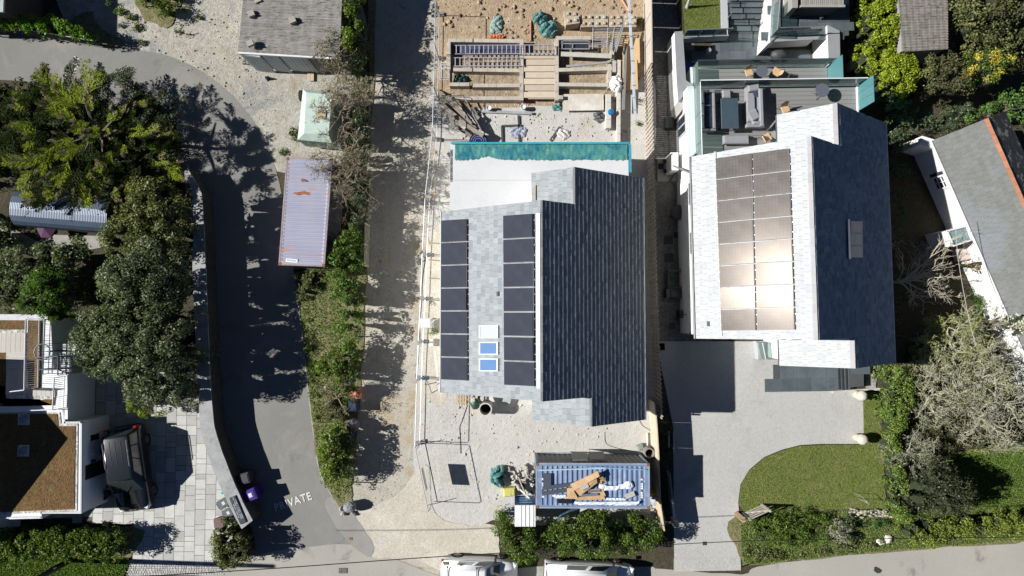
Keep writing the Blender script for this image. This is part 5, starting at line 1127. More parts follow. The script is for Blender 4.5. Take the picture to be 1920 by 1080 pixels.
def chair(px, py, z, rz, label, seat=WIC, back=True, frame=LEG):
    t_ = thing('garden_chair', label, 'chair', P(px, py, z), rz); b = MB(); b.bbox((0, 0, .44), (.42, .42, .05), .02); part('seat', b, seat, t_, world=False)
    b = MB(); b.tube([(-.2, -.22, .45), (-.27, -.2, .72), (-.3, 0, .8), (-.27, .2, .72), (-.2, .22, .45)], .018, 6); part('back_frame', b, frame, t_, world=False)
    if back: b = MB(); b.slab([(-.2, -.17, .5), (-.2, .17, .5), (-.3, .15, .76), (-.3, -.15, .76)], (.02, 0, 0)); part('backrest', b, seat, t_, world=False)
    for sx in (-1, 1):
        for sy in (-1, 1): b = MB(); b.tube([(sx * .17, sy * .17, .44), (sx * .25, sy * .25, 0)], .012, 5); part('leg', b, frame, t_, world=False)
    return t_
chair(1399, 141, zE + .02, -1.3, 'tan chair with green frame left of the round table on the lower terrace', frame=M('green_metal', (.08, .16, .12), .5)); chair(1450, 140, zE + .02, 2.6, 'black rimmed tan bucket chair right of the round table on the lower terrace')
chair(1432, 262, zD + .02, .5, 'tan wicker chair beside the grey bench near the roof edge'); chair(1466, 209, zD + .02, -1.2, 'tan chair tucked against the roof edge of the upper terrace')
lc = thing('folding_screen', 'pair of leaning grey framed panels beside the roof edge of the terrace', 'panel', P(1448, 250, zD))
for k, (q0, q1) in enumerate((((1437, 245), (1456, 222)), ((1441, 252), (1456, 262)))):
    a, c = P(*q0, zD + .1), P(*q1, zD + .9); b = MB(); b.slab([a, c, c + Vector((0, 0, .35)), a + Vector((0, 0, .7))], (.03, .03, 0)); part('panel', b, RAT, lc)
b = MB(); b.rock(P(1417, 176, zD + .56), (.35, .25, .1), random.Random(2), .3, 1); single('crumpled_cloth', b, NAVY, 'dark blue cloth lying on the light grey sofa', 'cloth')
# covered barbecue on the slate patio
bq = thing('covered_barbecue', 'barbecue under a crumpled black cover on the slate patio', 'barbecue', P(1461, 112, .06)); b = MB(); rn = random.Random(5); q = P(1463, 99, 1.0)
b.rock((q.x, q.y, .75), (.85, .62, .55), rn, .07, 2, 0); part('cover', b, M('black_cover', (.05, .055, .06), .6, .2, 4, bump=.5), bq, smooth=True)
b = MB(); 
for k in range(4): b.rock((q.x + rn.uniform(-.5, .2), q.y - rn.uniform(.1, .5), rn.uniform(.2, .6)), (.4, .3, .4), rn, .3, 1)
part('cover_fold', b, M('black_cover', (.05, .055, .06)), bq)
bt = thing('pool_table', 'small blue topped games table with white edge partly behind the lower glass', 'table', P(1310, 120, .1)); q0, q1 = P(1281, 117, .75), P(1357, 131, .75)
b = MB(); b.box(((q0.x + q1.x) / 2, (q0.y + q1.y) / 2, .72), (q1.x - q0.x, q0.y - q1.y, .05), rh.rz); part('tabletop', b, M('indigo_top', (.05, .045, .22), .5), bt)
b = MB(); q2, q3 = P(1297, 116, .76), P(1356, 114, .76); b.tube([q2, q3, P(1357, 131, .76)], .018, 4); part('edge_trim', b, RAILW, bt)
b = MB(); b.lathe([(.12, 0), (.14, .35), (.1, .37)], P(1326, 98, .07), 12); single('steel_pot', b, M('pale_steel', (.5, .55, .6), .3, .05, 3, metal=.5), 'small steel pot in the shade by the terrace glass', 'pot')
b = MB(); b.tube([P(1288, 14, .5), P(1292, 0, 1.2), P(1298, -16, 1.9)], [.1, .06, .03], 7); single('furled_parasol', b, M('pale_canvas', (.5, .52, .54), .7), 'furled pale parasol at the top edge of the upper lawn', 'parasol')
b = MB(); b.bbox(P(1599, 124, .3), (.5, .5, .5), .04, .1); single('stone_planter', b, M('mossy_stone', (.25, .25, .2), .9, .25, 4, bump=.5), 'square mossy stone block in the shadow beside the terrace', 'planter')
b = MB(); a = P(1394, 36, 1.0); c = P(1414, 35, 1.0); b.box((a + c) / 2, ((c - a).length, .06, .05)); b.box(a, (.07, .12, .06)); b.box(c, (.07, .12, .06)); 
single('step_bracket', b, LEG, 'small dark bar fixed across a slate step', 'bar')

# ------------------------------------------------------------------ alley, fence line, driveway details
# plinth with heat pump
hp = thing('heat_pump', 'white heat pump unit on a pale slab beside the white wall', 'heat pump', P(1250, 310, 0))
fbz = lambda par, nm, x0, y0, x1, y1, za, zb, mat, bev=.02, rz=0: fb(par, nm, x0, y0, x1, y1, za, zb, mat, bev, rz)
fbz(hp, 'slab', 1232, 294, 1274, 340, .01, .08, M('pale_slab', (.3, .29, .26), .9, .12, 4, bump=.3)); fbz(hp, 'casing', 1258, 285.5, 1272.5, 319, .1, 1.35, M('white_casing', (.75, .75, .73), .4, .03, 3), .03)
for py in (301, 320): fbz(hp, 'bracket', 1245, py - 3, 1252, py + 3, .08, .3, LEG)
b = MB(); b.tube([P(1268, 324, .8), P(1263, 328, .4), P(1256, 340, .2)], .04, 6); part('pipe', b, LEG, hp)
b = MB(); b.box(P(1239, 312, .09), (.32, .32, .02)); single('drain_cover', b, M('navy_cover', (.02, .025, .035), .7), 'small black square cover on the heat pump slab', 'drain cover')
# barrow-like black barrel with frame
br = thing('garden_roller', 'black drum with thin tubular handle in the dark gravel alley', 'roller', P(1254, 233, 0)); q = P(1254, 232, .3); b = MB(); b.tube([(q.x, q.y - .32, .3), (q.x, q.y + .32, .3)], .28, 18); part('drum', b, M('black_rubber', (.02, .022, .022), .6), br)
b = MB(); b.tube([P(1259, 221, .35), P(1272, 216, .9), P(1273, 232, .9), P(1260, 238, .35)], .015, 5); part('handle', b, LEG, br)
bb = thing('covered_grill', 'round grill under a brown cover against the alley wall', 'barbecue', P(1264, 402, 0)); b = MB(); b.lathe([(.3, 0), (.42, .5), (.44, .8), (.2, .95), (.05, .97)], P(1266, 402, 0), 9); b.box(P(1252, 398, .75), (.25, .35, .1)); part('cover', b, M('brown_cover', (.055, .045, .04), .7, .15, 4, bump=.3), bb)
for px, py, w_ in ((1253, 450, .52), (1269, 441, .36), (1254, 483, .52), (1260, 611, .36), (1240, 650, .4)):
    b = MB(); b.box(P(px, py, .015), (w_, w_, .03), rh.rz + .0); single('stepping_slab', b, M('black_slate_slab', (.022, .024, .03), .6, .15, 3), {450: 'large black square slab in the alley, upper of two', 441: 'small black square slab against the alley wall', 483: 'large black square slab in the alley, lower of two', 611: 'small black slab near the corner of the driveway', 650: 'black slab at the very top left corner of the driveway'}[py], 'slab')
ck = thing('outdoor_crate', 'low dark framed cold frame holding a green hose in the alley', 'cold frame', P(1265, 524, 0)); 
for (x0, y0, x1, y1) in ((1253, 506, 1280, 508), (1253, 538, 1280, 540), (1253, 506, 1255, 540), (1278, 506, 1280, 540)): fbz(ck, 'rail', x0, y0, x1, y1, .1, .55, M('dark_timber_rail', (.1, .11, .1), .8), .01)
b = MB(); cc = P(1259, 524, .5); b.tube([cc + Vector((.16 * math.cos(a), .24 * math.sin(a), .02)) for a in [k * .5 for k in range(15)]], .03, 5); single('garden_hose', b, M('green_hose', (.01, .2, .07), .4), 'coil of green hose on the dark cold frame', 'hose')
b = MB(); b.bbox(P(1262, 550, .3), (.9, .55, .5), .03); b.bbox(P(1263, 551, .6), (.32, .4, .12), .03); single('tool_box', b, M('near_black', (.03, .035, .045), .5), 'dark box with a pale handled case below the cold frame', 'box')
b = MB(); b.box(P(1257, 569, .06), (1.5, .1, .12), rh.rz); single('edging_board', b, M('grey_timber', (.2, .18, .15), .85, .15, 5), 'low timber edging crossing the alley below the box', 'edging')
b = MB(); b.bbox(P(1277, 589, .4), (.35, .42, .7), .03); b.tube([P(1280, 590, .8), P(1289, 590, 1.3)], .02, 5); b.lathe([(.09, 0), (.12, .05), (.04, .1)], P(1289, 590, 1.3), 10); single('outdoor_tap_box', b, LEG, 'dark box and round lamp on the shaded wall near the house corner', 'box')
pc = thing('porch', 'small pebbledashed wing wall at the lower left corner of the white house', 'porch', P(1296, 615, 0)); b = MB(); pts = PP([(1299, 598), (1307, 600), (1307, 629), (1300, 627)], 2.6); b.prism([(p.x, p.y) for p in pts], 0, 2.6); part('wall', b, M('pebbledash', (.3, .3, .28)), pc)
# front porch decking and slate entrance steps
fp = thing('front_porch', 'small grey boarded landing with glass side beside the front wing', 'porch', P(1440, 655, .0)); zz = .6
for k in range(7): fbz(fp, 'deck_board', 1422, 641 + k * 4.9, 1462, 645.4 + k * 4.9, zz - .05, zz, M('grey_porch_board', (.28, .29, .28), .7, .1, 4, rndv=.1), .005)
wrun(fp, P(1418, 641, zz), P(1424, 672, zz), .9, 1, GL1, STEEL); b = MB(); pts = PP([(1419, 640), (1462, 640), (1462, 676), (1423, 674)], zz - .06); b.prism([(p.x, p.y) for p in pts], 0, zz - .06); part('base', b, M('pale_grey_render', (.38, .4, .42)), fp)
slatefield('entrance_slate', 'dark slate landing in front of the pale roofed wing', [(1450, 684), (1574, 686), (1574, 732), (1451, 735)], .14, 1.1, .75, 9)
slatefield('entrance_slate', 'dark slate strip right of the three entrance steps', [(1592, 688), (1620, 688), (1620, 724), (1592, 727)], .55, 1.1, .75, 10)
es = thing('entrance_steps', 'three narrow slate steps with dark risers beside the entrance landing', 'steps', P(1582, 708, 0))
for k in range(3): fbz(es, 'tread', 1574 + k * 6.5, 687, 1581 + k * 6.5, 730, 0, .24 + k * .1, SLT, .01); fbz(es, 'nosing', 1573 + k * 7, 687, 1576 + k * 7, 730, 0, .26 + k * .1, M('black_riser', (.01, .012, .016), .8), .005)
sheet('pebble_strip', [(1620, 688), (1645, 685), (1640, 730), (1622, 730)], .03, groundmat('purple_pebbles', [(.24, .23, .24), (.33, .3, .28)], grain=12, patch=1, grainamt=.6, bump=1), smooth=False)
b = MB(); a, c = P(1560, 735, .1), P(1648, 729, .1); b.box((a + c) / 2, ((c - a).length, .14, .2), math.atan2(c.y - a.y, c.x - a.x)); single('low_kerb', b, M('pale_kerb', (.42, .41, .38), .8, .1, 4), 'pale kerb along the foot of the entrance slate', 'kerb')
# bollard posts with round tops
for (px, py, lab) in ((1602, 739, 'rounded pale stone post at the upper corner of the front lawn'), (1603, 819, 'rounded pale stone post where the drive curves round the lawn')):
    o = thing('stone_post', lab, 'post', P(px, py, 0), 0, 'stone posts beside the drive'); b = MB(); b.rock((0, 0, .35), (.5, .46, .9), random.Random(px), .08, 2); part('shaft', b, M('pale_granite', (.5, .46, .38), .85, .15, 5, bump=.4), o, world=False, smooth=True)
    b = MB(); b.rock((0, 0, .78), (.62, .6, .55), random.Random(px + 3), .06, 2); part('cap_stone', b, M('pale_granite', (.5, .46, .38)), o, world=False, smooth=True)
# five bar gate standing open over the lawn
gt = thing('timber_gate', 'silvered five bar timber gate standing open at the edge of the lawn', 'gate', P(1392, 968, 0)); ga, gc = P(1392, 962, .1), P(1428, 946, .1); d = gc - ga; TIMB = M('silvered_timber', (.4, .37, .31), .85, .15, 5)
for k in range(5): b = MB(); b.slab([ga + Vector((0, 0, .1 + k * .25)), gc + Vector((0, 0, .1 + k * .25)), gc + Vector((0, 0, .2 + k * .25)), ga + Vector((0, 0, .2 + k * .25))], (.03, .05, 0)); part('bar', b, TIMB, gt)
for t in (0, 1): b = MB(); q = ga.lerp(gc, t); b.box(q + Vector((0, 0, .62)), (.1, .1, 1.25), .4); part('stile', b, TIMB, gt)
b = MB(); b.slab([ga, ga + Vector((0, 0, .15)), gc + Vector((0, 0, 1.2)), gc + Vector((0, 0, 1.05))], (.04, .06, 0)); part('brace', b, TIMB, gt)
b = MB(); b.box(P(1387, 969, .6), (.22, .22, 1.25), .5); single('gate_post', b, M('orange_brown_post', (.36, .25, .15), .85, .15, 5), 'brown timber gate post at the open gate', 'post')
b = MB(); a = P(1601, 924, 0); b.tube([a, a + Vector((0, 0, .95)), a + Vector((.0, 0, .95)), a + Vector((.22, -.3, .95)), a + Vector((.22, -.3, 0))], .012, 5); b.tube([a + Vector((.12, -.15, .95)), a + Vector((.35, -.38, .95))], .018, 5); single('lawn_hoop', b, TIMB, 'thin timber hoop standing near the right edge of the front lawn', 'frame')
# white gate rails and sleepers in the shade left of the driveway
for pts_, lab in ((((1254, 809), (1254, 839)), 'short pale rail in the shade, left of a pair beside the drive'), (((1263.5, 809), (1263.5, 851)), 'long pale rail in the shade, right of a pair beside the drive')):
    b = MB(); a, c = P(*pts_[0], .15), P(*pts_[1], .15); b.box((a + c) / 2, (.08, abs(a.y - c.y), .1)); single('rail', b, M('pale_painted_rail', (.45, .44, .4), .7), lab, 'rail')
lf = thing('low_panel_fence', 'low blue grey panel fence with white top ending in a stone pier beside the drive', 'fence', P(1258, 930, 0)); a, c = P(1256, 888, .9), P(1264, 970, .9)
for k in range(4): p, q = a.lerp(c, k / 4 + .005), a.lerp(c, (k + 1) / 4 - .005); b = MB(); b.slab([p, q, q - Vector((0, 0, .85)), p - Vector((0, 0, .85))], (.05, 0, 0)); part('panel', b, M('blue_grey_panel', (.2, .25, .28), .7), lf)
b = MB(); b.box(a.lerp(c, .8) + Vector((0, 0, .03)), (.1, 1.0, .06), .1); part('top_strip', b, WHITE, lf); b = MB(); b.bbox(P(1265, 979, .5), (.24, .3, 1.0), .03); part('pier', b, M('pale_granite', (.5, .46, .38)), lf)
b = MB()
for k in range(3): b.tube([P(1268, 955 + k * 7, .5), P(1268.5, 960 + k * 7, .5)], .03, 5)
single('hinge_bits', b, M('pale_metal', (.4, .4, .4)), 'row of small pale metal bits beside the stone pier', 'fittings')

# ---- cottage at the right edge
zc = 3.2
ct = thing('cottage', 'white cottage with weathered grey slate roof and orange ridge tiles at the right edge', 'house', P(1850, 400, 0))
eA, eB = P(1752, 272, 2.3), P(1911, 635, 2.3)                      # lower roof edge
d = (eB - eA).normalized(); nrm = Vector((-d.y, d.x, 0)); nrm = nrm if nrm.x > 0 else -nrm
tz = .62; wdt = 3.3
# ridge passes px (1850,222) to (1920,385)
rA = onplane(1850, 222, eA, (-nrm * tz + Vector((0, 0, 1))).normalized()); wdt = (rA - eA).dot(nrm); zr3 = eA.z + wdt * tz
cf = Frame((eA.x, eA.y, 0), math.atan2(d.y, d.x) + math.pi / 2)     # X: towards ridge, Y: along, upwards in picture
cf.X = nrm; cf.Y = -d; cf.m = Matrix((cf.X, cf.Y, Vector((0, 0, 1)))).transposed(); cf.i = cf.m.transposed(); cf.rz = math.atan2(nrm.y, nrm.x)
Lc = 16.0; yT = cf.l(rA).y
yT0 = 0.35
b = MB(); gable(b, cf, .3, 2.15, wdt, zr3 - .2, 2 * wdt - .3, 2.15, -Lc, yT - .2); part('wall', b, WHITE, ct)
b = MB(); roof_core(b, cf, 0, 2.3, wdt, zr3, -Lc, yT); roof_core(b, cf, 2 * wdt, 2.3, wdt, zr3, -Lc, yT); part('roof_deck', b, DECK, ct)
SL_OLD = slatemat('weathered_slate', [(.12, .125, .12), (.135, .14, .135), (.145, .15, .145)], .85, .4, patch=(.35, .5, .6, (.175, .19, .205)), lichen=(3, .66, .74, (.12, .125, .12)))
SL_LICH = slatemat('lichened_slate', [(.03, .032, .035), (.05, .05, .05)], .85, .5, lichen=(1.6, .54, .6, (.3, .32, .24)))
lc3 = math.hypot(1, tz); slates(ct, cf.w(0, -Lc, 2.32), cf.Y, Vector((nrm.x, nrm.y, tz)).normalized(), [(2, Lc + yT, 0, wdt * lc3)], SL_OLD, quota=150, seed=31, wmin=.26, wmax=.36, expo=.24)
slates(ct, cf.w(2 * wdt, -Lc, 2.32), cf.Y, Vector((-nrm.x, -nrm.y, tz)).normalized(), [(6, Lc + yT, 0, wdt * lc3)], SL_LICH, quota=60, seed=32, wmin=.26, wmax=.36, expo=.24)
ORT = M('orange_ridge_tile', (.33, .14, .08), .85, .15, 4, rndv=.3); ridge_tiles(ct, cf.w(wdt, -Lc + 2, zr3 + .06), cf.w(wdt, yT, zr3 + .06), 30, ORT, .13)
b = MB(); b.tube([cf.w(-.06, -Lc, 2.24), cf.w(-.06, yT, 2.24)], .07, 6); part('gutter', b, M('white_gutter', (.7, .7, .7)), ct)
def cwin(py, wd_, z0, z1):
    c = cf.l(onplane(1755 + (py - 262) * .463 - 14, py, cf.w(.3, 0, 0), nrm)).y
    b = MB()
    for (ya, yb2, za, zb) in ((c - wd_, c + wd_, z0, z0 + .09), (c - wd_, c + wd_, z1 - .09, z1), (c - wd_, c - wd_ + .09, z0 + .09, z1 - .09), (c + wd_ - .09, c + wd_, z0 + .09, z1 - .09), (c - .02, c + .02, z0 + .09, z1 - .09)): cf.box(b, .2, .34, ya, yb2, za, zb)
    for k in (1, 2): cf.box(b, .22, .32, c - wd_ + .09, c - .02, z0 + (z1 - z0) * k / 3, z0 + (z1 - z0) * k / 3 + .03); cf.box(b, .22, .32, c + .02, c + wd_ - .09, z0 + (z1 - z0) * k / 3, z0 + (z1 - z0) * k / 3 + .03)
    f = part('window', b, M('white_sash', (.72, .72, .72), .5), ct); b = MB(); cf.box(b, .26, .31, c - wd_ + .05, c + wd_ - .05, z0 + .05, z1 - .05); g_ = part('pane', b, GLS, ct); g_.parent = f
    b = MB(); cf.box(b, .18, .3, c + wd_ + .02, c + wd_ + .2, z0, z1); part('shutter', b, M('navy_shutter', (.03, .035, .06), .6), ct)
cwin(338, .4, .7, 1.7); cwin(505, .3, .9, 1.6)
lt = thing('lean_to', 'white framed glazed lean-to bay against the cottage wall', 'bay', P(1790, 440, 0)); pts = PP([(1775, 433), (1812, 424), (1822, 450), (1788, 461)], 1.9); b = MB(); b.prism([(p.x, p.y) for p in pts], 0, 1.8); part('wall', b, WHITE, lt)
b = MB(); b.prism([(p.x, p.y) for p in PP([(1779, 435), (1811, 427), (1819, 448), (1790, 457)], 1.9)], 1.8, 1.84); part('glass_roof', b, M('blue_green_glass', (.2, .28, .28), .2), lt)
b = MB(); pr_ = PP([(1775, 433), (1812, 424), (1822, 450), (1788, 461), (1775, 433)], 1.9); b.tube(pr_, .06, 4); part('frame', b, M('white_sash', (.72, .72, .72)), lt)
b = MB(); b.prism([(p.x, p.y) for p in PP([(1804, 456), (1828, 450), (1840, 478), (1812, 488)], 1.0)], 0, 1.0); single('porch_step', b, M('pale_brick_step', (.5, .42, .37), .85, .15, 5), 'pale pinkish block porch beside the glazed bay', 'porch')
b = MB(); a = P(1712, 282, 1.4); b.box(P(1728, 276, .9), (1.2, .5, 1.7), -.3); single('side_wing', b, WHITE, 'white wall stub at the top corner of the cottage', 'wall')
sheet('cottage_path', [(1800, 470), (1850, 470), (1935, 650), (1880, 650), (1830, 560)], .03, M('pale_path', (.36, .32, .27), .9, .25, 3, bump=.3), 4, .05, 3)

# ---- corrugated sheds (top left and top right)
def corrshed(name, label, quad, z0, z1, mat, cat, seed, pitch=.146, wallm=None, eave=True, rows=3):
    """quad in pixels TL,TR,BR,BL at z; sheets run top to bottom with ridges across"""
    zz_ = [z1, z1, z0, z0]; q = [P(px, py, zz_[i]) for i, (px, py) in enumerate(quad)]
    o = thing(name, label, cat, (q[3].x, q[3].y, 0)); rn = random.Random(seed)
    L = (q[0] - q[3]).length; n = int(L / pitch) * 2; W_ = (q[2] - q[3]).length; m = 24; b = MB(); vs = []
    for i in range(n + 1):
        t = i / n
        for j in range(m + 1):
            u = j / m; p = q[3].lerp(q[2], u).lerp(q[0].lerp(q[1], u), t); vs.append(p + Vector((0, 0, (.055 if i % 2 else 0) + .008 * math.sin(j * 2.1 + (i // 11)) )))
    b.add(vs, [(i * (m + 1) + j, i * (m + 1) + j + 1, (i + 1) * (m + 1) + j + 1, (i + 1) * (m + 1) + j) for i in range(n) for j in range(m)])
    part('corrugated_roof', b, mat, o)
    ctr = sum(q, Vector()) / 4; s_ = [ctr + (p - ctr) * .97 for p in q]; b = MB(); vs = [Vector((p.x, p.y, 0)) for p in s_] + [p - Vector((0, 0, .12)) for p in s_]
    b.add(vs, [(0, 1, 2, 3), (4, 5, 6, 7)] + [(i, (i + 1) % 4, 4 + (i + 1) % 4, 4 + i) for i in range(4)]); part('wall', b, wallm or M('grey_shed_wall', (.28, .28, .27), .9, .15, 2), o)
    return o, q
ASB = slatemat('unused', [(.1, .1, .1), (.2, .2, .2)], .9)
def corrmat(name, a, b_, moss, dirn='Y'):
    t = NT(name); p = t.pos('world'); c = t.mix(t.ramp(t.noise(t.pos('world', (.6, 9, 1)), 1.2, 4, .7), .35, .68), a, b_); c = t.mix(t.ramp(t.noise(p, 2.2, 5, .75), .52, .68), c, moss); c = t.mix(t.ramp(t.noise(t.pos('world', (1.5, 14, 1)), 1.6, 3, .7), .56, .66), c, (.05, .05, .045))
    t.bsdf(c, .92, 0, .2, t.bump(t.noise(p, 14, 4, .7), .5, .02)); return t.m
CM1 = corrmat('old_cement_sheet', (.23, .215, .2), (.33, .32, .3), (.15, .14, .12))
gr, q = corrshed('garage_shed', 'old shed with mossy corrugated cement roof and white double doors, at the top left', [(462, -60), (644, -60), (637, 107), (447, 97)], 2.55, 3.1, CM1, 'shed', 3)
for nm, x0, x1, lab in (('door', 449, 487, None), ('door', 487, 520, None), ('door', 520, 573, None)):
    a, c = P(x0, 122, 0), P(x1, 128 if x1 > 560 else 125, 0); a1, c1 = P(x0 + 1, 99, 2.4), P(x1 + 1, 103, 2.4); b = MB(); a = Vector((a1.x, a1.y - .05, .05)); c = Vector((c1.x - .03, c1.y - .05, .05)); b.slab([a, c, Vector((c.x, c.y, 2.4)), Vector((a.x, a.y, 2.4))], (0, -.05, 0)); part(nm, b, M('white_door', (.6, .62, .64), .6, .08, 3), gr)
    for k in range(7):
        u = (k + .5) / 7; p = a.lerp(c, u); b = MB(); b.box((p.x, p.y - .06, 1.2), (.02, .012, 2.2)); part('door_batten', b, M('door_groove', (.35, .37, .4)), gr)
b = MB(); a = P(448, 98, 2.5); c = P(638, 109, 2.5); b.box((a + c) / 2 + Vector((0, -.05, 0)), ((c - a).length, .1, .14), math.atan2(c.y - a.y, c.x - a.x)); part('fascia', b, M('white_fascia', (.62, .62, .6), .7), gr)
for px, py in ((550, 40), (485, 2), (473, 28), (471, 83)):
    b = MB(); p = P(px, py, 2.8); b.box(p + Vector((0, 0, .1)), (.35, .3, .22), .4); part('roof_vent', b, M('vent_box', (.33, .31, .27), .9), gr)
CM2 = corrmat('old_cement_sheet_2', (.2, .185, .165), (.28, .26, .24), (.16, .15, .11))
corrshed('outbuilding', 'outbuilding with brownish corrugated cement roof among the trees at the top right', [(1680, -60), (1776, -60), (1777, 92), (1692, 97)], 2.5, 2.9, CM2, 'outbuilding', 5)
# corner of a timber building, top left, casting the deep shade
tb = thing('timber_building', 'corner of a dark timber building with pale verge at the top left corner', 'building', P(0, 10, 0)); b = MB(); a = P(4, 20, 3.0); b.box((a.x - 3, a.y + 3.2, 1.45), (5.8, 6.2, 2.9)); part('wall', b, M('brown_boards', (.06, .045, .035), .9), tb)
b = MB(); b.box((a.x - 3, a.y + 3.2, 3.0), (6.2, 6.6, .12)); part('roof', b, M('teal_grey_roof', (.3, .36, .36), .6, .1, 2), tb)
# ------------------------------------------------------------------ containers
def container(name, label, corners, ztop, mat, edgemat, n=22, low=.035, capmat=None):
    """corners px TL,TR,BR,BL of the roof"""
    q = [P(x, y, ztop) for x, y in corners]; o = thing(name, label, 'shipping container', (sum(p.x for p in q) / 4, sum(p.y for p in q) / 4, 0))
    ux = (q[1] - q[0]); uy = (q[3] - q[0]); longx = ux.length > uy.length; Lv, Wv = (ux, uy) if longx else (uy, ux); o0 = q[0]
    Ld, Wd = Lv.normalized(), Wv.normalized(); L, W_ = Lv.length, Wv.length
    at = lambda l, w_, z: o0 + Ld * l + Wd * w_ + Vector((0, 0, z - ztop))
    b = MB(); pit = (L - .5) / n; vs = []; ws = [.09, .13, .2, W_ - .2, W_ - .13, W_ - .09]
    prof = []; x = .25
    for i in range(n): prof += [(x, 0), (x + pit * .3, 0), (x + pit * .42, 1), (x + pit * .88, 1), (x + pit * .999, 0)]; x += pit
    prof = [(.08, 0)] + prof + [(L - .08, 0)]
    for l, k in prof:
        for j, w_ in enumerate(ws): vs.append(at(l, w_, ztop - .01 - (low * k if 1 < j < 4 else 0)))
    m = len(ws); f = [(i * m + j, i * m + j + 1, (i + 1) * m + j + 1, (i + 1) * m + j) for i in range(len(prof) - 1) for j in range(m - 1)]; b.add(vs, f); part('roof_panel', b, mat, o)
    # corrugated sides
    for (a0, a1, in_) in ((at(.1, .04, 0), at(L - .1, .04, 0), Wd), (at(.1, W_ - .04, 0), at(L - .1, W_ - .04, 0), -Wd), (at(.04, .1, 0), at(.04, W_ - .1, 0), Ld), (at(L - .04, .1, 0), at(L - .04, W_ - .1, 0), -Ld)):
        b = MB(); LL = (a1 - a0).length; k = int(LL / .28); vs = []; dd = (a1 - a0).normalized()
        for i in range(k * 4 + 1):
            t = i / (k * 4) * LL; dp = .0 if i % 4 in (0, 1) else .045
            vs += [a0 + dd * t + in_ * dp + Vector((0, 0, .12)), a0 + dd * t + in_ * dp + Vector((0, 0, ztop - .1))]
        b.add(vs, [(2 * i, 2 * i + 2, 2 * i + 3, 2 * i + 1) for i in range(k * 4)]); part('side_panel', b, capmat or mat, o)
    for (l0, w0, l1, w1) in ((0, .04, L, .04), (0, W_ - .04, L, W_ - .04), (.04, 0, .04, W_), (L - .04, 0, L - .04, W_)):
        for z in (ztop - .045, .07): b = MB(); c = (at(l0, w0, z) + at(l1, w1, z)) / 2; dd = at(l1, w1, z) - at(l0, w0, z); b.box(c, (dd.length, .085, .09), math.atan2(dd.y, dd.x)); part('rail', b, edgemat, o)
    RUST = M('rusty_casting', (.2, .1, .06), .85, .3, 6)
    for l in (.07, L - .07):
        for w_ in (.07, W_ - .07):
            b = MB(); b.box(at(l, w_, ztop / 2), (.12, .12, ztop - .1), math.atan2(Ld.y, Ld.x)); part('corner_post', b, edgemat, o)
            b = MB(); b.bbox(at(l, w_, ztop - .05), (.17, .16, .125), .015, math.atan2(Ld.y, Ld.x)); b.box(at(l, w_, ztop + .014), (.07, .035, .004), math.atan2(Ld.y, Ld.x)); part('corner_casting', b, RUST, o)
    return o, at, L, W_
PURC = M('faded_lilac_paint', (.3, .3, .42), .55, .1, 1.5, space='world', dirt=(.36, .33, .4), dsc=1.0, dlo=.45, dhi=.7)
def rustpaint(name, base, base2, rust, streakscale, lo, hi, wear=None):
    t = NT(name); p = t.pos('world'); c = t.mix(t.ramp(t.noise(p, .7, 5, .65), .35, .65), base, base2)
    if wear: c = t.mix(t.ramp(t.noise(t.pos('world', wear[0]), 1, 5, .75), wear[1], wear[2]), c, wear[3])
    c = t.mix(t.ramp(t.noise(t.pos('world', streakscale), 1.0, 5, .8, .3), lo, hi), c, rust); t.bsdf(c, .6, .1, .4, t.bump(t.noise(p, 25, 3, .6), .1, .01)); return t.m
PC = rustpaint('lilac_container_paint', (.26, .27, .37), (.31, .31, .39), (.42, .2, .1), (.55, 2.6, 1), .56, .68, ((.3, 7, 1), .52, .7, (.33, .31, .37)))
BC = rustpaint('blue_container_paint', (.14, .2, .34), (.2, .26, .38), (.3, .2, .17), (6, .5, 1), .64, .74, ((1.2, 1.4, 1), .5, .68, (.24, .32, .45)))
GC_ = rustpaint('grey_container_side', (.1, .105, .1), (.13, .135, .13), (.2, .13, .09), (3, .6, 1), .62, .72)
cp, atp, Lp, Wp = container('shipping_container', 'faded lilac shipping container with rust patches between lane and hedge', [(537, 295), (623, 298), (609, 503), (522, 497)], 2.6, PC, M('rusty_rim', (.28, .23, .24), .8, .25, 4), 26, .018, M('dark_side', (.12, .12, .15), .6))
for (px, py, w_, h) in ((571, 338, 14, 5), (568, 362, 22, 7)):
    for k in range(3):
        pts = smoothpoly(PP([(px - w_ + k * 3, py + k - 1), (px - 2, py - h / 2), (px + w_ - k * 4, py + k - 1), (px + 2, py + h / 2)], 2.603 + k * .0), 5, .05, k + int(px)); 
    b = MB(); b.add([(p.x, p.y, 2.596) for p in pts], [tuple(range(len(pts)))]); part('rust_patch', b, M('orange_rust', (.28, .1, .045), .9, .3, 6), cp)
b = MB(); a, c = P(536, 487, 2.6), P(558, 490, 2.6); b.box((a + c) / 2 + Vector((0, 0, .004)), ((c - a).length, .2, .006), -.1); part('label_plate', b, M('mint_white', (.6, .68, .68), .6), cp)
b = MB()
for k in range(7): q = a.lerp(c, .15 + k * .11); b.box(q + Vector((0, 0, .009)), (.05, .07, .003), -.1)
part('lettering', b, M('grey_ink', (.3, .4, .45)), cp)
cb, atb, Lb, Wb = container('shipping_container', 'blue shipping container with cardboard and white sheeting on its roof', [(1005, 868), (1218, 869), (1218, 953), (1005, 953)], 2.6, BC, M('pale_blue_rim', (.24, .29, .37), .6, .2, 3), 21, .045, GC_)
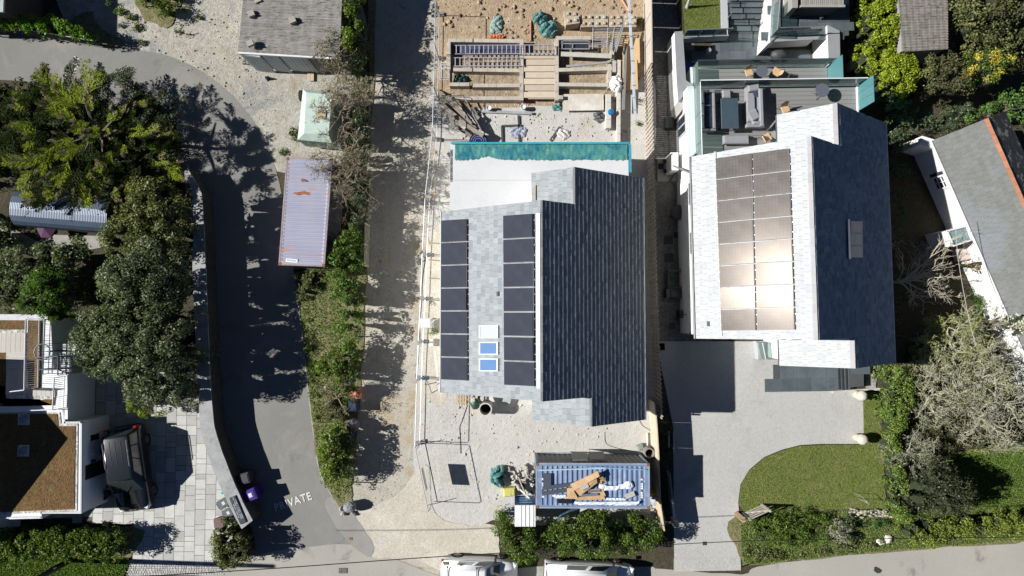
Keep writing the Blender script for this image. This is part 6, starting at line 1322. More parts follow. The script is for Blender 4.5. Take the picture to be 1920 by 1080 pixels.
for l in (.38, Lb - .42):
    rn = random.Random(int(l * 10)); b = MB(); y = .85
    for k in range(9):
        if k in (1, 5): y += .12; continue
        b.box(atb(l, y, 2.6) + Vector((0, 0, .003)), (.14, .075, .006)); b.box(atb(l + rn.choice((-.03, .03)), y, 2.6) + Vector((0, 0, .005)), (.06, .11, .006)); y += .115
    part('lettering', b, M('white_stencil', (.65, .66, .66), .7), cb)
# things lying on the blue container
CARD = M('cardboard', (.45, .29, .15), .85, .12, 4, dirt=(.52, .38, .24), dsc=3, dlo=.5, dhi=.7); GRYB = M('charcoal_profile', (.065, .075, .095), .5, .1, 3); WSH = M('white_sheeting', (.66, .71, .8), .35, .05, 3, bump=.5, bsc=9)
def plank(name, label, cat, a, c, w_, h, mat, z=2.62, bev=.004, group=None):
    p, q = P(*a, z + h), P(*c, z + h); d = q - p; b = MB(); b.bbox((p + q) / 2 - Vector((0, 0, h / 2)), (d.length, w_, h), bev, math.atan2(d.y, d.x)); return single(name, b, mat, label, cat, group)
plank('roof_batten', 'long pale blue strip lying across the left half of the blue container', 'strip', (1009, 882), (1136, 878), .07, .05, M('pale_blue_strip', (.35, .5, .6), .5)); plank('roof_batten', 'thin blue strip lying across the right half of the blue container', 'strip', (1088, 875), (1212, 881), .05, .04, M('mid_blue_strip', (.22, .38, .55), .5))
plank('panel_offcut', 'upright dark grey panel lying at the left end of the blue container', 'panel', (1026, 888), (1026, 915), .42, .06, GRYB)
plank('cladding_strip', 'upper of two long dark grey strips on the blue container', 'strip', (1017, 916), (1080, 907), .2, .08, GRYB); plank('cladding_strip', 'lower of two long dark grey strips on the blue container', 'strip', (1016, 926), (1082, 916), .2, .07, GRYB)
plank('black_bundle', 'short bundle of black profiles at the lower edge of the blue container', 'bundle', (1047, 940), (1072, 941), .2, .12, M('black_profile', (.015, .017, .02), .4))
cbx = thing('cardboard_box', 'long open cardboard carton sprawled over the middle of the blue container', 'cardboard', P(1100, 910, 2.62))
def cardp(pts, th=.03, nm='flap'):
    b = MB(); b.slab([P(x, y, 2.62 + z) for x, y, z in pts], (0, 0, .025)); part(nm, b, CARD, cbx)
cardp([(1069, 908, .1), (1121, 883, .35), (1124, 893, .4), (1076, 920, .15)], nm='carton_side'); cardp([(1076, 917, .12), (1118, 896, .3), (1120, 905, .22), (1087, 930, .08)]); cardp([(1122, 883, .35), (1137, 902, .05), (1134, 904, .05), (1118, 893, .3)]); cardp([(1063, 915, .05), (1073, 915, .1), (1084, 935, .1), (1063, 935, .04)]); cardp([(1080, 932, .06), (1132, 928, .06), (1135, 936, .1), (1082, 938, .1)]); cardp([(1105, 918, .06), (1130, 915, .1), (1136, 930, .05), (1110, 930, .05)]); cardp([(1112, 898, .16), (1130, 900, .12), (1128, 906, .08), (1116, 908, .08)])
plank('plasterboard_piece', 'pale grey board resting on the open carton', 'board', (1088, 916), (1103, 909), .26, .05, M('pale_board', (.42, .4, .37), .8), 2.85); plank('plasterboard_piece', 'small pale grey board at the right of the white sheeting', 'board', (1173, 932), (1190, 925), .26, .06, M('pale_board', (.42, .4, .37)), 2.64)
for a_, c_, lab in (((1103, 922), (1126, 920), 'short dark profile inside the open carton, upper'), ((1092, 929), (1122, 927), 'short dark profile inside the open carton, lower')): plank('profile_offcut', lab, 'profile', a_, c_, .13, .06, M('blue_grey_profile', (.14, .16, .2), .4), 2.72)
def sheetmass(name, label, px, z, h, mat, seed, lump=.5, cat='plastic sheet'):
    """crumpled cloth or film: displaced grid over a polygon"""
    rn = random.Random(seed); poly = PP(px, z); xs = [p.x for p in poly]; ys = [p.y for p in poly]; n = 26; idx = {}; b = MB(); vs = []; fs = []
    x0, x1, y0, y1 = min(xs), max(xs), min(ys), max(ys); ph = [rn.uniform(0, 6) for _ in range(6)]
    m = max(6, int(n * (y1 - y0) / (x1 - x0 + 1e-6))); m = min(m, 50)
    P2 = [(p.x, p.y) for p in poly]; gx, gy = np.meshgrid(np.linspace(x0, x1, n + 1), np.linspace(y0, y1, m + 1), indexing='ij'); ins = inpoly_np(gx, gy, P2); ed = edgedist_np(gx, gy, P2)
    for i in range(n + 1):
        for j in range(m + 1):
            if not ins[i, j]: continue
            x, y = gx[i, j], gy[i, j]; t = min(1, ed[i, j] / (min(x1 - x0, y1 - y0) * .35)); k = 7 / max(.4, min(x1 - x0, y1 - y0))
            f = abs(math.sin(x * k + ph[0] + 1.5 * math.sin(y * k * .8 + ph[1]))) * .5 + abs(math.sin(y * k * 1.3 + ph[2] + math.sin(x * k * .7 + ph[3]))) * .5
            zz_ = z + h * math.sqrt(t) * (1 - lump + lump * f) + rn.uniform(-.02, .02) * h * 3; idx[i, j] = len(vs); vs.append((x + rn.uniform(-.01, .01), y + rn.uniform(-.01, .01), zz_))
    for i in range(n):
        for j in range(m):
            k4 = [(i, j), (i + 1, j), (i + 1, j + 1), (i, j + 1)]
            if all(k in idx for k in k4): fs.append(tuple(idx[k] for k in k4))
            elif sum(k in idx for k in k4) == 3: fs.append(tuple(idx[k] for k in k4 if k in idx))
    b.add(vs, fs); return single(name, b, mat, label, cat)
sheetmass('white_sheeting', 'rumpled white sheeting flaring to the right on the blue container roof', [(1122, 905), (1140, 909), (1168, 907), (1174, 899), (1184, 902), (1190, 912), (1182, 918), (1160, 919), (1130, 922), (1120, 914)], 2.63, .16, WSH, 3); sheetmass('white_sheeting', 'long wrapped white strip along the lower edge of the blue container roof', [(1078, 939), (1190, 939), (1199, 936), (1203, 943), (1194, 948), (1150, 948), (1085, 947), (1072, 944)], 2.63, .14, WSH, 4); sheetmass('white_sheeting', 'thin tail of white sheeting left of the cardboard', [(1034, 927), (1062, 926), (1064, 934), (1045, 935), (1034, 930)], 2.63, .1, WSH, 5); sheetmass('white_sheeting', 'narrow white sheet between the carton and the small board', [(1134, 932), (1165, 932), (1175, 935), (1172, 939), (1134, 938)], 2.63, .08, WSH, 6)
sp_ = thing('leaning_window', 'dark panelled frame leaning on the grey side of the blue container', 'panel', P(1105, 850, 0))
for (x0, x1, m_) in ((1071, 1100, M('grey_panel', (.12, .125, .12), .5)), (1103, 1132, M('black_panel', (.015, .016, .02), .3))):
    b = MB(); b.slab([P(x0, 848, .9), P(x1, 848, .9), P(x1 + 2, 863, 2.0), P(x0 + 3, 863, 2.0)], (0, .04, 0)); part('panel', b, m_, sp_)
b = MB(); b.tube([P(1068, 847, .88), P(1130, 849, .88), P(1136, 865, 2.0), P(1073, 864, 2.0)], .03, 4); part('frame', b, M('brown_frame', (.22, .17, .13), .7), sp_)
# site cabin beside it
cabn = thing('site_toilet', 'small site cabin with ribbed white roof and blue end beside the blue container', 'site cabin', P(984, 965, 0)); q = PP([(965, 947), (1004, 947), (1004, 987), (965, 987)], 1.85); b = MB(); b.prism([(p.x, p.y) for p in q], 0, 1.8); part('body', b, M('deep_blue_plastic', (.02, .07, .24), .4, .1, 2), cabn)
b = MB(); b.prism([(p.x, p.y) for p in q], 1.8, 1.88)
for k in range(4): b.box(((q[0].x + (q[1].x - q[0].x) * (.29 + k * .2)), (q[0].y + q[2].y) / 2, 1.89), (.02, 1.15, .03))
part('roof', b, M('white_roof_plastic', (.68, .69, .68), .5, .04, 2), cabn)
b = MB()
for k in range(3): b.box((q[0].x + .62 - k * .0, q[0].y + .012, .5 + k * .42), (.7, .02, .1))
part('door_rib', b, M('light_blue_plastic', (.15, .35, .55), .4), cabn)

# ------------------------------------------------------------------ rear foundations
CONC = M('fresh_blockwork', (.44, .4, .34), .9, .12, 2, bump=.4, space='world', dirt=(.32, .28, .22), dsc=1.6, dlo=.5, dhi=.75); CONCW = M('pale_blockwork', (.52, .5, .46), .9, .1, 2, bump=.3)
fd = thing('foundations', 'blockwork foundation walls forming open bays in the dug earth', 'foundations', P(1000, 130, 0)); zf_ = .55
def fw(x0, y0, x1, y1, w_=.22, z=zf_, mat=CONC):
    a, c = P(x0, y0, z), P(x1, y1, z); d = c - a; n = max(1, int(d.length / .46)); ang = math.atan2(d.y, d.x)
    me = unitbox(mat, .02)
    for i in range(n): q = a.lerp(c, (i + .5) / n); piece('block', me, fd, Vector((q.x, q.y, z / 2)) - fd.location, ang, (d.length / n - .006, w_, z + (i % 3) * .004))
for seg in ((840, 75, 982, 77), (1044, 71, 1108, 71), (841, 78, 841, 130), (850, 130, 978, 132), (885, 160, 978, 160), (880, 184, 978, 184), (978, 78, 978, 188), (1044, 72, 1044, 188), (1046, 131, 1148, 128), (1046, 158, 1142, 159), (1044, 182, 1056, 182), (1148, 80, 1148, 112), (1143, 113, 1143, 165), (1152, 113, 1152, 135), (843, 158, 880, 158), (846, 180, 880, 184)): fw(*seg)
fw(1161, 112, 1160, 266, .2, .5, CONCW); fw(1141, 176, 1141, 240, .3, .5, CONCW)
pitm = groundmat('pit_floor', [(.28, .22, .15), (.33, .26, .18), (.22, .18, .13)], grain=8, patch=1, grainamt=.4, bump=1, bd=.05)
sheet('pit_floor', [(842, 76), (1150, 72), (1150, 186), (845, 190)], .03, pitm, smooth=False)
PLY = M('pale_planks', (.52, .44, .34), .85, .12, 3, rndv=.12); pb = unitbox(PLY, .01)
bp = thing('board_deck', 'stack of pale boards laid across the middle foundation bay', 'boards', P(1011, 140, 0))
for k, (y, x0, x1) in enumerate(((100, 982, 1040), (112, 984, 1042), (124, 982, 1040), (136, 985, 1042), (148, 982, 1041), (160, 984, 1042), (173, 982, 1041))):
    a, c = P(x0, y + 5, .5), P(x1, y + 5, .5); piece('board', pb, bp, (a + c) / 2 - bp.location, 0, (c.x - a.x, .34, .06))
    a, c = P(990, y + 11, .42), P(1040, y + 11, .42); piece('board', pb, bp, (a + c) / 2 - bp.location, 0, (c.x - a.x, .12, .04))
def ladder(label, x0, x1, yc, z, rungs, wd):
    o = thing('ladder', label, 'ladder', P((x0 + x1) / 2, yc, z), 0, 'aluminium ladders over the foundation bays'); a, c = P(x0, yc, z), P(x1, yc - 1, z); L = (c - a).length; ang = math.atan2(c.y - a.y, c.x - a.x); o.rotation_euler = (0, 0, ang); LM = M('ladder_aluminium', (.55, .55, .62), .35, .04, 4, metal=.4)
    for s_ in (-1, 1): b = MB(); b.box((0, s_ * wd / 2, 0), (L, .035, .09)); part('stile', b, LM, o, world=False)
    for k in range(rungs): b = MB(); b.box((-L / 2 + .08 + k * (L - .16) / (rungs - 1), 0, .02), (.05, wd - .03, .035)); part('rung', b, LM, o, world=False)
ladder('longer aluminium ladder lying over the top foundation bay', 853, 1038, 93, .75, 22, .5); ladder('shorter aluminium ladder lying below the longer one', 851, 979, 116, .7, 15, .48)
b = MB(); b.prism([(p.x, p.y) for p in PP([(853, 85), (976, 84), (976, 101), (853, 102)], .2)], .15, .2); single('dark_board', b, M('indigo_board', (.05, .05, .1), .5), 'dark bluish board under the longer ladder', 'board')
plank('plank', 'wide pale plank across the right foundation bay', 'plank', (1052, 101), (1147, 105), .27, .06, M('grey_plank', (.45, .43, .39), .85, .12, 4), .6); plank('plank', 'slanting grey plank under the pale plank in the right bay', 'plank', (1062, 124), (1143, 116), .12, .07, M('dark_grey_plank', (.28, .28, .27), .8, .12, 4), .6)
# metal frames
GALV = M('galvanised_steel', (.42, .44, .48), .4, .08, 5, metal=.5)
mf = thing('steel_grilles', 'stack of galvanised barred frames leaning over the foundation edge', 'steel frames', P(1138, 70, .5))
for k in range(9): a, c = P(1112, 55 + k * 4.2, .8), P(1162 - k * .8, 55 + k * 4.2 - 1, .8); b = MB(); b.tube([a, c], .028, 5); part('bar', b, GALV, mf)
for x0, x1 in ((1112, 1111), (1140, 1138), (1152, 1147), (1165, 1155)): b = MB(); b.tube([P(x0, 52, .85), P(x1, 92, .85)], .03, 5); part('upright', b, GALV, mf)
b = MB(); b.tube([P(1170, 45, 1.0), P(1155, 97, 1.0)], .035, 5); b.tube([P(1167, 45, 1.0), P(1152, 97, 1.0)], .035, 5); part('upright', b, GALV, mf)
wf = thing('window_frame', 'pale metal window frame lying in the top right foundation bay', 'window frame', P(1079, 84, .5)); b = MB()
for (x0, y0, x1, y1) in ((1053, 77, 1106, 77), (1053, 92, 1104, 92), (1054, 77, 1054, 92), (1105, 77, 1105, 92), (1074, 83, 1073, 92), (1053, 82, 1106, 82)): a, c = P(x0, y0, .55), P(x1, y1, .55); d = c - a; b.box((a + c) / 2, (d.length + .05, .06, .07), math.atan2(d.y, d.x))
part('frame', b, GALV, wf); b = MB(); b.prism([(p.x, p.y) for p in PP([(1056, 84), (1104, 84), (1104, 91), (1056, 91)], .5)], .48, .5); part('pane', b, GLS, wf)
# stud blocks
def studblock(pxs, z, label, rz=0, tall=True):
    q = PP(pxs, z); o = thing('concrete_block', label, 'concrete block', (sum(p.x for p in q) / 4, sum(p.y for p in q) / 4, 0), 0, 'studded concrete blocks above the foundations'); m_ = M('stud_concrete', (.42, .38, .31), .9, .2, 2, bump=.5, dirt=(.36, .26, .17), dsc=2.5, dlo=.45, dhi=.6, space='world')
    b = MB(); b.prism([(p.x, p.y) for p in q], 0, z); part('body', b, m_, o); c = sum(q, Vector()) / 4
    for s_, t_ in ((.25, .25), (.75, .25), (.25, .75), (.75, .75)): p = q[0].lerp(q[1], s_).lerp(q[3].lerp(q[2], s_), t_); b = MB(); b.bbox(p + Vector((0, 0, .05)), (.17, .17, .1), .04); part('stud', b, m_, o)
studblock([(1058, 19), (1084, 22), (1087, 43), (1061, 47)], .75, 'tilted studded concrete block standing apart at the left')
for i, (x0, x1, lab) in enumerate(((1089, 1113, 'first studded block of the row, nearest the tilted one'), (1114, 1140, 'second studded block of the row, half covered in earth'), (1142, 1167, 'third studded block of the row, behind the steel frames'), (1169, 1193, 'last studded block of the row, under the long rail'))): studblock([(x0, 27), (x1, 27), (x1, 50), (x0, 51)], .6, lab)
# tarpaulin bags
TEAL = M('teal_tarpaulin', (.06, .2, .2), .45, .3, 3, bump=.6, bsc=10, dirt=(.2, .26, .24), dsc=4, dlo=.5, dhi=.65)
sheetmass('tarpaulin', 'upper crumpled teal tarpaulin heap on the brown earth', [(1002, 26), (1014, 21), (1026, 28), (1028, 40), (1014, 48), (1000, 46), (998, 36)], .05, .55, TEAL, 13, .75, 'tarpaulin'); sheetmass('tarpaulin', 'larger lower teal tarpaulin heap on the brown earth', [(1008, 50), (1022, 42), (1040, 38), (1048, 50), (1046, 64), (1034, 74), (1020, 72), (1008, 62)], .05, .6, TEAL, 14, .75, 'tarpaulin')
sheetmass('tarpaulin', 'pale teal cloth left on the earth near the orange bag', [(926, 30), (940, 28), (945, 44), (940, 62), (920, 65), (917, 50)], .03, .22, M('pale_teal_cloth', (.22, .31, .28), .6, .2, 3), 15, .7, 'cloth'); sheetmass('sack', 'flattened orange sack at the edge of the foundations', [(916, 68), (930, 65), (946, 68), (945, 73), (918, 73)], .03, .2, M('orange_sack', (.65, .16, .06), .7), 16, .5, 'sack')
sheetmass('rubble_bag', 'torn teal rubble bag full of waste in front of the house', [(920, 880), (932, 872), (944, 870), (950, 884), (948, 898), (940, 916), (930, 910), (918, 904)], .03, .8, TEAL, 17, .8, 'rubble bag'); sheetmass('bin_bag', 'black bin bag with white top below the pale board', [(1111, 213), (1125, 209), (1137, 216), (1130, 226), (1123, 233), (1114, 226)], .03, .3, M('black_bag', (.1, .1, .1), .3, .2, 6, spec=.7, bump=.6), 18, .8, 'bin bag'); sheetmass('builders_bag', 'bundled white builder bags on the pale wall', [(1146, 144), (1158, 141), (1167, 150), (1168, 168), (1160, 176), (1146, 172), (1141, 160)], .45, .45, M('white_bag', (.72, .71, .7), .7, .05, 5), 19, .75, 'builder bag'); sheetmass('cloth_pile', 'crumpled white and grey cloth on the site ground by the dark plank', [(1040, 246), (1050, 240), (1070, 245), (1069, 256), (1056, 264), (1046, 258)], .02, .2, M('grey_white_cloth', (.5, .49, .47), .8), 20, .8, 'cloth'); sheetmass('cloth_pile', 'blue and pale rags beside the dark frames near the flat roof', [(955, 238), (975, 234), (990, 242), (985, 258), (965, 262), (950, 250)], .02, .15, M('blue_grey_rags', (.3, .33, .4), .8, .3, 5), 21, .8, 'rags'); sheetmass('tarpaulin', 'teal sheet folded beside the pale board', [(1034, 200), (1050, 190), (1056, 200), (1052, 208), (1036, 209)], .02, .2, TEAL, 22, .7, 'tarpaulin'); sheetmass('blue_netting', 'dark green netting bundle in the left foundation bay', [(852, 140), (875, 142), (880, 152), (862, 162), (848, 160)], .1, .3, M('dark_green_net', (.02, .06, .05), .8), 23, .7, 'netting')
plank('board', 'large pale board with clean white centre beside the foundations', 'board', (1055, 192), (1132, 191), .98, .03, M('worn_pale_board', (.5, .45, .38), .8, .06, 2, dirt=(.6, .58, .54), dsc=.9, dlo=.45, dhi=.6, space='world'), .3, .003)
plank('plywood_sheet', 'upper orange plywood sheet against the right fence', 'plywood', (1183, 72), (1184, 118), 1.0, .02, M('plywood_new', (.52, .37, .2), .75, .08, 2), .35, .003); plank('plywood_sheet', 'lower orange plywood sheet against the right fence', 'plywood', (1180, 112), (1182, 168), .9, .02, M('plywood_new', (.52, .37, .2)), .4, .003)
plank('timber_post', 'long grey round post lying on the plywood', 'post', (1174, 82), (1169, 206), .16, .14, M('grey_post', (.2, .19, .175), .85, .15, 4), .5); plank('aluminium_beam', 'long blue grey beam running along the right side of the diggings', 'beam', (1179, -8), (1192, 226), .14, .1, M('blue_grey_beam', (.42, .47, .54), .45, .06, 3), 1.0)
b = MB()
for k in range(9): b.box(P(1181 + k * 1.4, 22 + k * 23, 1.13), (.19, .05, .06))
single('beam_clamps', b, GALV, 'row of clamps on the long blue grey beam', 'clamps')
b = MB(); b.tube([P(1162, -8, .1), P(1181, 24, .1)], .055, 8); single('drain_pipe', b, M('orange_pipe', (.6, .26, .13), .5, .08, 4), 'bright orange drain pipe at the top edge of the diggings', 'pipe'); b = MB(); b.tube([P(995, 42, .1), P(995, 77, .15)], .055, 8); single('drain_pipe', b, M('brown_pipe', (.4, .2, .13), .6, .1, 4), 'brown drain pipe ending at the foundation wall', 'pipe')
b = MB(); b.lathe([(.1, 0), (.1, .1), (.08, .12)], P(1170, 100, .5), 12); single('roll', b, M('white_roll', (.7, .72, .78), .4), 'small white roll on the plywood', 'roll')
for px, py, lab in ((917, 205, 'white bucket on the grey beam, left'), (981, 203, 'white bucket at the right end of the grey beam')): b = MB(); b.lathe([(.12, 0), (.145, .3), (.13, .3), (.11, .25)], P(px, py, .15), 14); single('bucket', b, M('white_plastic', (.62, .65, .72), .5), lab, 'bucket')
b = MB(); b.lathe([(.13, 0), (.16, .26), (.02, .28)], P(1144, 212, .5), 12); single('bucket', b, M('bright_blue_plastic', (.01, .16, .4), .4), 'bright blue bag and tub on the pale wall', 'tub')
plank('steel_beam', 'grey beam lying across the ground behind the flat roof', 'beam', (895, 208), (998, 212), .16, .14, M('beam_grey', (.3, .31, .32), .6, .15, 3), .05); plank('black_plank', 'short dark plank lying aslant on the site ground', 'plank', (1032, 264), (1050, 238), .16, .05, M('wet_black_plank', (.08, .08, .085), .5, .3, 8), .03)
for k, (a_, c_) in enumerate((((941, 236), (942, 268)), ((972, 216), (974, 268)), ((941, 236), (978, 235)))): plank('steel_channel', ('left upright dark channel', 'long dark channel standing out from the beam', 'dark cross channel')[k] + ' on the ground behind the flat roof', 'channel', a_, c_, .12, .08, M('dark_channel_steel', (.05, .05, .055), .6), .03)
b = MB(); rn = random.Random(3); c = P(982, 190, .05); b.tube([c + Vector((.35 * math.cos(k * .7) + rn.uniform(-.1, .1), .18 * math.sin(k * .9), .02 * (k % 3))) for k in range(22)], .018, 5); single('red_hose', b, M('red_hose', (.5, .12, .1), .5), 'tangle of thin red hose below the boards', 'hose')
# timber pile and crates left of the foundations
TP = [((822, 178, 905, 262), .2), ((826, 172, 893, 240), .16), ((838, 180, 884, 232), .15), ((823, 192, 880, 238), .22), ((860, 226, 906, 254), .22), ((857, 238, 902, 268), .2), ((843, 213, 851, 240), .22), ((812, 165, 850, 184), .08), ((846, 196, 892, 240), .12), ((824, 200, 848, 222), .12), ((842, 240, 862, 246), .1), ((855, 185, 892, 238), .09), ((868, 178, 902, 244), .07), ((884, 200, 894, 216), .16), ((886, 214, 898, 222), .2)]
TPL = ['longest wide plank running down through the timber pile', 'long plank above the widest one in the timber pile', 'third long plank from the top of the timber pile', 'broad plank along the lower left of the timber pile', 'wide plank ending lowest right in the timber pile', 'pale wide plank pointing at the navy drum', 'short upright plank across the left of the timber pile', 'thin stick poking left through the mesh fence', 'mid length plank in the middle of the timber pile', 'narrow plank at the left foot of the timber pile', 'short level plank at the bottom left of the timber pile', 'thin batten over the top of the timber pile', 'thinnest batten at the right edge of the timber pile', 'small upper offcut right of the timber pile', 'small lower offcut right of the timber pile']
TPM = M('old_scaffold_plank', (.24, .215, .18), .85, .18, 5, rndv=.25)
for k, ((x0, y0, x1, y1), w_) in enumerate(TP): plank('plank', TPL[k], 'plank', (x0, y0), (x1, y1), w_, .05, TPM, .1 + (k * 7 % 15) * .045, .004, 'planks of the jumbled timber pile')
cr = thing('window_frame', 'stack of pale frames and plastic crates against the mesh fence', 'frames', P(834, 135, 0))
for k, (x0, y0, x1, y1) in enumerate(((826, 118, 842, 128), (825, 130, 842, 150), (828, 122, 840, 146))): q = PP([(x0, y0), (x1, y0), (x1, y1), (x0, y1), (x0, y0)], .3 + k * .2); b = MB(); b.tube(q, .04, 4); part('frame', b, M('grey_white_frame', (.42, .44, .47), .5, .1, 4), cr)
b = MB(); c = P(907, 266, .5); 
b.lathe([(.55, 0), (.55, .5), (.45, .52)], (c.x - .3, c.y, 0), 24); o = single('blue_drum', b, M('deep_navy_plastic', (.01, .02, .08), .35, .1, 3), 'navy cable drum cover half hidden at the corner of the flat roof', 'drum')
for k in range(3): b = MB(); b.tube([Vector((c.x - .3 + (.2 + k * .12) * math.cos(t * .4), c.y + (.2 + k * .12) * math.sin(t * .4), .54)) for t in range(17)], .008, 4); p_ = part('ring', b, M('pale_ring', (.4, .5, .6)), o)
# ------------------------------------------------------------------ mesh fence down the left side of the site
def heras(a, c, label, h=2.0, first=False):
    o = thing('mesh_fence_panel', label, 'fence panel', (a + c) / 2, math.atan2(c.y - a.y, c.x - a.x), 'mesh fence panels along the track'); L = (c - a).length
    b = MB(); pts = [(-L / 2 + .04, 0, .08), (-L / 2 + .04, 0, h - .08), (-L / 2 + .12, 0, h), (L / 2 - .12, 0, h), (L / 2 - .04, 0, h - .08), (L / 2 - .04, 0, .08)]; b.tube(pts, .021, 6); b.tube([(-L / 2 + .04, 0, .2), (L / 2 - .04, 0, .2)], .019, 5); part('frame', b, GALV, o, world=False)
    b = MB(); n = int(L / .22)
    for k in range(n): x = -L / 2 + .1 + k * (L - .2) / n; b.tube([(x, 0, .2), (x, 0, h)], .0018, 3, False)
    for k in range(5): b.tube([(-L / 2 + .04, 0, .4 + k * .35), (L / 2 - .04, 0, .4 + k * .35)], .0018, 3, False)
    part('wire_mesh', b, GALV, o, world=False, kind='stuff'); b = MB(); b.bbox((-L / 2, 0, .07), (.24, .6, .14), .03); part('foot', b, M('grey_foot', (.2, .19, .18), .9), o, world=False); return o
fpts = [(824, 28), (823, 110), (821, 185), (819, 262), (806, 380), (801, 478), (798, 560), (794, 640), (791, 708), (788, 828)]
nm_ = ['topmost mesh fence panel beside the track', 'mesh fence panel beside the window frames', 'mesh fence panel beside the timber pile', 'mesh fence panel level with the left end of the flat roof', 'mesh fence panel above the first row of solar panels', 'mesh fence panel beside the upper solar panels', 'mesh fence panel beside the middle solar panels', 'mesh fence panel beside the white tank', 'mesh fence panel level with the blue tripod', ]
for i in range(len(fpts) - 1): heras(P(*fpts[i], 0), P(*fpts[i + 1], 0), nm_[i])
heras(P(789, 829, 0), P(812, 941, 0), 'mesh fence panel carrying the sign, at the front of the site')
sgn = thing('site_sign', 'white board hung on the mesh fence at the front of the site', 'sign', P(797, 885, 0)); a, c = P(797.5, 868, 0), P(806, 907, 0); b = MB(); d = (c - a); b.slab([a + Vector((0, 0, .95)), c + Vector((0, 0, .95)), c + Vector((0, 0, 1.65)), a + Vector((0, 0, 1.65))], (-.02, 0, 0)); part('board', b, M('sign_white', (.55, .58, .62), .4), sgn)
b = MB(); b.tube([P(812, 941, .9), P(800, 948, .05)], .02, 5); b.tube([P(789, 829, .9), P(776, 836, .05)], .02, 5); single('fence_brace', b, GALV, 'thin steel braces propping the front mesh panel', 'brace')
for (px, py, l, lab) in ((815, 285, .5, 'pale'), (810, 360, .6, 'tan'), (803, 453, .7, 'brown')): plank('timber_stub', '%s timber stub strapped to the mesh fence at knee height' % lab, 'timber', (px, py - 4), (px + 6, py + 6), .12, .1, M('raw_timber2', (.42, .32, .2), .85), .5)
for y in (455, 487, 521, 562): plank('prop', {455: 'top', 487: 'second', 521: 'third', 562: 'lowest'}[y] + ' timber prop between mesh fence and slate house', 'prop', (804, y), (828, y + 2), .07, .07, M('grey_prop', (.26, .23, .19), .85), .9)
# bits beside the house
wt_ = thing('water_tank', 'boxy off-white plastic tank standing by the mesh fence', 'tank', P(801, 605, 0)); b = MB(); b.bbox(P(800, 606, .45), (.62, .58, .75), .08, .05); part('body', b, M('cream_plastic', (.6, .59, .56), .6, .05, 3), wt_); b = MB(); b.bbox(P(808, 607, .4), (.3, .5, .6), .05, .05); part('casing', b, M('grey_plastic2', (.4, .41, .42), .6), wt_); b = MB(); b.tube([P(808, 606, .8), P(815, 600, .8), P(822, 597, .6)], .025, 6); part('spout', b, M('cream_plastic', (.6, .59, .56)), wt_)
bx = thing('service_box', 'small white strapped box below the off-white tank', 'box', P(809, 642, 0)); b = MB(); b.bbox(P(809, 642, .25), (.18, .42, .4), .02); part('body', b, WHITE, bx); b = MB(); b.box(P(809, 642, .47), (.2, .05, .03)); part('strap', b, GALV, bx)
plank('timber_beam', 'long whitish timber beam leaning along the house wall', 'beam', (815, 657), (824, 734), .16, .1, M('whitewashed_timber', (.52, .5, .47), .8, .06, 3), .3)
tri = thing('laser_tripod', 'blue tripod-like stand at the fence near the lower solar panels', 'tripod', P(799, 712, 0)); b = MB()
for q in ((797, 722), (810, 738), (790, 706)): b.tube([P(799, 710, 1.2), P(*q, 0)], .022, 5)
part('legs', b, M('teal_steel', (.1, .22, .28), .5), tri); b = MB(); b.bbox(P(799, 709, 1.25), (.34, .14, .12), .02, .1); part('head', b, M('navy_steel', (.03, .05, .1), .5), tri)
# clutter below the gable
pl_ = thing('pallet', 'timber pallet pushed against the front gable', 'pallet', P(868, 748, 0)); me = unitbox(M('pallet_timber', (.5, .4, .29), .85, .12, 4, rndv=.2), .01)
for k in range(6): q = P(858 + k * 5.2, 746, .12); piece('slat', me, pl_, q - pl_.location, 0, (.1, .85, .02))
for k in range(3): q = P(871, 738 + k * 7, .06); piece('bearer', me, pl_, q - pl_.location, 0, (1.0, .09, .09))
mx = thing('cement_mixer', 'green drummed cement mixer beside the pallet', 'cement mixer', P(893, 757, 0)); b = MB(); b.tube([P(888, 748, .75), P(890, 755, .8), P(893, 764, .7)], [.16, .28, .22], 14); part('drum', b, M('dark_green_steel', (.03, .07, .05), .5, .15, 4), mx, smooth=True); b = MB(); b.bbox(P(887, 750, .95), (.26, .3, .12), .04); part('hopper', b, M('pale_mesh', (.4, .45, .4)), mx)
for pts_ in (((876, 750), (890, 768)), ((886, 741), (897, 762)), ((889, 760), (896, 768))): b = MB(); b.tube([P(*pts_[0], .7), P(*pts_[1], .2)], .025, 5); part('frame_leg', b, M('grey_tube', (.35, .37, .36), .6), mx)
for k in range(3):
    pass
b = MB()
for k in range(5): b.tube([P(906, 747, .25) + Vector(((.2 + k * .035) * math.cos(t * .45), (.2 + k * .035) * math.sin(t * .45), k * .03 - .05)) for t in range(15)], .02, 5)
single('hose_coil', b, M('mustard_hose', (.3, .2, .08), .6), 'coil of mustard yellow hose between mixer and plank', 'hose')
plank('board', 'wide pale board leaning at the gable beside the hose coil', 'board', (917, 744), (923, 757), .36, .05, M('cream_board', (.58, .55, .5), .8), .4); plank('board', 'small grey broken board near the concrete ring', 'board', (943, 749), (957, 754), .3, .05, M('grey_board2', (.35, .37, .36), .8), .3); plank('board', 'yellow tipped offcut on the ground by the pallet', 'offcut', (867, 755), (874, 755), .12, .1, M('yellow_thing', (.6, .42, .06), .6), .02)
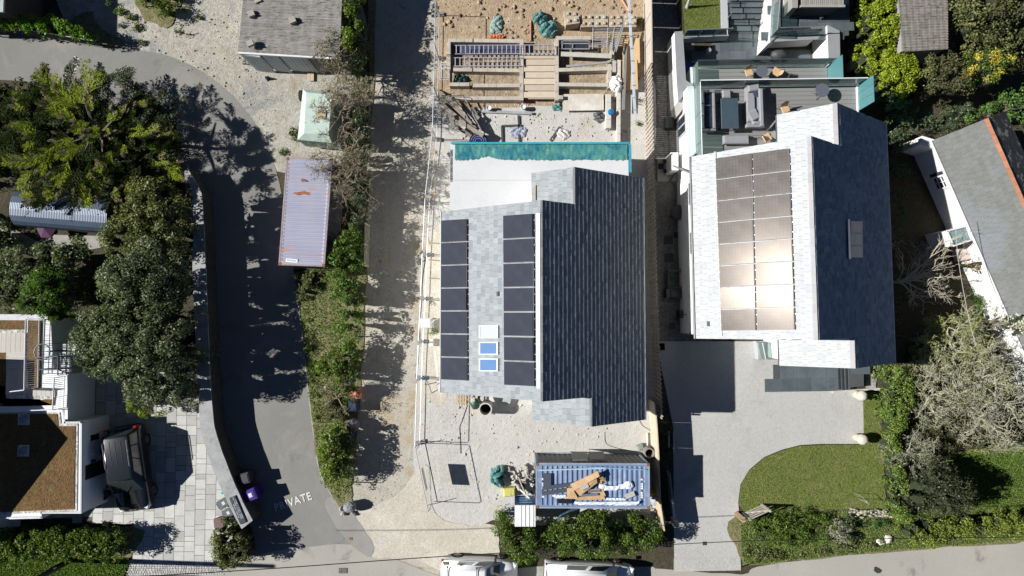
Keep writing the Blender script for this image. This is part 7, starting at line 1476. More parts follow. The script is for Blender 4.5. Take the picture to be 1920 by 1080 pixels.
def ring(px, py, z, r, wall_, label, mat, fill):
    o = thing('concrete_ring', label, 'drainage ring', P(px, py, z) - Vector((0, 0, z))); o.location.z = 0; WM[o] = Matrix.Translation(o.location); n = 32
    b = MB(); vs = []
    for rr, zz_ in ((r, 0), (r, z), (r - wall_, z), (r - wall_, .1)):
        for j in range(n): t = j / n * 2 * math.pi; vs.append((rr * math.cos(t), rr * math.sin(t), zz_))
    b.add(vs, [(i * n + j, i * n + (j + 1) % n, (i + 1) * n + (j + 1) % n, (i + 1) * n + j) for i in range(3) for j in range(n)]); part('ring_wall', b, mat, o, world=False)
    b = MB(); b.add([((r - wall_) * math.cos(j / n * 6.2832), (r - wall_) * math.sin(j / n * 6.2832), .12) for j in range(n)], [tuple(range(n))]); part('bottom', b, fill, o, world=False); return o
ring(910, 768, 1.1, .37, .06, 'tall pale concrete ring with black inside, in front of the gable', M('pale_concrete', (.5, .48, .45), .85, .08, 3), M('black_inside', (.01, .01, .01), .9)); ring(1218, 850, .9, .28, .05, 'darker ring drum at the corner of the blue container', M('grey_concrete_ring', (.22, .2, .18), .85, .15, 3), M('black_inside', (.01, .01, .01)))
cable('black cable snaking over the pale ground from the gable', [P(x, y, .03) for x, y in ((876, 760), (871, 775), (866, 790), (862, 800), (863, 822), (864, 850))], .022, nm='ground_cable'); cable('thin dark cable lying before the blue container', [P(x, y, .03) for x, y in ((1134, 810), (1136, 830), (1150, 838), (1180, 845), (1202, 846))], .014, nm='ground_cable'); cable('cable curling at the lower right corner of the slate house', [P(x, y, .03) for x, y in ((1199, 788), (1205, 798), (1218, 806), (1228, 815))], .016, nm='ground_cable')
b = MB(); b.bbox(P(952, 922, .25), (.5, .5, .4), .06, .08); single('cement_bags', b, M('yellow_sack', (.5, .47, .13), .6, .12, 2, dirt=(.35, .5, .6), dsc=3, dlo=.55, dhi=.6), 'left yellow and pale blue sack beside the rubble', 'sack'); b = MB(); b.bbox(P(961, 921, .25), (.32, .48, .4), .06, .02); single('cement_bags', b, M('yellow_sack', (.5, .47, .13)), 'right yellow sack beside the rubble', 'sack')
rn = random.Random(17); RB = M('concrete_rubble', (.42, .4, .37), .9, .2, 3, rndv=.3)
for k in range(46):
    px, py = rn.gauss(985, 13), rn.gauss(893, 17)
    if px > 1001 or py > 935 or py < 868: continue
    b = MB(); s_ = rn.uniform(.12, .42); q = P(px, py, 0); b.rock((q.x, q.y, .1 + rn.uniform(0, .25)), (s_, s_ * rn.uniform(.5, 1), s_ * .6), rn, .25, 1); single('rubble_piece', b, RB, 'broken concrete lump in the heap left of the blue container', 'rubble', 'rubble heap left of the blue container')
for k, (a_, c_, z) in enumerate((((966, 902), (1001, 919), .7), ((985, 912), (1003, 925), .5), ((972, 895), (988, 935), .8), ((975, 918), (1003, 945), .6))): plank('scrap_plank', ('upper long', 'short dark', 'thin upright', 'lower white')[k] + ' scrap plank in the rubble heap', 'plank', a_, c_, (.2, .3, .05, .08)[k], .05, (M('black_profile', (.015, .017, .02)), M('black_profile', (.015, .017, .02)), PLY, WHITE)[k], z)
b = MB(); 
for k in range(3): b.tube([P(1043 + k * 4, 975 - k * 3, .9), P(1052 + k * 6, 966 - k * 3, 1.2), P(1075 + k * 4, 954, 1.1)], .05, 6)
single('pipe_bundle', b, M('blue_black_pipe', (.05, .1, .16), .4, .3, 6), 'bundle of dark curved pipes below the blue container', 'pipes')
b = MB(); b.tube([P(938, 958, 1.0), P(944, 983, .1)], .03, 6); b.tube([P(938, 958, 1.0), P(964, 959, 1.0)], .03, 6); single('steel_hoop', b, GALV, 'thin steel hoop frame at the edge of the front bushes', 'frame')
bb_ = thing('hoarding', 'long pale plywood hoarding along the right side of the site', 'hoarding', P(1238, 880, 0)); hp_ = [(1229, 755), (1233, 800), (1236, 850), (1238, 900), (1240, 950), (1247, 996)]; hm = M('hoarding_ply', (.5, .43, .33), .8, .1, 2)
for i in range(5):
    a, c = P(*hp_[i], 1.7), P(*hp_[i + 1], 1.7); b = MB(); d = (c - a) * .003; b.slab([a + d, c - d, c - d - Vector((0, 0, 1.7)), a + d - Vector((0, 0, 1.7))], (-.06, 0, 0)); part('panel', b, hm, bb_)
b = MB(); b.bbox(P(1226, 921, .4), (.5, .3, .5), .08, .3); single('yellow_bag', b, M('amber_bag', (.6, .38, .04), .6, .25, 5), 'amber yellow bag beside the right end of the blue container', 'bag')
b = MB(); b.rock(P(1229, 938, .45), (.5, .62, .4), random.Random(4), .06, 2, 0); single('wheelbarrow_tray', b, M('blue_grey_tray', (.3, .36, .42), .35, .1, 3), 'pale blue grey barrow tray below the amber bag', 'barrow')
plank('plywood_offcut', 'tapering plywood offcut leaning past the corner of the blue container', 'plywood', (1232, 928), (1244, 985), .3, .03, M('plywood_new', (.52, .37, .2)), 1.0); b = MB(); b.bbox(P(1201, 838, .2), (.32, .3, .3), .04, .4); single('grey_can', b, M('grey_green_can', (.2, .24, .22), .5), 'grey green can near the ring drum', 'can'); plank('white_pipe', 'short white pipe standing up near the hoarding', 'pipe', (1213, 812), (1214, 838), .06, .06, WHITE, .1)
# ---- slatted boundary fence between site and alley
bf = thing('boundary_fence', 'tall boundary fence of angled timber boards between the site and the dark gravel alley', 'fence', P(1215, 300, 0)); FB_ = M('grey_fence_board', (.4, .35, .29), .85, .12, 5, rndv=.2); fm = unitbox(FB_); fl = [(1206, 0), (1208, 150), (1212, 330), (1218, 560), (1224, 700), (1227, 775)]
pp_ = smoothpoly(PP(fl, 0), 14, 0, 1, False); acc = 0; k = 0; n = 0
tot = [(pp_[i], pp_[i + 1]) for i in range(len(pp_) - 1)]; step = .125; dist = 0
for a, c in tot:
    L = (c - a).length
    while acc < L:
        q = a.lerp(c, acc / L); off = .05 if k % 2 else -.0
        if q.y < P(1208, 140, 0).y: piece('board', fm, bf, q + Vector((off, 0, .95)) - bf.location, 0, (.02, .1, 1.9)); n += 1
        k += 1; acc += step
    acc -= L
b = MB()
for z in (.35, .95, 1.6): b.tube([q + Vector((.03, 0, z)) for q in pp_[10:]], .03, 4)
part('rail', b, FB_, bf)
uf = thing('panel_fence', 'run of long pale timber fence boards at the top of the site boundary', 'fence', P(1211, 60, 0)); a, c = P(1206, -40, 0), P(1208, 142, 0)
for i in range(4): p, q = a.lerp(c, i / 4 + .004), a.lerp(c, (i + 1) / 4 - .004); b = MB(); b.slab([p, q, q + Vector((0, 0, 1.9)), p + Vector((0, 0, 1.9))], (.05, 0, 0)); part('panel', b, M('bleached_boards', (.45, .4, .34), .85, .1, 3, rndv=.12), uf)
b = MB(); b.tube([a + Vector((.03, 0, 1.92)), c + Vector((.03, 0, 1.92))], .05, 4); part('capping', b, M('bleached_boards', (.45, .4, .34)), uf)
# iron railing beside the top left hedge
ir = thing('iron_railing', 'dark iron railing between the top left hedge and the lane', 'railing', P(110, 75, 0)); a, c = P(28, 62, 0), P(196, 90, 0); n = 46; me = unitbox(LEG)
for i in range(n + 1): q = a.lerp(c, i / n); piece('baluster', me, ir, q + Vector((0, 0, .5)) - ir.location, 0, (.025, .025, 1.0))
b = MB(); b.tube([a + Vector((0, 0, 1)), c + Vector((0, 0, 1))], .03, 5); b.tube([a + Vector((0, 0, .15)), c + Vector((0, 0, .15))], .025, 5); part('rail', b, M('pale_iron', (.3, .3, .29), .6), ir)
# mint box trailer, gate in hedge, kerbside bags
mt = thing('box_trailer', 'faded mint green box trailer with angular roof under a bare thorn tree', 'trailer', P(596, 215, 0)); zq = 2.1; q = PP([(568, 167), (628, 173), (622, 268), (558, 262)], 1.9); r = PP([(574, 173), (622, 178), (616, 252), (570, 250)], 2.2); MN = M('faded_mint_paint', (.4, .5, .45), .6, .08, 1, dirt=(.5, .58, .5), dsc=1.2, dlo=.5, dhi=.75, space='world')
b = MB(); b.add(q + r, [(4, 5, 6, 7)] + [(i, (i + 1) % 4, 4 + (i + 1) % 4, 4 + i) for i in range(4)]); part('roof', b, MN, mt)
b = MB(); g_ = [Vector((p.x, p.y, .5)) for p in q]; b.add(q + g_, [(4, 5, 6, 7)] + [(i, (i + 1) % 4, 4 + (i + 1) % 4, 4 + i) for i in range(4)]); part('body', b, M('mint_side', (.3, .42, .38), .6, .1, 2), mt)
b = MB(); b.prism([(p.x, p.y) for p in PP([(593, 205), (611, 206), (610, 224), (592, 222)], 2.25)], 2.2, 2.26); part('roof_patch', b, M('tan_patch', (.4, .33, .22), .8), mt)
for px, py in ((566, 255), (566, 180), (620, 255), (620, 180)): c = P(px, py, .3); b = MB(); b.tube([(c.x - .1, c.y, .32), (c.x + .1, c.y, .32)], .32, 16); part('wheel', b, RUB, mt)
fg = thing('field_gate', 'pale timber field gate hinged along the track side of the hedge', 'gate', P(690, 460, 0)); a, c = P(692, 424, .1), P(690, 500, .1)
for k in range(5): b = MB(); b.slab([a + Vector((0, 0, .05 + k * .25)), c + Vector((0, 0, .05 + k * .25)), c + Vector((0, 0, .14 + k * .25)), a + Vector((0, 0, .14 + k * .25))], (.05, 0, 0)); part('bar', b, M('greenish_timber', (.42, .4, .28), .85, .12, 4), fg)
for t in (0, .5, 1): q = a.lerp(c, t); b = MB(); b.box(q + Vector((0, 0, .6)), (.1, .1, 1.25)); part('stile', b, M('greenish_timber', (.42, .4, .28)), fg)
b = MB(); b.slab([a, a + Vector((0, 0, .1)), c + Vector((0, 0, 1.1)), c + Vector((0, 0, 1.0))], (.06, 0, 0)); part('brace', b, M('greenish_timber', (.42, .4, .28)), fg)
b = MB(); b.bbox(P(667, 738, .5), (.5, .55, .9), .05, .2); b.rock(P(671, 738, 1.0), (.45, .5, .15), random.Random(3), .1, 1); single('wheelie_bin', b, M('terracotta_plastic', (.42, .15, .09), .6, .1, 3), 'terracotta lidded bin at the foot of the hedge beside the track', 'bin'); b = MB(); b.bbox(P(664, 757, .45), (.5, .8, .85), .06); single('wheelie_bin', b, M('dark_navy_plastic', (.015, .03, .06), .5), 'dark navy bin in the hedge shade below the terracotta one', 'bin')
b = MB(); b.rock(P(662, 797, .55), (.78, .75, .8), random.Random(9), .06, 2); single('covered_bin', b, M('mauve_grey_cover', (.13, .11, .12), .6, .15, 3, bump=.4), 'mauve grey covered bin at the lower end of the hedge', 'bin'); b = MB(); b.rock(P(657, 815, .3), (.5, .6, .5), random.Random(8), .1, 1); single('blue_bag', b, M('navy_bag', (.01, .02, .1), .4), 'navy blue bag half under the hedge by the track', 'bag')
b = MB(); b.rock(P(656, 950, .45), (.62, .75, .7), random.Random(7), .1, 2); single('standing_stone', b, M('blue_grey_stone', (.2, .22, .23), .85, .15, 3, bump=.4), 'blue grey standing stone at the tip of the hedge island', 'stone'); rn = random.Random(41)
for k in range(9): b = MB(); px, py = 640 + k * 3.2, 945 + 10 * math.sin(k) + 8; s_ = rn.uniform(.2, .35); q = P(px, py, 0); b.rock((q.x, q.y, .12), (s_, s_ * .7, .25), rn, .2, 1); single('edging_stone', b, STONE, 'rounded edging stone around the tip of the hedge island', 'stone', 'edging stones at the tip of the hedge island')
for (px, py, s_, lab) in ((1648, 1014, .45, 'left pale boulder at the roadside below the clipped balls'), (1662, 1009, .5, 'right pale boulder at the roadside below the clipped balls'), (613, 727, .3, 'small white stone in the grass strip beside the lane'), (600, 812, .32, 'pinkish white stone among the hedge foot plants')): b = MB(); q = P(px if px > 600 else 613, py, 0); b.rock((q.x, q.y, .15), (s_, s_ * .8, .35), random.Random(px), .15, 1); single('boulder', b, M('pale_boulder', (.6, .56, .48), .85, .08, 3), lab, 'boulder')
cone = MB(); cone.lathe([(.18, 0), (.18, .04), (.12, .05), (.03, .4)], P(502, 148, 0), 4); single('dark_marker', cone, M('near_black', (.03, .035, .045)), 'small black wedge standing on the yard gravel below the white doors', 'wedge')
for (px, py, lab) in ((1062, 30, ''),): pass
sc_ = thing('pallet', 'small timber step beside the white shed doors', 'pallet', P(582, 143, 0)); me = unitbox(M('pallet_timber', (.5, .4, .29)), .01)
for k in range(4): q = P(578 + k * 3, 143, .12); piece('slat', me, sc_, q - sc_.location, 0, (.08, .55, .03))
# planters at the flat roofed house
pp2 = thing('potted_plant', 'round brown pot on the patio between the car and the white wall', 'plant pot', P(203, 925, .05)); b = MB(); b.lathe([(.2, 0), (.28, .42), (.24, .42), (.22, .36)], P(203, 925, .05), 18); part('pot', b, M('brown_glaze', (.06, .035, .025), .4, .1, 4), pp2)
# dry stone edging by the clipped balls
rn = random.Random(55); b = MB()
for k in range(70): q = P(rn.uniform(1590, 1668), rn.uniform(953, 968), 0); b.rock((q.x, q.y, .12 + rn.uniform(0, .15)), (rn.uniform(.12, .3), rn.uniform(.08, .16), .1), rn, .2, 0, rn.uniform(-.2, .2))
single('dry_stone_edging', b, STONE, 'low dry stone edging behind the clipped balls', 'stone wall')
# ------------------------------------------------------------------ trees, shrubs, hedges
BARK = M('brown_bark', (.13, .1, .075), .95, .25, 6, bump=.6); BARKP = M('lichened_bark', (.3, .29, .22), .95, .2, 6, bump=.5, space='world', dirt=(.38, .4, .28), dsc=4, dlo=.45, dhi=.65)
L_LIME = leafmat('lime_leaves', [(0.151, 0.216, 0.0115), (0.234, 0.311, 0.0172), (0.344, 0.405, 0.0344), (0.193, 0.27, 0.023)], .2, .3)
L_GREEN = leafmat('mid_green_leaves', [(0.0413, 0.0878, 0.0138), (0.0826, 0.149, 0.0207), (0.138, 0.203, 0.0287), (0.193, 0.243, 0.0459)], .2, .4)
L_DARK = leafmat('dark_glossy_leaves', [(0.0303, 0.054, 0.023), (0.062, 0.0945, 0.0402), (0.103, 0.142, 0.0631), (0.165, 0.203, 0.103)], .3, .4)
L_GREY = leafmat('grey_green_leaves', [(0.0689, 0.0945, 0.0516), (0.124, 0.155, 0.0803), (0.193, 0.223, 0.115), (0.275, 0.297, 0.172)], .25, .45)
L_OLIVE = leafmat('olive_leaves', [(0.0689, 0.0878, 0.0344), (0.124, 0.142, 0.0516), (0.193, 0.203, 0.0688), (0.248, 0.257, 0.115)], .2, .5)
L_BRIGHT = leafmat('fresh_green_leaves', [(.06, .13, .02), (.1, .19, .03), (.16, .25, .05)], .15, .3, .4)
L_YEL = leafmat('yellow_flowers', [(.45, .38, .03), (.6, .5, .08), (.5, .45, .12)], .1, .3); L_YG = leafmat('yellow_green_leaves', [(.16, .2, .015), (.26, .3, .02), (.2, .26, .03)], .15, .3, .4)
L_BROWN = leafmat('brownish_heath', [(.09, .075, .045), (.13, .11, .06), (.1, .12, .045), (.16, .14, .085)], .1, .5); L_WHITE = leafmat('cream_blossom', [(.55, .54, .44), (.66, .65, .55)], .05, .3)
L_CON = leafmat('conifer_inner', [(.012, .02, .006), (.025, .04, .008), (.045, .06, .012)], .1, .4, .15); L_TIP = leafmat('conifer_golden_tips', [(.15, .21, .015), (.24, .3, .025), (.32, .36, .05), (.14, .22, .025)], .1, .25, .3)
L_PINKT = leafmat('conifer_brown_tips', [(.24, .19, .12), (.3, .25, .17)], .1, .3); L_GRASS = leafmat('grass_blades', [(0.081, 0.149, 0.027), (0.135, 0.216, 0.0405), (0.203, 0.257, 0.081)], .1, .4, .35)
def mass(name, label, cat, px, ztop, mat, zb=.08, seed=1, trunk=True, parts=(), group=None, **kw):
    zp = zb + (ztop - zb) * .6; poly = [q.xy for q in PP(px, zp)]; poly = [q.xy for q in smoothpoly([Vector((q.x, q.y, 0)) for q in poly], 4, .12, seed)]
    cx, cy = sum(q.x for q in poly) / len(poly), sum(q.y for q in poly) / len(poly); o = thing(name, label, cat, (cx, cy, 0), 0, group)
    crown('crown', poly, ztop, zb, mat, o, seed, **kw)
    for k, (m2, px2, z2, kk) in enumerate(parts):
        p2 = [q.xy for q in PP(px2, z2 * .8)]; crown('foliage_patch', p2, z2, max(zb, z2 - 1.0), m2, o, seed + 50 + k, **kk)
    rn = random.Random(seed); n = 3 if trunk else 2; xs = [q.x for q in poly]; ys = [q.y for q in poly]; L = max(max(xs) - min(xs), max(ys) - min(ys))
    if trunk and ztop > 2.2:
        lim = min(max(xs) - min(xs), max(ys) - min(ys)) * .28; tree_frame(o, (cx, cy, 0), (cx + .1, cy, ztop * .75), BARK, seed, .05 + ztop * .03, 5, max(.3, lim))
    else:
        for k in range(max(2, int(L / 1.6))):
            t = (k + .5) / max(2, int(L / 1.6)); x = min(xs) + (max(xs) - min(xs)) * t if (max(xs) - min(xs)) > (max(ys) - min(ys)) else cx; y = min(ys) + (max(ys) - min(ys)) * t if (max(xs) - min(xs)) <= (max(ys) - min(ys)) else cy
            if inpoly(x, y, poly): b = MB(); b.tube([(x, y, 0), (x + rn.uniform(-.1, .1), y, ztop * .35), (x + rn.uniform(-.2, .2), y + rn.uniform(-.2, .2), ztop * .7)], [.04, .03, .015], 5); part('stem', b, BARK, o)
    return o
H_ = dict(rad=.3, dens=6, per=55, leaf=.12)
# left garden
mass('broadleaf_shrub', 'largest domed grey green shrub filling the garden beside the curving wall', 'shrub', [(205, 480), (240, 440), (300, 420), (345, 440), (362, 500), (366, 600), (372, 700), (366, 760), (320, 770), (270, 772), (240, 755), (200, 715), (150, 705), (135, 650), (150, 590), (190, 560), (185, 510)], 4.9, L_GREY, .1, 3, rad=.45, dens=4.6, per=120, leaf=.115, edge=2.2, rough=.5, lump=.9)
mass('broadleaf_shrub', 'olive leaved shrub overhanging the end of the barrel roofed shed', 'shrub', [(195, 370), (250, 335), (310, 330), (350, 345), (366, 400), (366, 440), (345, 470), (300, 462), (250, 480), (205, 482), (185, 445), (212, 410)], 4.9, L_OLIVE, .6, 4, rad=.4, dens=4.5, per=85, leaf=.13, edge=1.6, rough=.45, lump=.8)
mass('broadleaf_shrub', 'spreading grey green shrub at the left edge around the bright green one', 'shrub', [(-30, 500), (25, 470), (60, 450), (110, 440), (160, 448), (170, 480), (150, 500), (160, 560), (130, 590), (60, 585), (-30, 590)], 3.3, L_GREY, .1, 5, rad=.42, dens=4, per=85, leaf=.14, edge=1.4, lump=.8)
mass('bright_shrub', 'fresh bright green feathery shrub above the flat roofed house', 'shrub', [(48, 530), (80, 500), (112, 500), (132, 530), (130, 570), (105, 612), (75, 600), (40, 575)], 3.9, L_BRIGHT, 1.4, 6, rad=.3, dens=8, per=90, leaf=.09, edge=1.0)
mass('dark_shrub', 'dark leaved shrub at the left edge above the barrel roofed shed', 'shrub', [(-30, 390), (10, 395), (18, 440), (60, 448), (20, 470), (-30, 480)], 1.6, L_DARK, .1, 7, rad=.3, dens=5, per=60, leaf=.12)
mass('flowering_hedge', 'yellow green leaved shrub edge at the lower tip of the big grey green shrub', 'shrub', [(215, 738), (235, 742), (262, 760), (300, 770), (318, 766), (310, 780), (275, 783), (245, 770)], 2.4, L_YG, .2, 8, rad=.2, dens=14, per=60, leaf=.09, edge=.5)
mass('small_shrub', 'little yellow green sprig within the big grey green shrub', 'shrub', [(196, 622), (214, 620), (220, 640), (206, 652), (196, 640)], 4.75, L_YG, 4.0, 9, trunk=False, rad=.18, dens=16, per=40, leaf=.09, edge=.4)
mass('clipped_hedge', 'dense clipped green hedge in the bottom left corner', 'hedge', [(-80, 992), (120, 988), (222, 990), (240, 1005), (238, 1040), (215, 1050), (100, 1052), (-80, 1056)], 1.9, L_GREEN, .1, 10, rad=.26, dens=15, per=55, leaf=.11, edge=.5, rough=.12, lump=.15)
mass('round_bush', 'rounded bush around the end of the wall beside the purple bin', 'bush', [(400, 990), (425, 970), (452, 985), (474, 995), (476, 1040), (460, 1062), (425, 1068), (396, 1062), (390, 1030)], 2.3, L_OLIVE, .1, 11, rad=.26, dens=9, per=60, leaf=.1, edge=.9, parts=((L_YG, [(395, 1000), (415, 990), (420, 1040), (395, 1055)], 1.9, dict(rad=.2, dens=9, per=35, leaf=.09, edge=.5)),))
mass('clipped_hedge', 'bright clipped hedge behind the iron railing at the top left', 'hedge', [(-40, 28), (60, 32), (120, 38), (165, 52), (175, 62), (168, 76), (120, 72), (60, 62), (-40, 55)], 1.9, leafmat('vivid_hedge', [(0.0675, 0.162, 0.0135), (0.135, 0.27, 0.0203), (0.203, 0.351, 0.027)], .2, .3), .1, 12, rad=.25, dens=18, per=60, leaf=.11, edge=.5, rough=.12, lump=.15)
mass('low_shrub', 'green mound with small white flowers at the top of the gravel yard', 'shrub', [(240, -40), (345, -40), (335, 5), (318, 35), (300, 40), (275, 12), (255, 0)], 1.2, L_GREEN, .05, 13, trunk=False, rad=.25, dens=9, per=50, leaf=.08, edge=1.2)
rn = random.Random(77)
for k, (px, py, s_, m_) in enumerate(((222, 20, 10, L_GRASS), (243, 32, 11, L_GRASS), (256, 52, 10, L_GREEN), (204, 5, 7, L_GRASS), (264, 78, 7, L_OLIVE), (330, 58, 9, L_OLIVE), (350, 62, 6, L_GRASS), (455, 112, 9, L_OLIVE), (372, 30, 8, L_OLIVE), (346, 12, 9, L_GRASS), (228, 45, 6, L_GREY), (548, 250, 14, L_OLIVE), (530, 285, 8, L_GRASS))):
    nm_s = ['uppermost left weed tuft', 'second weed tuft', 'dark weed tuft in the middle', 'weed tuft touching the top edge', 'olive weed tuft nearest the lane', 'olive weed tuft below the green mound', 'small weed tuft right of the olive one', 'weed tuft at the corner of the white door shed', 'weed tuft right of the green mound', 'weed tuft under the green mound', 'greyish low weed tuft', 'weed clump left of the mint trailer', 'weed tuft at the head of the lilac container'][k]
    mass('weed_tuft', nm_s + ' in the gravel yard', 'weeds', [(px - s_, py), (px, py - s_ * 1.1), (px + s_, py), (px, py + s_)], .35, m_, .02, 90 + k, False, group='weed tufts in the gravel yard', rad=.13, dens=22, per=22, leaf=.07, edge=.3)
for (px, py, z) in ((183, 936, .9), (188, 853, 1.1)):
    mass('patio_shrub', 'spiky dark potted shrub against the white wall ' + ('below' if py > 900 else 'above') + ' the brown door', 'shrub', [(px - 22, py + 8), (px - 8, py - 16), (px + 12, py - 12), (px + 16, py + 6), (px, py + 18)], z, L_DARK, .05, px, False, rad=.2, dens=14, per=45, leaf=.11, edge=.5)
# conifer with golden tips
def frond(buf, base, d, L, W_, rs, droop=.25, n=40):
    """flat feathery spray: leaflets get shorter towards the tip"""
    d = d / np.linalg.norm(d); side = np.cross(d, [0, 0, 1]); side /= np.linalg.norm(side) + 1e-9; up = np.cross(side, d)
    t = np.linspace(.05, 1, n); ax = base + d * (L * t)[:, None] + np.array([0, 0, -1]) * (droop * L * t ** 2)[:, None]
    for s_ in (-1, 1):
        ll = W_ * (1 - t) ** .7 * (.5 + .5 * np.minimum(1, t * 4)) * rs.uniform(.6, 1.15, n) + .05; tip = ax + side * (s_ * ll * .75)[:, None] + d * (ll * .8)[:, None] + np.array([0, 0, 1]) * rs.uniform(-.1, .06, (n, 1)); wd = (.022 + ll * .085)[:, None]
        v = np.stack([ax, ax + (tip - ax) * .5 + d * wd + up * .015, tip, ax + (tip - ax) * .5 - d * wd], 1); buf.append(v.reshape(-1, 3))
def spray(buf, b0, d, L, rs):
    d = d / np.linalg.norm(d); side = np.cross(d, [0, 0, 1]); side /= np.linalg.norm(side) + 1e-9
    frond(buf, b0, d, L, L * .1, rs, n=22)
    for k in range(9):
        t = .12 + k * .085; s_ = 1 if k % 2 else -1; frond(buf, b0 + d * L * t - np.array([0, 0, .2 * L * t * t]), d * .8 + side * s_ * rs.uniform(.45, .75) + np.array([0, 0, rs.uniform(-.15, .1)]), L * (.52 - .4 * t) * rs.uniform(.7, 1.2), L * .06, rs, .2, 13)
cn = thing('conifer', 'tall golden tipped conifer sprawling over the bend of the lane, top left', 'tree', P(190, 270, 0)); off = np.array(cn.location); rs = np.random.RandomState(5)
tree_frame(cn, P(195, 270, 0), P(180, 235, 4.2), BARK, 5, .22, 7, 1.6)
sprays = [(160, 185, 205, 122, 3.1), (168, 165, 163, 100, 2.9), (190, 160, 198, 122, 2.7), (160, 195, 120, 160, 3.4), (150, 205, 92, 155, 3.3), (130, 220, 70, 195, 3.2), (175, 200, 165, 165, 4.0), (170, 215, 180, 180, 4.2), (150, 230, 115, 215, 4.0), (140, 260, 95, 270, 3.8), (120, 270, 60, 320, 3.3), (110, 290, 35, 340, 3.0), (130, 300, 105, 350, 3.4), (150, 310, 150, 395, 3.3), (170, 300, 165, 395, 3.0), (110, 365, 40, 385, 2.7), (200, 300, 175, 340, 3.7), (210, 280, 190, 330, 4.0), (230, 270, 245, 295, 3.9), (240, 260, 300, 215, 3.1), (260, 285, 300, 250, 3.3), (280, 290, 345, 265, 2.8), (260, 300, 330, 300, 3.0), (290, 300, 350, 325, 2.6), (250, 320, 245, 370, 3.0), (240, 320, 200, 345, 3.3), (225, 240, 245, 200, 3.8), (200, 230, 230, 205, 4.1), (190, 250, 165, 260, 4.6), (190, 240, 150, 250, 4.6), (200, 240, 215, 260, 4.6), (170, 230, 130, 245, 4.3), (90, 250, 40, 270, 2.8), (80, 300, 20, 300, 2.7), (60, 200, 20, 180, 2.3), (100, 170, 70, 130, 2.5), (250, 230, 270, 190, 2.9), (300, 260, 330, 235, 2.7), (130, 330, 90, 370, 3.0), (160, 270, 120, 300, 4.0), (180, 330, 160, 370, 3.0), (215, 350, 230, 385, 2.7), (70, 230, 15, 235, 2.5), (180, 280, 200, 320, 4.2)]
ti, inn, pk = [], [], []
for k, (x0, y0, x1, y1, z) in enumerate(sprays):
    a = P(x0, y0, z); c = P(x1, y1, z - .2); d = c - a; L = d.length; dd = np.array(d)
    for q in range(5):
        if y1 < 125 and q: continue
        t = q / 5; b0 = np.array(a.lerp(c, t * .62)); ang = rs.uniform(-.6, .6) * (1 if q else .1); rot = np.array([dd[0] * math.cos(ang) - dd[1] * math.sin(ang), dd[0] * math.sin(ang) + dd[1] * math.cos(ang), rs.uniform(.05, .45) * L])
        spray(ti if rs.uniform() < .7 else inn, b0, rot, L * rs.uniform(.45, .75) * (1.2 if q == 0 else 1), rs)
        if q < 3: frond(pk, b0 + rot / np.linalg.norm(rot) * L * .5, rot, L * .25, .12, rs, n=8)
for k in range(300):
    px, py = rs.uniform(0, 345), rs.uniform(95, 380)
    if (px - 165) ** 2 / 165 ** 2 + (py - 250) ** 2 / 115 ** 2 > 1: continue
    if abs(px - 145) < 22 and py < 150: continue
    z = rs.uniform(.8, 2.6); b0 = np.array(P(px, py, z)); a = rs.uniform(0, 6.28); spray(inn, b0, np.array([math.cos(a), math.sin(a), rs.uniform(-.1, .3)]), rs.uniform(.8, 1.8), rs)
for nm, buf, m_ in (('golden_fronds', ti, L_TIP), ('inner_foliage', inn, L_CON), ('brown_tips', pk, L_PINKT)):
    v = np.concatenate(buf).reshape(-1, 4, 3); c_ = P(144, 118, 2.4); v = v[np.hypot(v[:, 2, 0] - c_.x, v[:, 2, 1] - c_.y) > .95].reshape(-1, 3) - off; me = _mesh_np(nm, v, np.arange(len(v)).reshape(-1, 4), m_); o = bpy.data.objects.new(nm, me); COL.objects.link(o); o.parent = cn
mass('undergrowth', 'dark undergrowth beneath the golden conifer beside the lane', 'shrubs', [(-60, 190), (30, 140), (100, 165), (200, 200), (300, 270), (345, 330), (330, 390), (240, 400), (190, 350), (20, 330), (-60, 380)], 1.3, L_CON, .05, 14, False, rad=.4, dens=2.2, per=50, leaf=.16, edge=1.2)
# bare and thorny trees
def bare(name, label, px, py, hgt, mat, seed, n=8, lev=4, L0=1.3, spread=.6, r0=.06, tilt=.5, kids=3, up=.06, leafs=None, wig=.25, minr=.007, z0=None, cat='tree', lean=(0, 0), dirs=None):
    rn = random.Random(seed); base = P(px, py, hgt * .55); base.z = 0; o = thing(name, label, cat, base); z0 = hgt * (.6 if mat is THORN else .35) if z0 is None else z0
    b = MB(); top = base + Vector((lean[0], lean[1], z0)); b.tube([base, base.lerp(top, .5) + Vector((.06, -.04, 0)), top], [r0 * 1.8, r0 * 1.5, r0 * 1.2], 8); part('trunk', b, mat, o)
    for k in range(n):
        a = 6.2832 * k / n + rn.uniform(-.3, .3); dv = Vector((math.cos(a), math.sin(a), tilt + rn.uniform(-.2, .3))) if dirs is None else Vector(dirs[k % len(dirs)]) + Vector([rn.gauss(0, .12) for _ in range(3)])
        b = MB(); branches(b, top + Vector((0, 0, -rn.uniform(0, z0 * .4))), dv, L0 * rn.uniform(.8, 1.2), r0, lev, rn, spread, up, kids, minr, 3, wig); part('limb', b, mat, o)
        if leafs and k % 1 == 0:
            vs = np.array(b.v[::leafs[1]]); rs_ = np.random.RandomState(seed + k); vs = vs + rs_.normal(size=vs.shape) * .06; nn = rs_.normal(size=vs.shape); nn[:, 2] = abs(nn[:, 2]) + .4; nn /= np.linalg.norm(nn, axis=1)[:, None]
            v = leaf_quads(vs, nn, leafs[2], rs_) - np.array(WM[o].translation); me = _mesh_np('budding_leaves', v, np.arange(len(v)).reshape(-1, 4), leafs[0]); q = bpy.data.objects.new('budding_leaves', me); COL.objects.link(q); q.parent = o
    return o
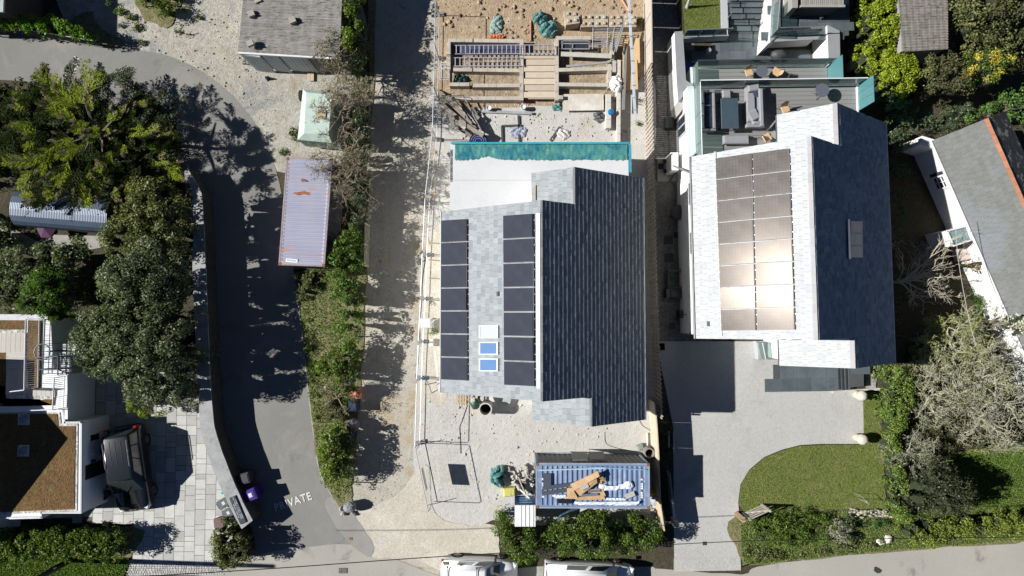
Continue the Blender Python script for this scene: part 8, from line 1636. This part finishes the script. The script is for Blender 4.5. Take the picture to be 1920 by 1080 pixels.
THORN = M('grey_brown_twigs', (.27, .23, .16), .95, .25, 5)
PALE = M('pale_lichen_twigs', (.34, .33, .25), .95, .2, 5, space='world'); SILV = M('silver_dead_wood', (.42, .38, .3), .95, .15, 5)
bare('thorn_tree', 'large bare thorn tree spreading over the lilac container and hedge', 640, 322, 3.9, THORN, 21, 13, 5, 1.25, .65, .05, .35, 3, .03, (L_OLIVE, 23, .06), minr=.011)
bare('thorn_tree', 'bare thorn tree over the mint trailer', 640, 212, 3.8, THORN, 22, 11, 5, 1.1, .65, .05, .35, 3, .03, minr=.011)
bare('thorn_tree', 'twiggy budding tree by the end of the white door shed', 632, 125, 3.6, THORN, 23, 8, 5, .8, .65, .045, .35, 3, .03, (L_OLIVE, 15, .06), minr=.011)
bare('dead_branch_tree', 'twisted dead trunk in the hedge beside the mint trailer', 663, 240, 3.2, SILV, 24, 3, 2, .6, .5, .06, .6)
bare('bare_shrub', 'pale bare shrub at the lower tip of the grey green shrub by the wall', 325, 735, 2.9, PALE, 25, 9, 5, .75, .6, .035, .25, 3, .0, minr=.006, cat='shrub')
bare('bare_shrub', 'thin bare shrub near the terracotta bin in the hedge', 632, 745, 2.4, THORN, 26, 7, 4, .6, .6, .03, .3, 3, .02, (L_OLIVE, 9, .06), minr=.006, cat='shrub')
bare('dead_tree', 'leafless silvery tree with long arms reaching right toward the cottage', 1712, 525, 4.2, SILV, 27, 9, 4, 1.25, .42, .06, .3, 3, .02, None, .2, .011, None, 'tree', (0, 0), [(1, .75, .2), (1, .4, .25), (1, .1, .2), (1, -.1, .25), (1, -.4, .2), (.7, .9, .2), (.9, .25, .4), (.6, -.5, .2), (.3, .2, .6)])
bare('orchard_tree', 'biggest lichened tree at the right edge with sparse green buds', 1835, 700, 4.6, PALE, 28, 14, 5, 1.55, .7, .085, .35, 3, .04, (L_YG, 17, .08), .3, .012)
bare('orchard_tree', 'lichened tree above the garden lawn at the right edge', 1870, 790, 4.2, PALE, 29, 12, 5, 1.3, .7, .07, .35, 3, .04, (L_OLIVE, 15, .07), .3, .012)
bare('orchard_tree', 'lichened tree beside the clipped hedge on the right', 1760, 745, 3.6, PALE, 30, 10, 5, 1.0, .7, .06, .35, 3, .04, (L_OLIVE, 15, .08), .3, .011)
bare('orchard_tree', 'pale budding tree below the dead tree', 1800, 640, 4.0, PALE, 33, 10, 5, 1.05, .7, .06, .4, 3, .04, (L_YG, 9, .09), .3, .011)
bare('bare_shrub', 'grey twiggy shrub in the lower planted verge', 1572, 1000, 1.2, SILV, 31, 8, 4, .35, .6, .02, .4, 3, .02, minr=.006, cat='shrub')
bare('bare_shrub', 'bare lichened shrub in the dark thicket on the right', 1712, 850, 2.8, PALE, 32, 8, 5, .75, .65, .035, .35, 3, .02, (L_GREY, 13, .06), minr=.007, cat='shrub')
# long hedge between lane and track
mass('ivy_hedge', 'bright ivy covered hedge from the top edge beside the white door shed', 'hedge', [(640, -50), (690, -50), (686, 30), (678, 90), (665, 120), (648, 100), (640, 60)], 3.2, leafmat('ivy_leaves', [(0.081, 0.135, 0.0203), (0.149, 0.23, 0.027), (0.23, 0.297, 0.0405)], .2, .4), .1, 31, parts=((L_GREEN, [(655, 80), (690, 60), (692, 150), (665, 160)], 2.2, dict(rad=.28, dens=7, per=50, leaf=.1)),), rad=.3, dens=8, per=60, leaf=.11, edge=.7)
mass('dark_hedge', 'dark shaded hedge bank behind the thorn trees along the track', 'hedge', [(662, 120), (694, 70), (696, 200), (692, 330), (686, 430), (660, 440), (655, 330), (660, 220)], 2.5, L_DARK, .1, 32, rad=.33, dens=6, per=55, leaf=.11, edge=.7)
mass('ivy_hedge', 'green ivy hedge below the lilac container', 'hedge', [(618, 470), (640, 430), (672, 425), (682, 480), (680, 560), (672, 640), (655, 650), (636, 640), (626, 600), (624, 550), (612, 520)], 2.6, leafmat('ivy_leaves2', [(0.0675, 0.121, 0.027), (0.121, 0.203, 0.0338), (0.189, 0.257, 0.054)], .2, .4), .1, 33, rad=.3, dens=11, per=60, leaf=.12, edge=.8)
mass('ivy_hedge', 'lumpy ivy hedge with a bulge toward the lane', 'hedge', [(598, 684), (608, 668), (624, 650), (640, 640), (672, 650), (668, 720), (640, 760), (625, 720), (600, 708)], 2.2, L_GREEN, .1, 34, rad=.3, dens=11, per=55, leaf=.12, edge=.7, parts=((leafmat('ivy_leaves3', [(0.135, 0.203, 0.027), (0.23, 0.297, 0.0405)], .2, .4), [(588, 672), (602, 662), (620, 680), (612, 700), (592, 698)], 2.1, dict(rad=.25, dens=7, per=40, leaf=.11, edge=.5)),))
mass('ivy_hedge', 'rounded glossy hedge at the lower tip of the hedge island', 'hedge', [(596, 835), (608, 802), (640, 790), (655, 830), (652, 880), (645, 910), (615, 925), (604, 900), (600, 870)], 2.3, leafmat('ivy_leaves4', [(0.0945, 0.135, 0.027), (0.162, 0.23, 0.0338), (0.243, 0.297, 0.054)], .25, .4), .1, 35, rad=.3, dens=12, per=60, leaf=.12, edge=.8)
mass('dark_hedge', 'dark inner strip of hedge against the track below the gate', 'hedge', [(655, 640), (680, 600), (676, 700), (660, 735), (648, 700)], 2.0, L_DARK, .1, 36, rad=.3, dens=6, per=50, leaf=.11)
mass('dark_hedge', 'dark hedge strip between the covered bin and the standing stone', 'hedge', [(640, 770), (668, 830), (668, 900), (662, 940), (645, 935), (640, 880)], 1.9, L_DARK, .1, 37, rad=.28, dens=6, per=50, leaf=.1)
mass('scrub', 'brown twiggy scrub in the middle of the hedge island', 'shrub', [(600, 730), (640, 740), (655, 790), (630, 805), (605, 790)], 1.5, L_BROWN, .05, 38, False, rad=.25, dens=8, per=40, leaf=.08)
mass('scrub', 'low grassy plants along the lane edge of the hedge island', 'shrub', [(570, 560), (585, 600), (590, 680), (600, 760), (592, 800), (582, 760), (576, 680), (566, 600)], .5, L_GRASS, .02, 39, False, rad=.18, dens=12, per=30, leaf=.09, edge=.4)
mass('scrub', 'small shrubs at the foot of the lilac container', 'shrub', [(545, 515), (600, 500), (606, 520), (590, 560), (560, 560)], .6, L_OLIVE, .02, 40, False, rad=.2, dens=8, per=35, leaf=.09, edge=.5)
# front bushes behind the vans
mass('front_bush', 'leftmost green bush between the site entrance and the white vans', 'bush', [(925, 968), (950, 958), (968, 985), (1010, 995), (1020, 1030), (1005, 1058), (970, 1052), (935, 1030), (925, 1000)], 2.3, L_GREEN, .1, 41, rad=.34, dens=10, per=85, leaf=.1, edge=1.0)
mass('front_bush', 'middle green bush below the blue container', 'bush', [(1020, 990), (1060, 972), (1100, 958), (1140, 960), (1155, 1000), (1150, 1040), (1100, 1048), (1050, 1042), (1020, 1020)], 2.6, L_GREEN, .1, 42, rad=.36, dens=10, per=85, leaf=.1, edge=1.1)
mass('front_bush', 'right green bush between the blue container and the drive', 'bush', [(1150, 975), (1190, 960), (1225, 965), (1240, 1000), (1235, 1028), (1190, 1040), (1155, 1035)], 2.2, L_GREEN, .1, 43, rad=.34, dens=10, per=85, leaf=.1, edge=.9)
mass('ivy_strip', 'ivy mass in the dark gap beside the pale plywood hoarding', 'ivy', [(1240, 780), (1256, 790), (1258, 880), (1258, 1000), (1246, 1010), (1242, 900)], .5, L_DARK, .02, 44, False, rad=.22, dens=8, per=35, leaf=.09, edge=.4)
# right: hedges and trees
mass('clipped_hedge', 'brilliant lime green hedge beside the raised slate terrace, upper part', 'hedge', [(1602, -50), (1668, -50), (1680, 20), (1690, 60), (1684, 88), (1660, 96), (1625, 100), (1604, 90), (1600, 30)], 2.6, L_LIME, .1, 51, rad=.26, dens=15, per=60, leaf=.12, edge=.6, rough=.2, lump=.3)
mass('clipped_hedge', 'lime green hedge block nearer the cottage, lower part', 'hedge', [(1604, 92), (1640, 96), (1690, 90), (1708, 130), (1713, 172), (1690, 182), (1640, 165), (1615, 140)], 2.5, L_LIME, .1, 52, rad=.26, dens=15, per=60, leaf=.12, edge=.6, rough=.2, lump=.3)
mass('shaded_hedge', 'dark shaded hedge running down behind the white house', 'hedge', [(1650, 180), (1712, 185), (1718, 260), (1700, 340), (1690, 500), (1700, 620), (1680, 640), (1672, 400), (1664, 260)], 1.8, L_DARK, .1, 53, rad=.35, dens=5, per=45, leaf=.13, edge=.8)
mass('evergreen_tree', 'big brownish green tree mass in the top right corner', 'tree', [(1770, -60), (1990, -60), (1990, 110), (1930, 100), (1880, 90), (1830, 95), (1790, 70), (1778, 20)], 4.2, L_OLIVE, .2, 54, rad=.5, dens=3.8, per=85, leaf=.14, edge=1.6, lump=.8, parts=((L_BROWN, [(1800, -40), (1940, -40), (1930, 60), (1850, 50)], 4.6, dict(rad=.4, dens=3, per=50, leaf=.12, edge=1)),))
mass('evergreen_tree', 'rough olive brown bush left of the yellow flowering shrub', 'bush', [(1728, 110), (1760, 92), (1800, 100), (1815, 140), (1810, 180), (1770, 195), (1735, 180)], 3.2, L_BROWN, .2, 55, rad=.38, dens=5, per=75, leaf=.11, edge=1.2, lump=.7, parts=((L_OLIVE, [(1728, 110), (1755, 98), (1760, 170), (1738, 178)], 3.0, dict(rad=.3, dens=5, per=50, leaf=.11, edge=.7)),))
mass('flowering_shrub', 'shrub covered in yellow blossom among the trees at the top right', 'shrub', [(1800, 110), (1840, 90), (1890, 105), (1900, 130), (1870, 160), (1820, 180), (1800, 150)], 3.0, L_GREEN, .2, 56, rad=.33, dens=6, per=55, leaf=.11, edge=1.0, parts=((L_YEL, [(1815, 112), (1845, 92), (1880, 106), (1900, 118), (1880, 128), (1840, 122)], 3.3, dict(rad=.22, dens=8, per=45, leaf=.09, edge=.6)), (L_YEL, [(1804, 128), (1822, 126), (1825, 145), (1808, 155)], 3.1, dict(rad=.2, dens=10, per=40, leaf=.09, edge=.4)), (L_YEL, [(1845, 132), (1872, 128), (1878, 145), (1855, 158)], 3.1, dict(rad=.2, dens=9, per=40, leaf=.09, edge=.4))))
mass('evergreen_hedge', 'feathery green hedge above the cottage roof', 'hedge', [(1802, 225), (1830, 195), (1880, 170), (1930, 158), (1990, 160), (1990, 230), (1920, 240), (1880, 205), (1850, 220), (1810, 240)], 2.4, leafmat('feather_green', [(0.054, 0.135, 0.027), (0.108, 0.216, 0.0405), (0.162, 0.27, 0.0675)], .15, .3), .1, 57, rad=.33, dens=6, per=65, leaf=.11, edge=.9)
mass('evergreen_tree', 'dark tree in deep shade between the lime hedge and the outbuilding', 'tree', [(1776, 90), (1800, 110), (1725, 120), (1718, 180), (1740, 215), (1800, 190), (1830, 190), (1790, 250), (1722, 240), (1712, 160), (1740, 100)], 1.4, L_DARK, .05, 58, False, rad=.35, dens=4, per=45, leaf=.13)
mass('evergreen_tree', 'dark dense tree in the right hand garden thicket', 'tree', [(1700, 880), (1740, 850), (1790, 870), (1830, 900), (1845, 940), (1810, 965), (1750, 975), (1710, 950)], 3.4, leafmat('thicket_leaves', [(.03, .035, .018), (.06, .07, .03), (.1, .11, .06)], .2, .4), .1, 59, rad=.42, dens=5, per=80, leaf=.11, edge=1.5, lump=.7)
mass('garden_hedge', 'mixed green hedge between the front lawn and the lichened trees', 'hedge', [(1648, 690), (1690, 685), (1712, 700), (1705, 780), (1690, 860), (1700, 950), (1712, 990), (1680, 985), (1664, 930), (1658, 850), (1650, 780)], 1.7, leafmat('hedge_mix', [(0.0945, 0.162, 0.027), (0.162, 0.243, 0.0405), (0.243, 0.297, 0.081)], .2, .5), .1, 60, rad=.28, dens=14, per=55, leaf=.1, edge=.6, rough=.2)
mass('brushwood', 'brown twiggy undergrowth beneath the lichened trees', 'shrubs', [(1690, 740), (1730, 700), (1800, 720), (1900, 720), (1940, 800), (1900, 850), (1800, 850), (1740, 860), (1700, 850)], 1.0, L_BROWN, .02, 61, False, rad=.35, dens=4.5, per=50, leaf=.1, edge=1.0)
mass('brushwood', 'olive undergrowth around the base of the pale budding tree', 'shrubs', [(1700, 640), (1760, 600), (1840, 600), (1880, 660), (1930, 700), (1800, 720), (1730, 700), (1690, 690)], .9, L_OLIVE, .02, 62, False, rad=.33, dens=4, per=45, leaf=.1, edge=1.0)
mass('roadside_hedge', 'yellow green hedge along the road in the bottom right', 'hedge', [(1690, 990), (1760, 970), (1860, 965), (1930, 955), (1990, 960), (1990, 1002), (1900, 1010), (1800, 1014), (1735, 1028), (1700, 1012)], 1.6, leafmat('roadside_mix', [(0.0945, 0.135, 0.0203), (0.162, 0.216, 0.027), (0.243, 0.284, 0.054), (0.189, 0.189, 0.0675)], .2, .5), .1, 63, rad=.28, dens=13, per=55, leaf=.1, edge=.6)
mass('verge_plants', 'spiky green perennials in the verge right of the open gate', 'plants', [(1410, 975), (1440, 962), (1520, 955), (1560, 965), (1570, 1000), (1545, 1020), (1470, 1030), (1415, 1018)], .9, L_GREEN, .03, 64, False, rad=.26, dens=9, per=50, leaf=.15, edge=.5, aspect=.25)
mass('verge_plants', 'low mixed plants along the road edge below the perennials', 'plants', [(1392, 1022), (1480, 1034), (1560, 1020), (1640, 1000), (1690, 1005), (1680, 1022), (1560, 1040), (1430, 1056), (1395, 1045)], .5, L_OLIVE, .02, 65, False, rad=.2, dens=9, per=35, leaf=.1, edge=.4)
mass('verge_plants', 'dark shrubs between the perennials and the clipped balls', 'plants', [(1570, 975), (1600, 970), (1612, 1000), (1600, 1015), (1572, 1010)], .8, L_DARK, .03, 66, False, rad=.22, dens=10, per=40, leaf=.1, edge=.4)
for px, lab in ((1621, 'left of the three clipped round shrubs beside the verge'), (1640, 'middle one of the three clipped round shrubs'), (1659, 'right of the three clipped round shrubs, nearest the hedge')):
    py = 985 - (px - 1621) * .08; mass('clipped_ball', lab, 'shrub', [(px + 8.5 * math.cos(a), py + 8.5 * math.sin(a)) for a in [k * .785 for k in range(8)]], .62, leafmat('ball_green', [(0.0405, 0.108, 0.027), (0.0675, 0.162, 0.0405), (0.108, 0.216, 0.054)], .15, .2), .02, px, False, group='clipped round shrubs', rad=.14, dens=34, per=55, leaf=.055, edge=.4, rough=.02, lump=0)
mass('climber', 'orange brown shrub against the cottage wall', 'shrub', [(1810, 490), (1830, 478), (1848, 492), (1850, 508), (1830, 512), (1812, 505)], 1.9, leafmat('russet_leaves', [(.2, .13, .05), (.3, .2, .08), (.18, .18, .06)], .1, .4), .1, 70, False, rad=.2, dens=16, per=45, leaf=.08, edge=.5)
mass('climber', 'bright yellow green shrub against the lower cottage wall', 'shrub', [(1850, 525), (1862, 530), (1880, 565), (1885, 578), (1870, 580), (1855, 560)], 1.5, L_YG, .1, 71, False, rad=.2, dens=16, per=45, leaf=.08, edge=.5)
mass('border_plants', 'green border plants along the dark garden left of the cottage path', 'plants', [(1822, 545), (1838, 550), (1850, 600), (1860, 640), (1840, 620), (1825, 590)], .7, L_BRIGHT, .03, 72, False, rad=.2, dens=12, per=40, leaf=.11, edge=.4, aspect=.3)
mass('blossom_tree', 'cream blossom at the right edge over the cottage roof', 'tree', [(1895, 590), (1915, 582), (1940, 590), (1945, 620), (1915, 632), (1897, 615)], 4.4, L_WHITE, 3.6, 73, True, rad=.16, dens=20, per=30, leaf=.1, edge=.4)
for k, (px, py, s_) in enumerate(((1197, 40, 8), (1195, 150, 7), (1198, 190, 7), (1197, 230, 8), (806, 570, 7), (812, 622, 8))): mass('weed_tuft', ['top most', 'upper', 'middle', 'lowest', 'small', 'larger'][k] + (' weed tuft at the foot of the boundary fence' if k < 4 else ' weed tuft between the mesh fence and the slate house'), 'weeds', [(px - s_, py), (px, py - s_), (px + s_, py), (px, py + s_)], .3, L_GRASS, .02, 120 + k, False, group='weed tufts on the site', rad=.12, dens=24, per=22, leaf=.07, edge=.3)
# short grass on lawns and verges, beyond counting
def grass(name, label, px, n, h, mat, seed, z=.052):
    rs = np.random.RandomState(seed); poly = [q.xy for q in PP(px, 0)]; xs = [q.x for q in poly]; ys = [q.y for q in poly]; P2 = [(q.x, q.y) for q in poly]
    x = rs.uniform(min(xs), max(xs), n * 3); y = rs.uniform(min(ys), max(ys), n * 3); k = inpoly_np(x, y, P2); x, y = x[k][:n], y[k][:n]; m = len(x)
    c = np.stack([x, y, np.full(m, z + h * .4)], 1); nn = rs.normal(size=(m, 3)); nn[:, 2] = abs(nn[:, 2]) * .8 + .2; nn /= np.linalg.norm(nn, axis=1)[:, None]; v = leaf_quads(c, nn, h * 1.6, rs, .25)
    me = _mesh_np(name, v, np.arange(len(v)).reshape(-1, 4), mat); o = bpy.data.objects.new(name, me); COL.objects.link(o); o['kind'] = 'stuff'; o['label'] = label; o['category'] = 'grass'
LITTER = leafmat('leaf_litter', [(.1, .07, .035), (.2, .14, .07), (.28, .22, .12)], 0, .3, .1)
LG = leafmat('lawn_blades', [(.14, .18, .045), (.2, .24, .06), (.27, .28, .1)], .1, .6, .3, (.25, .25, .1))
grass('lawn_grass', 'short grass of the front lawn', lawn, 26000, .05, LG, 1); grass('lawn_grass', 'short grass of the small upper lawn', [(1272, -30), (1352, -30), (1352, 64), (1280, 64)], 7000, .05, LG, 2, .5)
grass('verge_grass', 'long rough grass of the lower left verge', [(-30, 1045), (245, 1045), (232, 1085), (-30, 1085)], 9000, .13, L_GRASS, 3); grass('verge_grass', 'rough grass along the right hand verge', [(1385, 965), (1700, 955), (1930, 960), (1930, 1010), (1700, 1028), (1570, 1040), (1405, 1058), (1392, 1050)], 14000, .1, L_GRASS, 4); grass('verge_grass', 'rough grass on the hedge island', [(560, 510), (612, 500), (665, 640), (660, 900), (640, 945), (602, 890), (585, 780), (577, 700), (566, 600)], 5000, .1, L_GRASS, 5); grass('garden_grass', 'grass under the trees of the right hand garden', [(1790, 850), (1930, 845), (1930, 960), (1830, 960), (1760, 930)], 12000, .09, L_GRASS, 6)
grass('leaf_litter', 'dry leaves and grit blown along the hedge side of the lane', [(556, 520), (566, 520), (585, 690), (603, 890), (640, 950), (625, 950), (592, 885), (570, 690)], 420, .045, LITTER, 7, .03); grass('leaf_litter', 'fallen leaves scattered over the upper lane and gravel edge', [(300, 90), (400, 130), (520, 300), (550, 500), (530, 500), (490, 300), (380, 160)], 260, .045, LITTER, 8, .03); grass('leaf_litter', 'dry leaves gathered along the foot of the hedge by the track', [(685, 200), (705, 200), (700, 450), (690, 640), (675, 900), (664, 900), (680, 600)], 420, .045, LITTER, 9, .03); grass('leaf_litter', 'few dry leaves on the pale driveway beside the lawn', [(1240, 660), (1380, 700), (1370, 1060), (1265, 1060)], 150, .04, LITTER, 10, .04)
